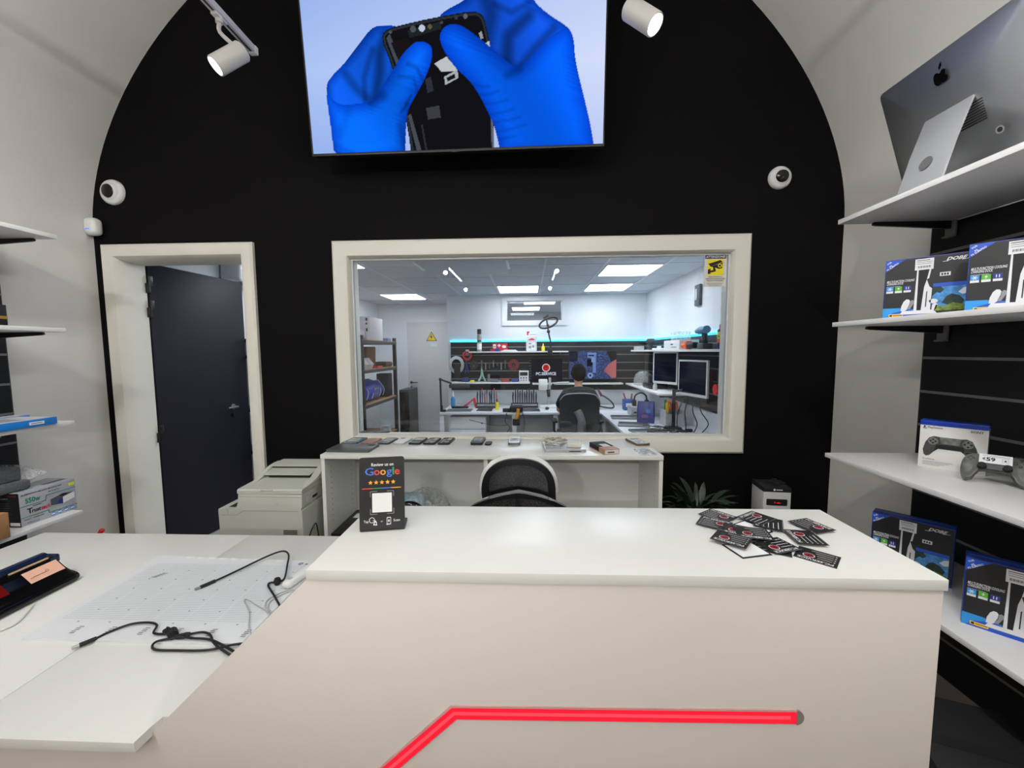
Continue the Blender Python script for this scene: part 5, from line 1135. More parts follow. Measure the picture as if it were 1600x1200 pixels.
# --- plant and boxed device by the black wall
t = thing('potted_plant', 'dark green leafy potted plant on the floor below the right window corner', 'plant', (.955, 2.30, 0))
mb = MB(); mb.lathe([(0, 0), (.10, 0), (.12, .20), (.135, .27), (.13, .275), (.115, .27), (.11, .23), (0, .23)], 28); mb.build('pot', mat('anthracite pot', (48, 48, 50), .5), t)
mb = MB(); mb.lathe([(0, .2305), (.108, .2305), (.108, .24), (0, .245)], 20); mb.build('soil', mat('dark potting soil', (38, 28, 22), .95, var=.4, scale=90), t)
mb = MB(); rl = random.Random(3)
def leaf(mb, base, az, el, L, w, droop):
    n = 7; L_, R_, M_ = [], [], []
    d = Vector((math.cos(az), math.sin(az), 0)); s = Vector((-math.sin(az), math.cos(az), 0)); p = Vector(base); e = el
    for k in range(n + 1):
        u = k / n; ww = w * math.sin(PI * min(1, u * .92 + .06)) ** .8 * (1 if u < .98 else .1)
        M_.append(p.copy()); L_.append(p + s * ww + Vector((0, 0, ww * .35))); R_.append(p - s * ww + Vector((0, 0, ww * .35)))
        p = p + (d * math.cos(e) + Vector((0, 0, math.sin(e)))) * (L / n); e -= droop / n
    bm = mb.bm
    vs = [[bm.verts.new(q) for q in a] for a in (L_, M_, R_)]
    for k in range(n):
        for a, b in ((0, 1), (1, 2)):
            bm.faces.new((vs[a][k], vs[b][k], vs[b][k + 1], vs[a][k + 1]))
for k in range(150):
    az = rl.uniform(0, 2 * PI); h = rl.uniform(.40, .62); rr = rl.uniform(.01, .09)
    b = (rr * math.cos(az), rr * math.sin(az) * .7, h); leaf(mb, b, az + rl.uniform(-.4, .4), rl.uniform(.35, 1.35), rl.uniform(.11, .19), rl.uniform(.010, .019), rl.uniform(.6, 2.0))
    mb.tube([(0, 0, .24), (b[0] * .6, b[1] * .6, h * .7), b], .003, n=5, sub=2)
for v in mb.bm.verts: v.co.y = min(v.co.y, .24); 
mb.build('foliage', mat('dark green leaf', (26, 44, 28), .45, var=.35, scale=25), t, angle=80)
t = thing('device_stool', 'small black stool under the white boxed device beside the black wall', 'stool', (1.415, 2.37, 0))
mb = MB(); mb.box(-.14, .14, -.12, .12, .38, .40, .003); mb.build('seat', blk_matte, t)
for sx in (-1, 1):
    for sy in (-1, 1): mb = MB(); mb.box(sx * .12 - .014, sx * .12 + .014, sy * .10 - .014, sy * .10 + .014, 0, .38); mb.build('leg', blk_matte, t)
t = thing('boxed_device', 'white upright device package with black lid and red display by the black wall', 'box', (1.415, 2.37, .4005), (0, 0, R(-6)))
mb = MB(); mb.box(-.072, .072, -.075, .075, 0, .305, .002); mb.build('carton', mat('white device card', (206, 206, 204), .45), t)
mb = MB(); mb.box(-.073, .073, -.076, .076, .292, .318, .001); mb.build('lid', blk_matte, t, label='black lid')
mb = MB()
for k in range(9): x = rl.uniform(-.06, .06); y = rl.uniform(-.05, .05); mb.box(x - .014, x + .014, y - .01, y + .01, .316, .318 + rl.uniform(.006, .03))
mb.build('black_parts', blk_matte, t, label='dark small parts on the lid')
d = Decal((-.072, -.0765, 0), (1, 0, 0), (0, 0, 1)); d.disc(.056, .306, .006, 0, 1); d.rect(.066, .098, .303, .308, 0, 1); d.build('lid_print', [ink_w], t)
d = Decal((-.072, -.0752, 0), (1, 0, 0), (0, 0, 1)); d.pg(rrect(.016, .126, .214, .252, .006), 0, 1); d.rect(.058, .064, .228, .236, 1, 2); d.rect(.07, .092, .227, .231, 1, 2); d.rect(.074, .084, .231, .234, 1, 3); d.ringd(.071, .150, .030, .034, 0, 1); d.ringd(.071, .150, .018, .020, 2, 1)
d.build('front_display', [ink, glow('red display digits', (220, 30, 30), .8), ink_g], t)

# ================================================================== WORKSHOP FURNITURE
bench_w = mat('white bench top', (216, 218, 222), .4, var=.012)
bench_g = mat('grey bench panel', (196, 198, 200), .6)
ZB = .66
t = thing('workbench', 'long white workbench along the back wall of the workshop', 'workbench', (0, 0, 0))
mb = MB(); mb.box(-1.235, 1.82, 5.50, 6.42, .63, .66, .002); mb.build('bench_top', bench_w, t)
for x in (-1.21, -.2, .37): mb = MB(); mb.box(x - .03, x + .03, 5.53, 5.59, 0, .63); mb.box(x - .03, x + .03, 6.35, 6.41, 0, .63); mb.build('leg', bench_w, t)
mb = MB(); mb.box(-1.2, .95, 6.33, 6.345, .12, .60); mb.build('modesty_panel', bench_g, t)
t = thing('drawer_pedestal', 'pale grey drawer pedestal under the left end of the back workbench', 'drawer unit', (-.86, 5.88, 0))
mb = MB(); mb.box(-.26, .26, -.25, .3, .03, .58, .003); mb.build('carcass', mat('pale grey pedestal', (186, 188, 190), .5), t)
for k in range(3):
    mb = MB(); mb.box(-.25, .25, -.262, -.251, .05 + .18 * k, .215 + .18 * k, .002); dw = mb.build('drawer', bench_w, t)
    mb = MB(); mb.cyl((.20, -.262, .13 + .18 * k), (.20, -.272, .13 + .18 * k), .012, n=12); mb.build('lock', drk, dw)
t = thing('side_workbench', 'white workbench along the right wall of the workshop covered with tools', 'workbench', (0, 0, 0))
mb = MB(); mb.box(.975, 1.82, 2.95, 5.498, .63, .66, .002); mb.build('bench_top', bench_w, t)
for y in (3.0, 4.2, 5.42): mb = MB(); mb.box(.99, 1.03, y - .02, y + .02, 0, .63); mb.box(1.76, 1.80, y - .02, y + .02, 0, .63); mb.build('leg', bench_w, t)
lab_slat = mat('black workshop slat panel', (30, 30, 33), .5, var=.06, spec=.3)
t = thing('workshop_slat_panel', 'black slat panel behind the back workbench', 'slat panel', (0, LB - .012, 0))
mb = MB(); mb.box(-1.235, 1.82, -.010, .011, .885, 1.645); mb.build('panel', lab_slat, t)
for z in (1.065, 1.19, 1.315, 1.44, 1.565): mb = MB(); mb.box(-1.23, 1.8, -.0125, -.0095, z - .007, z + .007); mb.build('slat_rail', rail, t, label='aluminium slat rail')
t = thing('workshop_slat_panel', 'black slat panel along the right workshop wall', 'slat panel', (LX1 - .012, 0, 0))
mb = MB(); mb.box(-.010, .011, 3.1, 6.40, .885, 1.645); mb.build('panel', lab_slat, t)
for z in (1.065, 1.19, 1.315, 1.44, 1.565): mb = MB(); mb.box(-.0125, -.0095, 3.11, 6.40, z - .007, z + .007); mb.build('slat_rail', rail, t, label='aluminium slat rail')
def plain_shelf(x0, x1, y0, y1, z, label, th=.022):
    cx, cy = (x0 + x1) / 2, (y0 + y1) / 2
    t = thing('wall_shelf', label, 'shelf', (cx, cy, z - th), group='white shelves in the workshop')
    mb = MB(); mb.box(x0 - cx, x1 - cx, y0 - cy, y1 - cy, 0, th, .001); mb.build('shelf_board', shelf_white, t)
    mb = MB()
    if x1 - x0 > y1 - y0:
        for x in (x0 + .1, x1 - .1): mb.box(x - cx - .01, x - cx + .01, y0 - cy + .04, y1 - cy, -.03, -.0005)
    else:
        for y in (y0 + .1, y1 - .1): mb.box(x0 - cx + .04, x1 - cx, y - cy - .01, y - cy + .01, -.03, -.0005)
    mb.build('bracket', blk, t)
plain_shelf(-.91, .60, 6.15, 6.40, 1.50, 'upper white shelf on the back workshop wall under the cyan strip')
plain_shelf(-1.232, .02, 6.15, 6.40, 1.025, 'lower white shelf on the back workshop wall with small tools')
plain_shelf(1.52, 1.805, 3.3, 6.10, 1.505, 'upper white shelf on the right workshop wall with a heat gun')
plain_shelf(1.45, 1.805, 4.55, 6.10, 1.015, 'lower white shelf on the right workshop wall below the spray equipment')
plain_shelf(.06, 1.44, 6.20, 6.40, 1.005, 'white ledge below the two lit monitors on the back wall')

# --- screens on the back wall
t = thing('monitor', 'monitor with the red and white repair shop logo on black', 'monitor', (.27, 6.285, 1.006))
mb = MB(); mb.box(-.258, .258, -.02, .02, .012, .385, .004); mb.build('housing', blk, t)
mb = MB(); mb.box(-.08, .08, -.05, .05, 0, .006); mb.box(-.02, .02, -.01, .01, .006, .03); mb.build('stand', drk, t)
d = Decal((0, -.0204, 0), (1, 0, 0), (0, 0, 1)); d.rect(-.25, .25, .022, .378, 0, 1)
d.disc(.0, .235, .062, 1, 2); d.disc(.0, .235, .052, 2, 3); d.ringd(0, .235, .024, .032, 0, 4, a0=.4, a1=5.6); d.line(0, .235, 0, .275, .009, 0, 5); d.line(-.03, .245, .03, .245, .006, 0, 6); d.text('PC.SERVICE', 0, .122, .062, 3, 2, 'C', bold=.03, width=.31)
for k in range(8): d.rect(-.243, -.231, .34 - .04 * k, .352 - .04 * k, 4, 2)
d.build('screen', [glow('dark lit screen', (10, 12, 26), 1.0), glow('screen white', (235, 235, 240), .7), glow('screen red', (225, 30, 40), .7), glow('screen pale lettering', (215, 225, 245), .75), glow('screen icon grey', (150, 160, 180), .6)], t)
def paint_scope(U, V):
    r = np.random.RandomState(5); I = np.empty(U.shape + (3,)); I[:] = (28, 40, 78)
    n = r.rand(*U.shape); k = r.rand(*U.shape)
    I += (n[..., None] ** 3) * np.array([110, 130, 170]); I[k > .86] = (12, 14, 30)
    def put(x0, x1, y0, y1, c): I[(U > x0) & (U < x1) & (V > y0) & (V < y1)] = c
    put(-.36, -.23, .28, .43, (10, 12, 22)); put(-.345, -.25, .30, .41, (30, 36, 60)); put(-.08, .05, .33, .41, (120, 150, 210)); put(.0, .05, .10, .38, (110, 140, 205)); put(-.09, .0, .20, .31, (14, 18, 40)); put(-.07, .02, .355, .375, (20, 26, 52)); put(-.02, .03, .26, .33, (130, 160, 215))
    I[np.hypot(U + .035, V - .06) < .042] = (140, 165, 215); I[np.hypot(U + .035, V - .06) < .017] = (14, 18, 36)
    m = poly_in(U, V, [(.17, .13), (.23, .22), (.36, .31), (.37, .03), (.30, .02)]); I[m] = np.array([178, 98, 102]) + (U[m][:, None] - .25) * 120
    m = poly_in(U, V, [(.21, .43), (.37, .43), (.37, .31), (.28, .27)]); I[m] = (34, 30, 34)
    return I
t = thing('monitor', 'large monitor showing a magnified circuit board and a fingertip', 'monitor', (.985, 6.29, 1.06))
mb = MB(); mb.box(-.366, .366, -.02, .02, .0, .44, .004); mb.build('housing', blk, t)
screen_mesh('screen', -.36, .36, .008, .433, 132, 78, paint_scope, vcol('microscope picture', .72), t, off=-.0205)
mb = MB(); mb.box(-.08, .08, .02, .115, .12, .3); mb.build('wall_mount', blk, t)

# --- things on the back shelves
YS = 6.27
def can(name, label, cat, x, y, z, prof, m, cap, capm, band=None, n=20, group=None):
    t = thing(name, label, cat, (x, y, z), group=group)
    mb = MB(); mb.lathe(prof, n); mb.build('body', m, t)
    mb = MB(); mb.lathe(cap, n); mb.build('cap', capm, t)
    if band:
        for a, b, r_, bm_ in band: mb = MB(); mb.lathe([(r_, a), (r_ + .0008, a + .001), (r_ + .0008, b - .001), (r_, b)], n); mb.build('label_band', bm_, t)
    return t
can('spray_can', 'tall spray can with black cap on the upper back shelf', 'spray can', -.76, YS, 1.5003, [(0, 0), (.034, 0), (.036, .01), (.036, .24), (.028, .265), (0, .266)], mat('grey printed can', (150, 148, 140), .35, var=.4, scale=50), [(.030, .266), (.032, .268), (.032, .34), (0, .345)], blk, [(.03, .12, .036, ink_w), (.15, .17, .036, ink)])
t = thing('first_aid_box', 'red first aid box with white cross on the upper back shelf', 'box', (-.44, YS, 1.5003))
mb = MB(); mb.box(-.115, .115, -.04, .04, 0, .12, .003); mb.build('case', mat('first aid red', (200, 28, 36), .45), t)
d = Decal((-.115, -.0402, 0), (1, 0, 0), (0, 0, 1)); d.rect(.098, .112, .062, .112, 0, 1); d.rect(.08, .13, .080, .094, 0, 2); d.rect(.012, .055, .045, .108, 0, 1); d.rect(.018, .05, .06, .08, 1, 2); d.pg(rrect(.15, .21, .05, .09, .015), 0, 1); d.build('white_print', [ink_w, ink_g], t)
t = thing('blue_small_box', 'small blue carton in front of the first aid box', 'box', (-.475, YS - .09, 1.5003)); mb = MB(); mb.box(-.035, .03, -.025, .025, 0, .045, .001); mb.build('carton', blue, t)
t = thing('magenta_small_box', 'small magenta carton beside the blue one on the upper back shelf', 'box', (-.55, YS - .09, 1.5003)); mb = MB(); mb.box(-.03, .028, -.02, .02, 0, .03, .001); mb.build('carton', mat('magenta card', (200, 40, 90), .5), t)
t = thing('paper_stack', 'low stack of white papers on the upper back shelf', 'papers', (-.29, YS - .06, 1.5003)); mb = MB(); mb.box(-.13, .12, -.05, .06, 0, .010); mb.box(-.09, .1, -.04, .05, .0102, .022, .004); mb.build('sheets', paper, t)
t = thing('fluid_canister', 'white fluid canister with red car print and red cap on the upper back shelf', 'canister', (.045, YS, 1.5003))
mb = MB(); mb.box(-.082, .082, -.05, .05, 0, .24, .014, 3); mb.box(-.06, .07, -.02, .02, .24, .275, .01); mb.build('body', mat('translucent white canister', (214, 216, 220), .4), t)
mb = MB(); mb.cyl((-.05, 0, .24), (-.05, 0, .30), .020, n=16); mb.build('cap', red, t, label='red cap')
d = Decal((0, -.0503, 0), (1, 0, 0), (0, 0, 1)); d.pg([(-.045, .165), (-.04, .182), (-.015, .186), (.0, .198), (.02, .194), (.045, .182), (.05, .165)], 0, 1); d.rect(-.055, .055, .03, .135, 1, 1); d.rect(-.045, .0, .1, .125, 2, 2); d.rect(.01, .045, .05, .09, 2, 2); d.rect(-.045, .0, .04, .08, 2, 2); d.build('printed_label', [mat('car print red', (214, 50, 50), .5), ink_w, ink_g], t)
can('yellow_bottle', 'small yellow bottle on the upper back shelf beside the ring light arm', 'bottle', .225, YS - .02, 1.5003, [(0, 0), (.024, 0), (.025, .06), (.012, .08), (0, .081)], yellow, [(.010, .081), (.010, .10), (.005, .115), (0, .116)], yellow)
t = thing('ring_light', 'black ring light on a clamp arm in front of the upper back shelf', 'ring light', (.30, 6.11, 1.43))
mb = MB(); P = [(.0 + .135 * math.cos(2 * PI * k / 28), .03 + .125 * math.sin(2 * PI * k / 28), .49 + .075 * math.sin(2 * PI * k / 28) + .045 * math.cos(2 * PI * k / 28)) for k in range(28)]; mb.tube(P, .015, n=10, sub=1, closed=True); mb.build('ring', blk, t)
mb = MB(); mb.tube([(.03, 0, .06), (.03, 0, .2), (.01, .01, .3), (-.01, .02, .42), (-.03, .02, .56)], .012, n=8); mb.ball((.0, .01, .36), .026); mb.ball((-.01, .02, .45), .022); mb.tube([(-.08, .02, .56), (.0, .02, .60)], .015, n=8, sub=1); mb.build('arm', blk, t)
mb = MB(); mb.box(-.01, .06, -.015, .06, .0, .045, .005); mb.box(-.01, .06, -.015, .03, .045, .11, .005); mb.build('clamp', blk_matte, t)
# --- lower back shelf
def box_thing(name, label, cat, x, y, z, sx, sy, h, m, a=0, part='body', bev=.002, group=None):
    t = thing(name, label, cat, (x, y, z), (0, 0, R(a)), group=group); mb = MB(); mb.box(-sx, sx, -sy, sy, 0, h, bev); mb.build(part, m, t); return t
ZL = 1.0253
box_thing('blue_tool_block', 'dark blue tool block on the left of the lower back shelf', 'tool', -.99, YS, ZL, .05, .03, .07, mat('dark blue tool', (36, 60, 120), .5))
box_thing('yellow_block', 'small yellow and blue block on the lower back shelf', 'tool', -.875, YS - .03, ZL, .03, .02, .03, yellow)
t = thing('standing_pliers', 'green handled pliers standing on the lower back shelf', 'pliers', (-.72, YS, ZL))
mb = MB(); mb.tube([(-.06, 0, .01), (-.02, 0, .09), (-.005, 0, .19)], .014, n=8); mb.tube([(.05, 0, .01), (.01, 0, .09), (-.01, 0, .20)], .014, n=8); mb.build('handles', mat('mint green grip', (150, 200, 170), .5), t)
mb = MB(); mb.tube([(-.008, 0, .19), (-.008, 0, .24)], .012, n=8, sub=1); mb.build('jaws', steel, t)
t = thing('glue_syringe', 'grey applicator lying on the lower back shelf', 'tool', (-.55, YS - .02, ZL)); mb = MB(); mb.cyl((-.09, 0, .025), (.07, -.02, .025), .022, n=12); mb.cyl((.07, -.02, .025), (.12, -.03, .025), .012, n=10); mb.cyl((-.07, 0, .045), (-.07, 0, .12), .02, n=12); mb.build('body', gry, t)
box_thing('red_tool_block', 'red and grey small tool on the lower back shelf', 'tool', -.36, YS - .02, ZL, .06, .03, .05, mat('brick red tool', (160, 60, 56), .5))
box_thing('blue_clamp', 'blue clamp block beside the red tool on the lower back shelf', 'tool', -.215, YS - .02, ZL, .05, .03, .045, mat('deep blue clamp', (40, 70, 150), .5))
t = thing('bench_power_supply', 'white bench power supply with dark display at the right end of the lower back shelf', 'power supply', (-.07, YS - .02, ZL))
mb = MB(); mb.box(-.075, .07, -.07, .09, 0, .175, .003); mb.build('case', wht, t)
d = Decal((-.075, -.0703, 0), (1, 0, 0), (0, 0, 1)); d.rect(.012, .13, .10, .155, 0, 1)
for k in range(3): d.disc(.03 + .04 * k, .065, .011, 0, 1); d.disc(.03 + .04 * k, .028, .011, 1, 1)
d.build('front_panel', [ink, ink_g], t)
mb = MB(); mb.tube([(-.04, 0, .175), (-.04, 0, .20), (.04, 0, .20), (.04, 0, .175)], .006, n=6, sub=1); mb.build('carry_handle', drk, t)
# hanging on the slat panel
def spool(x, z, r, m, label, inner=blk):
    t = thing('cable_spool', label, 'cable spool', (x, 6.395, z)); q = Matrix.Rotation(R(90), 4, 'X')
    mb = MB(); mb.lathe([(r * .38, 0), (r, 0), (r, .03), (r * .38, .03), (r * .38, 0)], 28, q); mb.build('winding', m, t)
    mb = MB(); mb.lathe([(0, .012), (r * .37, .012), (r * .37, .034), (0, .034)], 20, q); mb.build('core', inner, t); mb = MB(); mb.cyl((0, 0, -.01), (0, -.05, -.01), .008, n=8); mb.build('hook', steel, t)
spool(-.235, 1.285, .088, mat('red wire winding', (150, 44, 48), .5, var=.2, scale=60), 'red wire spool hanging on the back slat panel')
spool(-.865, 1.285, .068, mat('dark wire winding', (52, 52, 56), .5, var=.2, scale=60), 'dark wire coil hanging on the back slat panel')
t = thing('white_cable_bundle', 'white cable loop around a black tool bag on the back slat panel', 'cable', (-1.14, 6.385, 1.19))
mb = MB()
for k in range(5): r_ = .115 - .008 * k; mb.tube([(r_ * math.cos(2 * PI * i / 22), -.012 - .004 * k, .10 + r_ * 1.15 * math.sin(2 * PI * i / 22)) for i in range(22)], .008, n=6, sub=1, closed=True)
mb.build('cord', mat('white cord', (206, 208, 208), .5), t)
t = thing('tool_pouch', 'black tool pouch hanging inside the white cable loop', 'pouch', (-1.12, 6.31, 1.06)); mb = MB(); mb.box(-.05, .05, -.02, .025, .03, .25, .015); mb.build('pouch', blk_matte, t)
t = thing('red_cutter', 'red handled cutter hanging top left on the back slat panel', 'cutter', (-.965, 6.39, 1.40))
mb = MB(); mb.tube([(-.05, -.02, .0), (-.06, -.02, .06), (.0, -.02, .09), (.06, -.02, .06), (.05, -.02, .0), (.0, -.02, -.03)], .018, n=8, sub=3, closed=True); mb.build('handles', red, t)
mb = MB(); mb.box(-.03, .03, -.03, -.005, .05, .13, .004); mb.build('jaws', steel, t)
t = thing('blue_cutter', 'blue handled pliers hanging under the red cutter on the back slat panel', 'pliers', (-.98, 6.39, 1.16)); mb = MB(); mb.tube([(-.03, -.02, 0), (.0, -.02, .14), (-.0, -.02, .2)], .014, n=8); mb.tube([(.03, -.02, 0), (.0, -.02, .14)], .014, n=8, sub=1); mb.build('handles', mat('dark blue grip', (50, 56, 130), .5), t)
for k in range(7):
    x = -.74 + .062 * k; t = thing('hanging_tool', 'small grey hand tool hanging in the row on the back slat panel', 'tool', (x, 6.395, 1.30), group='hand tools hanging on the back slat panel')
    L = .06 + .02 * ((k * 3) % 4); mb = MB(); mb.cyl((0, -.02, .03), (0, -.02, .03 - L), .010, .007, n=8); mb.build('shaft', lgt if k % 2 else steel, t); mb = MB(); mb.box(-.012, .012, -.03, -.004, .02, .06, .004); mb.build('grip', blk if k % 3 else gry, t)

# --- on the back workbench
t = thing('magnifier_lamp', 'black articulated magnifier lamp clamped to the left end of the back bench', 'lamp', (-1.19, 5.58, ZB + .0003))
mb = MB(); mb.box(-.04, .03, -.03, .03, 0, .03, .004); mb.cyl((-.03, 0, .0), (-.03, 0, .09), .018, n=12); mb.build('clamp', blk, t)
mb = MB(); mb.cyl((-.035, 0, .08), (-.04, 0, .45), .013, n=10); mb.tube([(-.04, 0, .455), (.06, -.01, .42), (.12, -.02, .40)], .013, n=8, sub=1); mb.ball((-.04, 0, .455), .022); mb.build('arm', blk, t)
mb = MB(); mb.box(.09, .37, -.07, .03, .335, .395, .018, 3); mb.build('lamp_head', drk, t)
can('flux_bottle', 'blue liquid bottle with white nozzle on the back bench', 'bottle', -1.145, 6.05, ZB + .0003, [(0, 0), (.034, 0), (.036, .12), (.02, .16), (0, .161)], mat('blue liquid plastic', (70, 150, 205), .3), [(.016, .161), (.014, .19), (.005, .25), (0, .251)], wht)
t = thing('work_mat', 'dark soldering mat at the left of the back bench', 'mat', (-.98, 5.72, ZB + .0003)); mb = MB(); mb.box(-.19, .17, -.14, .12, 0, .005, .001); mb.build('mat', mat('dark green grey mat', (82, 92, 92), .7), t)
t = thing('parts_tray', 'dark rectangular plate in front of the pen tools on the back bench', 'tray', (-.63, 5.74, ZB + .0003)); mb = MB(); mb.box(-.11, .11, -.12, .12, 0, .008, .001); mb.build('plate', drk, t)
t = thing('red_tweezers', 'red handled tweezer tool resting on a black stand on the back bench', 'tool', (-.90, 5.95, ZB + .0003)); mb = MB(); mb.box(-.24, .0, -.05, .05, 0, .025, .005); mb.build('stand', blk, t); mb = MB(); mb.tube([(-.06, 0, .025), (.03, .0, .09), (.10, .0, .15)], .013, n=8, sub=2); mb.tube([(.09, .0, .14), (.115, 0, .02)], .02, n=8, sub=1); mb.build('handle', mat('coral red plastic', (220, 60, 80), .45), t)
def tool_rack(x, label, n, colours):
    t = thing('tool_rack', label, 'tool rack', (x, 5.98, ZB + .0003))
    mb = MB(); w = .2 if n > 9 else .17; mb.box(-w, w, -.06, .06, 0, .02, .003); mb.box(-w, w, -.05, .05, .06, .07, .002)
    for s in (-w + .01, w - .01): mb.box(s - .006, s + .006, -.05, .05, .02, .07)
    mb.build('rack', drk, t); return t, w
def rack_tools(x, n, cols, w, group):
    for k in range(n):
        px = x - w + .03 + (2 * w - .06) * k / (n - 1); h = .17 + .05 * ((k * 7) % 5) / 4
        t = thing('hand_tool', 'x x x x', 'hand tool', (px, 5.98 + .025 * ((k % 2) * 2 - 1), ZB + .0705), group=group)
        t['label'] = 'slim hand tool standing in the rack of %s' % ('coloured tools by the yellow bottle' if 'left' in group else 'black tools beside the microscope')
        mb = MB(); mb.cyl((0, 0, 0), (.004 * ((k % 3) - 1), 0, h - .06), .007, .011, n=8); mb.build('shaft', cols[k % len(cols)], t); mb = MB(); mb.cyl((0, 0, h - .0595), (0, 0, h), .012, .007, n=8); mb.build('grip', cols[(k + 1) % len(cols)], t)
tool_rack(-.62, 'dark rack of upright tools on the back bench left of the yellow bottle', 9, None); rack_tools(-.62, 9, [drk, blk, mat('steel blue grip', (50, 90, 150), .5), mat('salmon grip', (214, 90, 70), .5), gry], .17, 'hand tools in the left bench rack')
tool_rack(-.06, 'dark rack of upright tools on the back bench left of the microscope', 11, None); rack_tools(-.06, 11, [mat('dark slate tool', (44, 50, 60), .45), blk, drk], .2, 'hand tools in the right bench rack')
can('oil_bottle', 'small yellow oil bottle with black tip at the front of the back bench', 'bottle', -.455, 5.78, ZB + .0003, [(0, 0), (.025, 0), (.027, .09), (.014, .11), (0, .111)], yellow, [(.010, .111), (.008, .14), (.003, .165), (0, .166)], blk)
t = thing('glue_gun', 'black and orange cordless tool hanging over the front edge of the back bench', 'power tool', (-.20, 5.52, ZB + .002))
mb = MB(); mb.box(-.06, .12, -.04, .1, .012, .085, .012, 3); mb.box(-.16, -.05, .0, .06, -.0, .05, .01); mb.build('body', blk, t)
mb = MB(); mb.tube([(.06, -.075, .06), (.05, -.085, -.02), (.03, -.085, -.09)], .022, n=8); mb.build('orange_grip', mat('amber orange grip', (220, 150, 50), .5), t, label='amber orange grip')
mb = MB(); mb.box(-.02, .08, -.12, -.045, -.17, -.08, .015, 3); mb.build('battery', blk_matte, t)
mb = MB(); mb.tube([(-.1, -.06, .0), (-.12, -.07, -.12), (-.06, -.07, -.2), (-.11, -.07, -.3), (-.08, -.06, -.45)], .005, n=6); mb.tube([(.1, -.05, .02), (.14, -.06, -.1), (.12, -.06, -.4)], .004, n=6); mb.tube([(-.62, -.03, -.1), (-.3, -.06, -.17), (-.1, -.07, -.17)], .004, n=6); mb.build('power_lead', cable, t)
t = thing('tool_mat', 'dark silicone mat with coiled lead in front of the microscope', 'mat', (-.06, 5.72, ZB + .0003)); mb = MB(); mb.box(-.22, .22, -.13, .12, 0, .006, .001); mb.build('mat', mat('slate silicone', (86, 92, 98), .7), t); mb = MB(); mb.tube([(-.2, .0, .014), (-.1, .09, .014), (.0, .05, .014), (.12, .08, .014), (.2, .03, .014)], .007, n=6); mb.build('lead', gry, t)
t = thing('microscope', 'white stereo microscope on a boom stand on the back bench', 'microscope', (.30, 6.05, ZB + .0003))
mb = MB(); mb.box(-.14, .14, -.1, .1, 0, .035, .008); mb.build('base', wht, t)
mb = MB(); mb.cyl((.0, .02, .035), (.02, .02, .44), .020, n=12); mb.tube([(.0, .02, .33), (.12, 0, .36), (.3, -.05, .37)], .016, n=8, sub=1); mb.build('boom_arm', lgt, t)
mb = MB(); mb.box(-.15, -.02, -.06, .05, .26, .42, .01); mb.cyl((-.09, -.06, .33), (-.09, -.1, .33), .022, n=12); mb.build('head', wht, t)
mb = MB(); mb.cyl((-.0, -.06, .16), (-.01, -.06, .27), .022, .03, n=12); mb.cyl((.06, -.02, .34), (.06, -.06, .34), .018, n=10); mb.build('lens', blk, t)
t = thing('computer_mouse', 'dark computer mouse in front of the microscope', 'mouse', (.265, 5.78, ZB + .0003)); mb = MB(); mb.ball((0, 0, .018), .03, sc=(1, 1.5, .62)); mb.build('shell', blk, t)
t = thing('note_pad', 'small dark notepad on white paper in front of the microscope', 'notepad', (.10, 5.68, ZB + .0065)); mb = MB(); mb.box(-.05, .05, -.04, .04, 0, .008); mb.build('pages', drk, t)
t = thing('soldering_station', 'grey soldering station with coiled iron beside the chair on the bench', 'soldering station', (.955, 5.88, ZB + .0003))
mb = MB(); mb.box(-.09, .06, -.09, .09, 0, .16, .006); mb.build('case', mat('olive grey metal', (112, 114, 108), .5), t)
d = Decal((-.09, -.0903, 0), (1, 0, 0), (0, 0, 1)); d.rect(.02, .09, .09, .135, 0, 1); d.disc(.045, .045, .018, 0, 1); d.disc(.1, .045, .012, 0, 1); d.build('front_panel', [ink], t)
mb = MB(); mb.tube([(.06, -.02, .04), (.18, -.06, .02), (.26, -.08, .03), (.24, -.04, .10), (.15, .0, .17), (.11, .03, .19)], .012, n=8); mb.build('iron_lead', drk, t)
mb = MB(); mb.cyl((.11, .03, .18), (.06, .08, .28), .018, .014, n=10); mb.build('iron_handle', mat('dark red grip', (90, 30, 36), .5), t)

# ---- chair and seated person
t = thing('task_chair', 'black high backed task chair pulled up to the back bench', 'office chair', (.60, 4.92, 0))
mb = MB(); out = rrect(-.235, .235, .50, 1.0, .11, 6); rings = []
for dy, k in ((-.175, .90), (-.185, .98), (-.165, 1.0), (-.13, .96)): rings.append([Vector((x * k, dy + .25 * (x * x), .73 + (z - .73) * k)) for x, z in out])
mb.ring_loft(rings); mb.build('backrest', mat('black leatherette', (24, 24, 26), .55), t, angle=50)
mb = MB(); mb.tube([(-.228, -.163, .92), (-.17, -.18, .985), (0, -.19, 1.003), (.17, -.18, .985), (.228, -.163, .92)], .007, n=6); mb.build('top_piping', mat('grey chair piping', (150, 152, 156), .5), t, label='pale grey top piping')
mb = MB(); mb.tube([(-.03, -.20, .80), (.01, -.225, .70), (.02, -.2, .55), (.0, -.05, .42)], lambda u: .045 + .01 * u, n=12); mb.build('back_spine', mat('grey spine plastic', (104, 106, 108), .5), t, label='grey back spine')
mb = MB(); mb.ring_loft([[Vector((x, y, z)) for x, y in rrect(-.24, .24, -.12, .34, .08)] for z in (.41, .42, .47, .485)]); mb.build('seat', blk_matte, t)
mb = MB(); mb.cyl((0, .1, .08), (0, .1, .41), .028, n=14); mb.build('gas_column', steel, t)
mb = MB()
for k in range(5): a = 2 * PI * k / 5; mb.tube([(0, .1, .10), (.28 * math.cos(a), .1 + .28 * math.sin(a), .055)], lambda u: .028 - .012 * u, n=8, sub=1); mb.ball((.28 * math.cos(a), .1 + .28 * math.sin(a), .028), .0275, u=10, v=6)
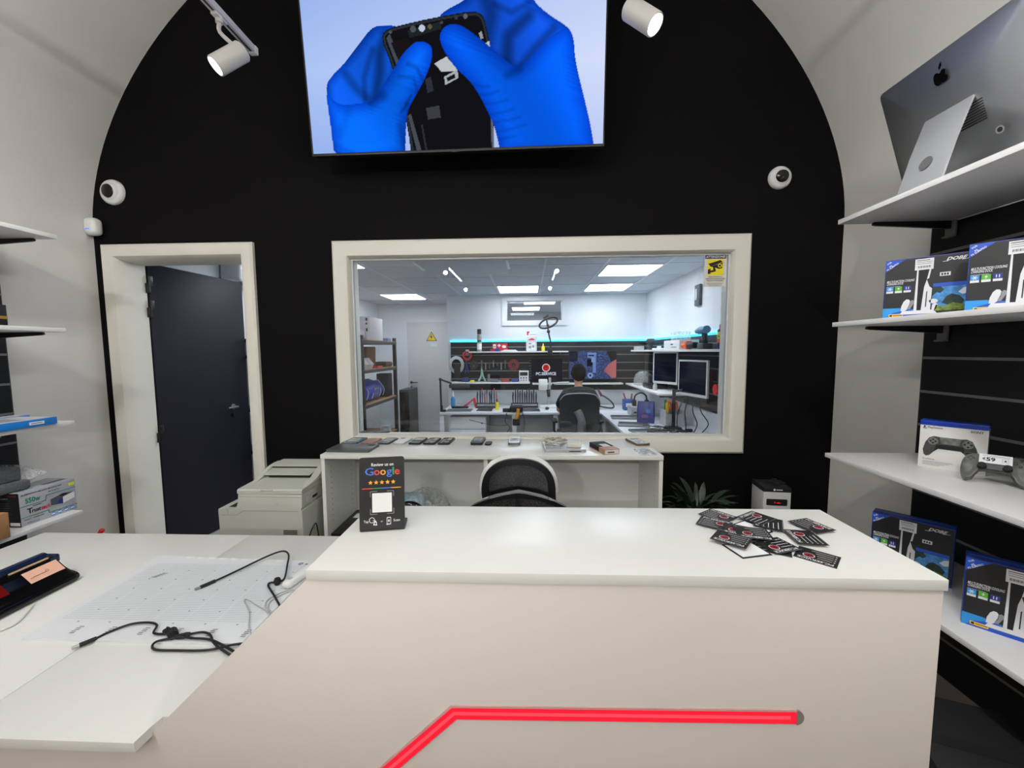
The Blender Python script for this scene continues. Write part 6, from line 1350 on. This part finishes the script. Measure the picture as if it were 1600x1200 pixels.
mb.build('star_base', blk, t)
for s in (-1, 1): mb = MB(); mb.tube([(s * .22, .12, .43), (s * .28, .12, .5), (s * .28, .1, .62)], .016, n=8, sub=2); mb.box(s * .28 - .035, s * .28 + .035, -.02, .22, .62, .65, .012); mb.build('armrest', blk, t)
skin = mat('skin', (206, 156, 128), .55, var=.04); hair_m = mat('black hair', (12, 10, 10), .9, var=.5, scale=120, bump=.6, spec=.1); shirt = mat('black cotton', (20, 20, 22), .85, var=.15, scale=90); jeans = mat('dark trousers', (34, 38, 50), .85, var=.15, scale=90)
def skinned(name, chain, edges, m, parent, root=0, sub=2):
    me = bpy.data.meshes.new(name + '_bones'); me.from_pydata([c[:3] for c in chain], edges, []); o = bpy.data.objects.new(name, me); C.objects.link(o)
    md = o.modifiers.new('skin', 'SKIN'); md.use_smooth_shade = True
    for i, c in enumerate(chain):
        sv = me.skin_vertices[0].data[i]; sv.radius = (c[3], c[4] if len(c) > 4 else c[3]); sv.use_root = (i == root)
    sb = o.modifiers.new('sub', 'SUBSURF'); sb.levels = sub; sb.render_levels = sub
    bpy.context.view_layer.update(); dg = bpy.context.evaluated_depsgraph_get(); nm = bpy.data.meshes.new_from_object(o.evaluated_get(dg))
    nm.materials.clear(); nm.materials.append(m); nm.polygons.foreach_set('use_smooth', [True] * len(nm.polygons)); nm.name = name
    bpy.data.objects.remove(o); n = bpy.data.objects.new(name, nm); C.objects.link(n); n.parent = parent; return n
person = thing('person', 'seated person in a black shirt seen from behind at the back bench', 'person', (.625, 4.99, 0))
# one continuous body: pelvis, spine, neck, head, arms with hands, legs
ch = [(0, .0, .57, .12, .10), (0, .02, .70, .12, .085), (0, .05, .84, .13, .09), (0, .07, .96, .12, .085), (0, .09, 1.03, .055), (0, .10, 1.09, .048), (0, .115, 1.145, .065), (0, .125, 1.21, .078), (0, .12, 1.275, .066),
      (-.15, .06, .965, .055), (-.22, .12, .84, .045), (-.235, .22, .74, .038), (-.19, .36, .715, .032), (-.14, .47, .71, .026), (-.12, .52, .705, .028),
      (.15, .06, .965, .055), (.22, .12, .84, .045), (.235, .22, .74, .038), (.19, .36, .715, .032), (.12, .47, .71, .026), (.10, .52, .705, .028),
      (-.10, .06, .545, .085), (-.13, .30, .53, .070), (-.14, .44, .51, .056), (-.14, .46, .30, .05), (-.14, .44, .10, .036), (-.14, .50, .045, .034), (-.14, .58, .035, .028),
      (.10, .06, .545, .085), (.13, .30, .53, .070), (.14, .44, .51, .056), (.14, .46, .30, .05), (.14, .44, .10, .036), (.14, .50, .045, .034), (.14, .58, .035, .028)]
ed = [(0, 1), (1, 2), (2, 3), (3, 4), (4, 5), (5, 6), (6, 7), (7, 8), (3, 9), (9, 10), (10, 11), (11, 12), (12, 13), (13, 14), (3, 15), (15, 16), (16, 17), (17, 18), (18, 19), (19, 20), (0, 21), (21, 22), (22, 23), (23, 24), (24, 25), (25, 26), (26, 27), (0, 28), (28, 29), (29, 30), (30, 31), (31, 32), (32, 33), (33, 34)]
for s, w in ((-1, 14), (1, 20)):      # fingers and thumb growing from each palm
    bx, by, bz = ch[w][:3]
    for k in range(4):
        i = len(ch); ln = (.030, .036, .034, .026)[k]; fx = bx + (k - 1.5) * .016
        ch += [(fx, by + .03, bz - .004, .010, .009), (fx, by + .03 + ln, bz - .012, .009), (fx, by + .03 + ln * 1.6, bz - .026, .0075)]; ed += [(w, i), (i, i + 1), (i + 1, i + 2)]
    i = len(ch); ch += [(bx - s * .034, by + .012, bz - .006, .010), (bx - s * .040, by + .042, bz - .018, .0085)]; ed += [(w, i), (i, i + 1)]
skinned('body', ch, ed, skin, person)
sh = [(0, .0, .60, .145, .118), (0, .02, .72, .15, .112), (0, .045, .85, .165, .118), (0, .065, .955, .15, .108), (0, .09, 1.045, .062), (-.155, .055, .968, .075), (-.225, .115, .84, .062), (-.238, .17, .785, .056), (.155, .055, .968, .075), (.225, .115, .84, .062), (.238, .17, .785, .056)]
skinned('shirt', sh, [(0, 1), (1, 2), (2, 3), (3, 4), (3, 5), (5, 6), (6, 7), (3, 8), (8, 9), (9, 10)], shirt, person)
tr = [(0, .0, .56, .140, .115)] + [(x, y, z, r + .012) for x, y, z, r in ((-.10, .06, .55, .085), (-.13, .30, .535, .072), (-.14, .44, .512, .060), (-.14, .46, .30, .055), (-.14, .44, .12, .05), (.10, .06, .55, .085), (.13, .30, .535, .072), (.14, .44, .512, .060), (.14, .46, .30, .055), (.14, .44, .12, .05))]
skinned('trousers', tr, [(0, 1), (1, 2), (2, 3), (3, 4), (4, 5), (0, 6), (6, 7), (7, 8), (8, 9), (9, 10)], jeans, person)
rk2 = random.Random(9)
mb = MB(); rings = []; hc = Vector((0, .105, 1.225))
for j in range(16):
    th = PI * j / 18; rr = math.sin(th); ring_ = []
    for i in range(24):
        a = 2 * PI * i / 24; back = .5 - .5 * math.sin(a)       # 1 at the back of the head
        lim = min(th, (.34 + .50 * back) * PI); r2 = math.sin(lim); n_ = 1 + .04 * math.sin(7 * a + 3 * j) * rr + rk2.uniform(-.05, .06) * rr
        ring_.append(hc + Vector((math.cos(a) * r2 * .093 * n_, math.sin(a) * r2 * .108 * n_, math.cos(lim) * .118 * n_)))
    rings.append(ring_)
rings[0] = [hc + Vector((math.cos(2 * PI * i / 24) * .003, math.sin(2 * PI * i / 24) * .003, .118)) for i in range(24)]
mb.ring_loft(rings); mb.build('hair', hair_m, person, angle=80)
mb = MB()
for s in (-1, 1): mb.ball((s * .083, .12, 1.20), .026, sc=(.35, .6, 1.0), u=12, v=8)
mb.build('ears', skin, person)
mb = MB(); mb.ball((0, .21, 1.195), .016, sc=(.8, 1.2, 1.4), u=12, v=8); mb.build('nose', skin, person)
mb = MB()
for s in (-1, 1): mb.ball((s * .032, .19, 1.222), .011, sc=(1.2, .8, .8), u=10, v=8)
mb.build('eyes', mat('eye white', (230, 226, 222), .3), person)
mb = MB(); mb.ball((0, .196, 1.152), .018, sc=(1.3, .5, .35), u=12, v=6); mb.build('mouth', mat('lips', (170, 96, 90), .5), person)
d = Decal((.155, -.062, .865), (1, .45, 0), (0, 0, 1)); d.disc(0, 0, .045, 0, 1); d.ringd(0, 0, .018, .024, 1, 2, a0=.3, a1=5.2); d.rect(-.003, .003, .0, .03, 1, 3); d.build('shirt_logo', [mat('dark red shirt print', (120, 24, 36), .6), ink], person, label='round dark red logo on the shirt')

# --- right wall of the workshop
ZR_ = 1.5053
t = thing('scope_head', 'dark grey camera head standing at the corner of the upper right shelf', 'camera head', (1.64, 5.55, ZR_)); mb = MB(); mb.cyl((0, 0, 0), (0, 0, .10), .035, n=14); mb.box(-.05, .06, -.04, .04, .09, .15, .02); mb.build('body', drk, t)
for k in range(6): t = thing('bit_case', 'small pale bit case in the row on the upper right shelf near the corner', 'case', (1.56, 5.95 - .055 * k, ZR_), group='pale bit cases on the upper right workshop shelf'); mb = MB(); mb.box(-.03, .03, -.02, .02, 0, .05, .003); mb.build('case', lgt, t)
t = thing('white_handle_tool', 'white flat tool lying on the upper right shelf', 'tool', (1.60, 5.05, ZR_)); mb = MB(); mb.box(-.04, .04, -.16, .16, 0, .02, .008); mb.box(-.015, .015, -.05, .05, .02, .045, .008); mb.build('body', wht, t)
t = thing('white_storage_box', 'white storage box with clear lid on the upper right shelf', 'box', (1.655, 4.50, ZR_)); mb = MB(); mb.box(-.1, .1, -.24, .24, 0, .10, .004); mb.build('carton', wht, t)
mb = MB(); mb.box(-.07, .07, -.10, .10, .1, .19, .004); mb.build('clear_insert', film('clear box film', (215, 225, 228), .3), t)
d = Decal((-.1004, .24, 0), (0, -1, 0), (0, 0, 1)); d.rect(.22, .30, .05, .062, 0, 1); d.rect(.24, .40, .02, .03, 1, 1); d.build('printed_side', [ink, ink_g], t)
t = thing('orange_drill', 'orange and black electric tool on the upper right shelf', 'power tool', (1.59, 4.06, ZR_)); mb = MB(); mb.box(-.03, .03, -.13, .10, .01, .07, .015); mb.build('body', blk, t); mb = MB(); mb.box(-.032, .032, .02, .10, 0, .085, .018); mb.cyl((0, .10, .04), (0, .18, .04), .028, n=12); mb.build('orange_grip', orange, t, label='orange grip')
t = thing('heat_gun', 'blue grey heat gun standing on the upper right shelf', 'heat gun', (1.62, 3.82, ZR_)); mb = MB(); mb.box(-.045, .045, -.08, .05, 0, .055, .006); mb.build('stand', drk, t)
mb = MB(); mb.cyl((0, -.02, .055), (0, .0, .16), .024, .028, n=12); mb.build('grip', blk, t); mb = MB(); mb.cyl((0, -.05, .18), (0, .10, .175), .036, n=14); mb.cyl((0, .10, .175), (0, .17, .172), .022, n=12); mb.build('barrel', mat('steel blue tool', (90, 140, 170), .45), t); mb = MB(); mb.box(-.01, .01, .025, .045, .09, .14, .004); mb.build('trigger', orange, t)
t = can('lubricant_can', 'tall blue and yellow spray can with red cap on the upper right shelf', 'spray can', 1.70, 3.655, ZR_, [(0, 0), (.034, 0), (.036, .008), (.036, .165), (.028, .178), (0, .179)], mat('lubricant can navy', (30, 40, 110), .35), [(.022, .179), (.022, .215), (.012, .22), (0, .221)], red)
mb = MB(); mb.lathe([(.0362, .09), (.0368, .091), (.0368, .150), (.0362, .151)], 22); mb.build('yellow_label', yellow, t, label='yellow label shield')
mb = MB(); mb.lathe([(.0364, .055), (.037, .056), (.037, .085), (.0364, .086)], 22); mb.build('orange_label', orange, t)
d = Decal((-.026, -.0268, .105), (.7, -.7, 0), (0, 0, 1)); d.text('WD-40', 0, 0, .02, 0, 2, 'C', bold=.04, width=.044); d.build('can_lettering', [mat('can blue lettering', (24, 40, 140), .5)], t)
t = thing('wall_handset', 'grey intercom handset on the right workshop wall under the camera sign', 'intercom', (LX1, 4.46, 1.97)); mb = MB(); mb.box(-.035, -.001, -.065, .065, 0, .225, .012); mb.build('case', mat('slate intercom', (84, 92, 100), .4), t); mb = MB(); mb.box(-.045, -.03, -.03, .03, .06, .18, .008); mb.build('handset', lgt, t)
def side_monitor(y, z, w, h, a, label):
    t = thing('monitor', label, 'monitor', (1.66, y, z), (0, 0, R(a)), group='white framed monitors on the right workshop wall')
    mb = MB(); mb.box(-w / 2, w / 2, -.012, .012, 0, h, .004); mb.build('housing', wht, t)
    mb = MB(); mb.box(-w / 2 + .018, w / 2 - .018, -.0135, -.0121, .03, h - .018); mb.build('screen', mat('unlit blue black screen', (22, 25, 44), .12), t)
    mb = MB(); mb.tube([(0, .012, h / 2), (.0, .08, h / 2 - .02), (.02, .10, h / 2)], .014, n=8, sub=1); mb.build('arm', drk, t)
side_monitor(4.98, 1.09, .36, .39, -58, 'white framed monitor on the right workshop wall, farther of the two')
side_monitor(4.15, 1.03, .44, .37, -74, 'white framed monitor on the right workshop wall, nearer of the two')
t = thing('monitor_pole', 'black monitor pole rising from the right workbench', 'stand', (1.55, 4.36, ZB + .0003)); mb = MB(); mb.box(-.07, .07, -.07, .07, 0, .02, .004); mb.cyl((0, 0, .02), (0, 0, .42), .018, n=12); mb.tube([(0, 0, .40), (.06, -.06, .42), (.10, -.12, .48)], .014, n=8, sub=1); mb.build('pole', blk, t)
t = thing('red_ratchet', 'red strap ratchet hanging on the right slat panel next to the window edge', 'tool', (1.79, 3.80, 1.08)); mb = MB(); mb.cyl((-.02, .04, .05), (-.05, .04, .05), .05, n=16); mb.cyl((-.02, -.06, .06), (-.05, -.06, .06), .03, n=12); mb.build('wheel', mat('bright red plastic', (225, 50, 54), .4), t); mb = MB(); mb.tube([(-.02, .04, .10), (-.03, .02, .22), (-.01, .0, .3)], .008, n=6); mb.build('strap', drk, t)
t = thing('blister_pack', 'clear blister pack hanging on the right slat panel', 'pack', (1.79, 3.64, 1.16)); mb = MB(); mb.box(-.03, -.005, -.05, .05, 0, .20, .01); mb.build('blister', film('blister film', (210, 214, 222), .6), t)
t = thing('hanging_pliers', 'dark red pliers hanging on the right slat panel', 'pliers', (1.79, 4.0, 1.12)); mb = MB(); mb.tube([(-.015, -.03, 0), (-.015, 0, .12), (-.015, .0, .18)], .012, n=8); mb.tube([(-.015, .03, 0), (-.015, 0, .12)], .012, n=8, sub=1); mb.build('handles', mat('maroon grip', (120, 40, 46), .5), t)
# lower right shelf
t = thing('spray_bottle_shell', 'clear plastic dome cover on the lower right workshop shelf', 'cover', (1.60, 5.70, 1.0155)); mb = MB(); mb.lathe([(.13, 0), (.13, .08), (.11, .15), (.06, .19), (0, .20)], 22); mb.build('dome', film('clear dome film', (200, 206, 206), .35), t)
t = thing('black_printer_head', 'black equipment unit on the lower right workshop shelf', 'device', (1.62, 5.25, 1.0155)); mb = MB(); mb.box(-.11, .11, -.16, .16, 0, .07, .01); mb.box(-.06, .08, -.08, .10, .07, .16, .02); mb.build('case', blk, t)
t = thing('jar', 'small pale jar on the lower right workshop shelf', 'jar', (1.54, 4.98, 1.0155)); mb = MB(); mb.lathe([(0, 0), (.025, 0), (.025, .06), (.018, .07), (.018, .085), (0, .086)], 16); mb.build('jar', lgt, t)
# on the right workbench
Zb = ZB + .0003
t = thing('blue_tool_box', 'blue open tool carton with a wooden handle on the right bench near the corner', 'box', (1.42, 5.75, Zb)); mb = MB(); mb.box(-.08, .08, -.07, .07, 0, .15, .002); mb.build('carton', mat('medium blue card', (40, 84, 160), .5), t); d = Decal((-.08, -.0703, 0), (1, 0, 0), (0, 0, 1)); d.rect(.02, .14, .05, .10, 0, 1); d.build('white_print', [ink_w], t); mb = MB(); mb.cyl((-.05, 0, .15), (-.08, 0, .24), .010, n=8); mb.cyl((.03, 0, .15), (.04, .0, .23), .012, n=8); mb.build('tool_handles', mat('wood brown handle', (150, 90, 50), .6), t)
t = thing('headphones', 'black headphones resting on a silver box on the right bench', 'headphones', (1.45, 5.28, Zb + .1203)); mb = MB(); mb.tube([(-.08, 0, .03), (-.07, 0, .13), (0, .0, .17), (.07, 0, .13), (.08, 0, .03)], .012, n=8); mb.build('headband', blk, t)
for s in (-1, 1): mb = MB(); mb.cyl((s * .06, 0, .04), (s * .10, 0, .04), .04, n=16); mb.build('ear_cup', blk_matte, t)
t = thing('silver_box', 'silver slotted box on the right bench', 'box', (1.44, 5.28, Zb)); mb = MB(); mb.box(-.13, .13, -.11, .11, 0, .12, .004); mb.build('case', mat('silver grey metal', (176, 178, 180), .4, .4), t); d = Decal((-.13, -.1103, 0), (1, 0, 0), (0, 0, 1)); d.rect(.03, .22, .04, .06, 0, 1); d.build('slot', [ink], t)
t = thing('blue_snack_bag', 'dark blue printed pouch standing on the right bench', 'pouch', (1.36, 4.72, Zb), (0, 0, R(-20))); mb = MB(); mb.ring_loft([[Vector((x * k, y * k2, z)) for x, y in rrect(-.10, .10, -.035, .035, .02)] for z, k, k2 in ((0, .95, 1.2), (.04, 1.0, 1.3), (.15, .98, .9), (.23, .92, .2), (.25, .92, .12))]); mb.build('pouch', mat('ink blue foil', (34, 44, 120), .3, var=.3, scale=12), t)
d = Decal((0, -.050, .05), (1, 0, 0), (0, 0, 1)); d.rect(-.04, .03, .01, .05, 0, 1); d.disc(.03, .09, .025, 1, 1); d.build('printed_front', [mat('violet print', (110, 70, 150), .5), mat('sky print', (80, 120, 210), .5)], t)
t = thing('pen_holder', 'grey acrylic holder with orange handled scissors on the right bench', 'pen holder', (1.60, 4.55, Zb)); 
mb = MB(); mb.box(-.10, .10, -.10, .10, 0, .01); mb.box(-.10, .10, -.10, -.09, .01, .14); mb.box(-.10, .10, .09, .10, .01, .2); mb.box(-.10, -.09, -.09, .09, .01, .18); mb.box(.09, .10, -.09, .09, .01, .18); mb.build('case', lgt, t)
t2 = thing('scissors', 'orange handled scissors standing in the grey acrylic holder', 'scissors', (1.585, 4.53, Zb + .011))
mb = MB(); mb.tube([(-.03, 0, .17), (-.05, 0, .22), (-.03, 0, .26), (.0, 0, .22), (-.01, 0, .18)], .011, n=8, closed=True); mb.tube([(.03, 0, .16), (.06, 0, .20), (.05, 0, .25), (.02, 0, .22), (.015, 0, .18)], .011, n=8, closed=True); mb.build('handles', orange, t2); mb = MB(); mb.box(-.012, .012, -.003, .003, 0, .18); mb.build('blades', steel, t2)
t2 = thing('green_screwdriver', 'green handled screwdriver standing in the grey acrylic holder', 'screwdriver', (1.55, 4.60, Zb + .011)); mb = MB(); mb.cyl((0, 0, .15), (-.01, 0, .27), .014, n=10); mb.build('handle', mat('leaf green plastic', (60, 150, 80), .4), t2); mb = MB(); mb.cyl((0, 0, 0), (0, 0, .15), .004, n=8); mb.build('blade', steel, t2)
t2 = thing('yellow_tool', 'yellow and black tool standing in the grey acrylic holder', 'tool', (1.53, 4.50, Zb + .011)); mb = MB(); mb.box(-.015, .015, -.012, .012, 0, .25, .004); mb.build('body', mat('mustard yellow plastic', (226, 186, 40), .4), t2)
def kb(x, y, w, l, a, label):
    t = thing('laptop_keyboard', label, 'keyboard', (x, y, Zb), (0, 0, R(a)), group='loose laptop keyboard parts on the right bench'); mb = MB(); mb.box(-w, w, -l, l, 0, .018, .003); mb.build('deck', mat('grey laptop deck', (112, 114, 118), .4, .4), t)
    d = Decal((0, 0, .0182), (1, 0, 0), (0, 1, 0))
    for i in range(10):
        for j in range(4): d.rect(-w + .016 + (2 * w - .03) / 10 * i, -w + .016 + (2 * w - .03) / 10 * (i + .82), -l * .1 + .032 * j, -l * .1 + .026 + .032 * j, 0, 1)
    d.rect(-w * .3, w * .3, -l * .8, -l * .3, 1, 1); d.build('keys_and_pad', [blk, gry], t)
kb(1.20, 5.05, .17, .12, -8, 'open dark laptop deck on the right bench, farthest from the window'); kb(1.18, 4.55, .17, .12, -14, 'grey laptop deck on the right bench beside the blue pouch'); kb(1.22, 4.16, .16, .11, 12, 'grey laptop deck on the right bench nearest the window')
t = thing('usb_dongle', 'small black dongle with a short lead on the right bench front', 'dongle', (1.13, 3.85, Zb)); mb = MB(); mb.box(-.035, .035, -.014, .014, 0, .014, .004); mb.tube([(.035, 0, .007), (.08, .02, .006), (.13, .0, .005)], .0035, n=6); mb.build('body', blk, t)
t = thing('cable_tangle', 'tangle of black cables spread over the right bench', 'cables', (1.42, 4.05, Zb)); mb = MB(); rk = random.Random(11)
for k in range(9):
    x, y = rk.uniform(-.18, .1), rk.uniform(-.3, .2); P = []
    for j in range(7): P.append((x, y, .008 + .025 * abs(math.sin(j * 1.3 + k)))); x += rk.uniform(-.12, .13); y += rk.uniform(-.11, .12); x = max(-.22, min(.34, x)); y = max(-.42, min(.34, y))
    mb.tube(P, .005, n=6, sub=5)
mb.build('cords', cable, t)
mb = MB()
for k, (x, y) in enumerate(((.16, -.1), (.02, -.25), (.22, .12), (-.06, .1))): mb.box(x - .035, x + .035, y - .02, y + .02, 0.001, .032, .006)
mb.build('plugs', blk_matte, t)
t = thing('hanging_leads', 'black leads running down the right workshop wall to the bench', 'cables', (1.62, 4.1, .9)); mb = MB()
for k, dx in enumerate((-.06, -.02, .03, .08)): mb.tube([(dx + .06, .15, .12), (dx * 1.6, .05, -.02), (dx * 2.2, -.02, -.14), (dx * 1.5 - .05, -.1, -.225)], .005, n=6)
mb.build('cords', cable, t)
t = thing('white_board_panel', 'white board leaning at the right end of the side bench near the window', 'panel', (1.76, 3.45, Zb)); mb = MB(); mb.box(-.012, .012, -.25, .25, 0, .40, .002); mb.build('board', wht, t)
t = thing('sill_bar', 'black bar lying on the window sill inside the workshop, lower left', 'bar', (-1.16, 2.80, .9452)); 
t.location = (-1.05, 2.668, .9492)
mb = MB(); mb.box(-.085, .10, -.028, .03, 0, .016, .004); mb.build('bar', blk, t)

# --- left side of the workshop: storage rack
RX0, RX1, RY0, RY1 = -2.78, -2.13, 5.12, 6.48
post_m = mat('black rack steel', (24, 24, 26), .45, .3); wood = mat('rack chipboard', (176, 136, 100), .8, var=.1)
t = thing('storage_rack', 'black steel storage rack with chipboard shelves at the left of the workshop', 'rack', (0, 0, 0))
for x in (RX0 + .025, RX1 - .025):
    for y in (RY0 + .03, RY1 - .03): mb = MB(); mb.box(x - .022, x + .022, y - .03, y + .03, 0, 1.72); mb.build('post', post_m, t)
for z in (.25, .80, 1.265, 1.66):
    mb = MB(); mb.box(RX0, RX1, RY0, RY1, z - .045, z - .006); b = mb.build('shelf_beam', mat('dark grey rack beam', (52, 52, 54), .5), t)
    mb = MB(); mb.box(RX0 + .005, RX1 - .003, RY0 + .005, RY1 - .005, z - .0055, z + .004); mb.build('chipboard', wood, b)
t = thing('moving_carton', 'white printed carton with brown tape on top of the storage rack', 'box', (-2.36, 5.66, 1.6645)); mb = MB(); mb.box(-.2, .20, -.2, .3, .0, .32, .003); mb.build('carton', mat('white printed card', (220, 212, 214), .6), t)
mb = MB(); mb.box(-.035, .03, -.2006, .3006, .0, .3207); mb.build('tape', mat('brown tape', (168, 120, 80), .4), t)
d = Decal((-.2, -.2003, 0), (1, 0, 0), (0, 0, 1)); d.text('nsb', .02, .255, .05, 0, 1, bold=.03, shear=.2, width=.075); d.rect(.35, .375, .26, .30, 0, 1); d.rect(.35, .375, .12, .16, 0, 1); d.rect(.35, .37, .21, .235, 0, 1); d.build('printed_side', [ink], t)
t = thing('bubble_wrap_parcel', 'bubble wrapped parcel in front of the white carton on the storage rack', 'parcel', (-2.37, 5.30, 1.6645)); mb = MB(); mb.box(-.20, .17, -.15, .15, 0, .14, .05, 4); mb.build('wrap', mat('white bubble wrap', (218, 208, 210), .35, var=.35, scale=70, bump=.5), t)
t = thing('blue_folder', 'small blue folded packet at the far end of the rack top', 'packet', (-2.25, 6.25, 1.6645)); mb = MB(); mb.box(-.07, .09, -.08, .08, 0, .05, .008); mb.build('packet', mat('pale blue packet', (96, 124, 180), .5), t)
for k in range(3):
    t = thing('parts_bin', 'x x x x', 'bin', (-2.40 + .0 * k, 5.32 + .16 * k, 1.2695), group='white parts bins on the middle rack shelf'); t['label'] = ('white parts bin on the middle rack shelf, nearest the post', 'middle one of three white parts bins on the rack', 'white parts bin on the middle rack shelf, beside the brown basket')[k]
    mb = MB(); mb.ring_loft([[Vector((x, y, z)) for x, z in ((-.1, 0), (.16, 0), (.19, .06), (.12, .15), (-.1, .15))] for y in (-.07, .07)]); mb.build('bin', mat('white bin plastic', (214, 212, 206), .4), t); mb = MB(); mb.box(.125, .165, -.05, .05, .08, .081); mb.build('opening', drk, t)
t = thing('brown_basket', 'tall brown cylinder basket on the middle rack shelf', 'basket', (-2.40, 5.95, 1.2695)); mb = MB(); mb.lathe([(0, 0), (.11, 0), (.12, .30), (.11, .31), (0, .30)], 24); mb.build('basket', mat('brown woven basket', (120, 88, 58), .8, var=.3, scale=80), t)
t = thing('brown_pouch', 'flat brown pouch at the far end of the middle rack shelf', 'pouch', (-2.28, 6.25, 1.2695)); mb = MB(); mb.box(-.12, .12, -.13, .13, 0, .08, .03, 3); mb.build('pouch', mat('dark brown leather', (84, 56, 40), .6), t)
t = thing('red_cloth', 'small red cloth beside the white bins on the rack', 'cloth', (-2.20, 5.80, 1.2695)); mb = MB(); mb.box(-.05, .05, -.09, .09, 0, .03, .012, 3); mb.build('cloth', mat('red cloth', (200, 70, 66), .8), t)
t = thing('blue_bag', 'bulky blue shopping bag lying on the lower rack shelf', 'bag', (-2.38, 5.66, .8045)); mb = MB(); rings = []; rb_ = random.Random(4)
for y, k in ((-.50, .55), (-.44, .85), (-.25, 1.0), (0, 1.05), (.25, .98), (.42, .80), (.52, .4)): rings.append([Vector((.20 * k * math.cos(2 * PI * i / 20) * (1 + rb_.uniform(-.08, .08)), y + rb_.uniform(-.02, .02), max(.003, .14 + .155 * k * math.sin(2 * PI * i / 20) * (1 + rb_.uniform(-.08, .1))))) for i in range(20)])
mb.ring_loft(rings); mb.build('bag', mat('shiny blue plastic', (30, 52, 160), .3, var=.4, scale=8, bump=.3), t, angle=50)
mb = MB(); mb.box(.205, .212, -.06, .08, .10, .19); mb.build('tan_label', mat('tan label', (150, 132, 108), .6), t); mb = MB()
for y in (-.3, -.12, .16, .3): mb.tube([(.19, y, .05), (.20, y + .03, .16), (.10, y + .05, .28)], .006, n=6)
mb.build('white_straps', mat('white strap', (200, 206, 226), .6), t, label='white straps')
t = thing('black_case', 'black case standing at the far end of the lower rack shelf', 'case', (-2.28, 6.30, .8045)); mb = MB(); mb.box(-.09, .09, -.10, .10, 0, .36, .006); mb.build('case', blk, t)
t = thing('computer_tower', 'dark computer tower on the floor in front of the storage rack', 'computer', (-2.035, 6.75, 0)); mb = MB(); mb.box(-.085, .085, -.24, .26, 0, .88, .006); mb.build('case', drk, t); mb = MB(); mb.box(-.075, .075, -.245, -.2401, .06, .84, .002); mb.build('front_grille', blk_gloss, t)
t = thing('long_cartons', 'pale grey striped carton standing upright before the storage rack', 'box', (-1.72, 4.75, 0)); mb = MB(); mb.box(-.05, .05, -.05, .05, 0, .62, .003); mb.build('carton', mat('striped grey card', (150, 150, 148), .6, var=.4, scale=22), t)
t = thing('black_crate', 'black crate on the workshop floor at the lower left of the glass', 'crate', (-2.15, 4.50, 0)); mb = MB(); mb.box(-.4, .36, -.35, .35, 0, .50, .01); mb.build('crate', blk_matte, t); mb = MB(); mb.box(-.41, .37, -.36, .36, .5005, .53, .005); mb.build('lid', blk, t)
t = thing('hazard_sign', 'yellow triangular hazard sign on the pale recess door', 'sign', (-1.80, 7.498, 1.70)); mb = MB(); mb.prism([(-.10, 0), (.10, 0), (0, .175)], 0, .0015, Matrix.Translation((0, 0, 0)) @ pm); mb.build('plate', blk, t)
d = Decal((0, -.002, 0), (1, 0, 0), (0, 0, 1)); d.pg([(-.082, .010), (.082, .010), (0, .155)], 0, 1); d.pg([(.0, .12), (-.028, .065), (-.006, .068), (-.016, .025), (.026, .082), (.004, .078)], 1, 2); d.build('printed_face', [mat('hazard yellow', (240, 206, 30), .5), ink], t)
t = thing('door_notice', 'small white notice under the hazard sign on the pale door', 'notice', (-1.77, 7.499, 1.60)); mb = MB(); mb.box(-.05, .07, -.0015, 0, 0, .05); mb.build('sheet', paper, t)
t = thing('wall_rack', 'narrow black wall rack seen through the gap beside the open dark door', 'rack', (-2.60, 3.80, 0)); 
for z in (.55, .95, 1.45, 1.60): mb = MB(); mb.box(-.2, .12, -.16, .16, z, z + .03); mb.build('rack_shelf', blk, t)
for y in (-.15, .15): mb = MB(); mb.box(-.2, -.17, y - .01, y + .01, 0, 1.65); mb.box(.10, .12, y - .01, y + .01, 0, 1.65); mb.build('post', blk, t)
t = thing('wall_unit', 'glossy white wall unit above the open dark door inside the workshop', 'air conditioner', (LX0, 4.0, 2.16)); mb = MB(); mb.box(.001, .20, -.35, .35, 0, .20, .03, 4); mb.build('case', mat('glossy white plastic', (236, 238, 242), .12), t); mb = MB(); mb.box(.05, .16, -.3, .3, -.004, .0, .001); mb.build('outlet', gry, t)
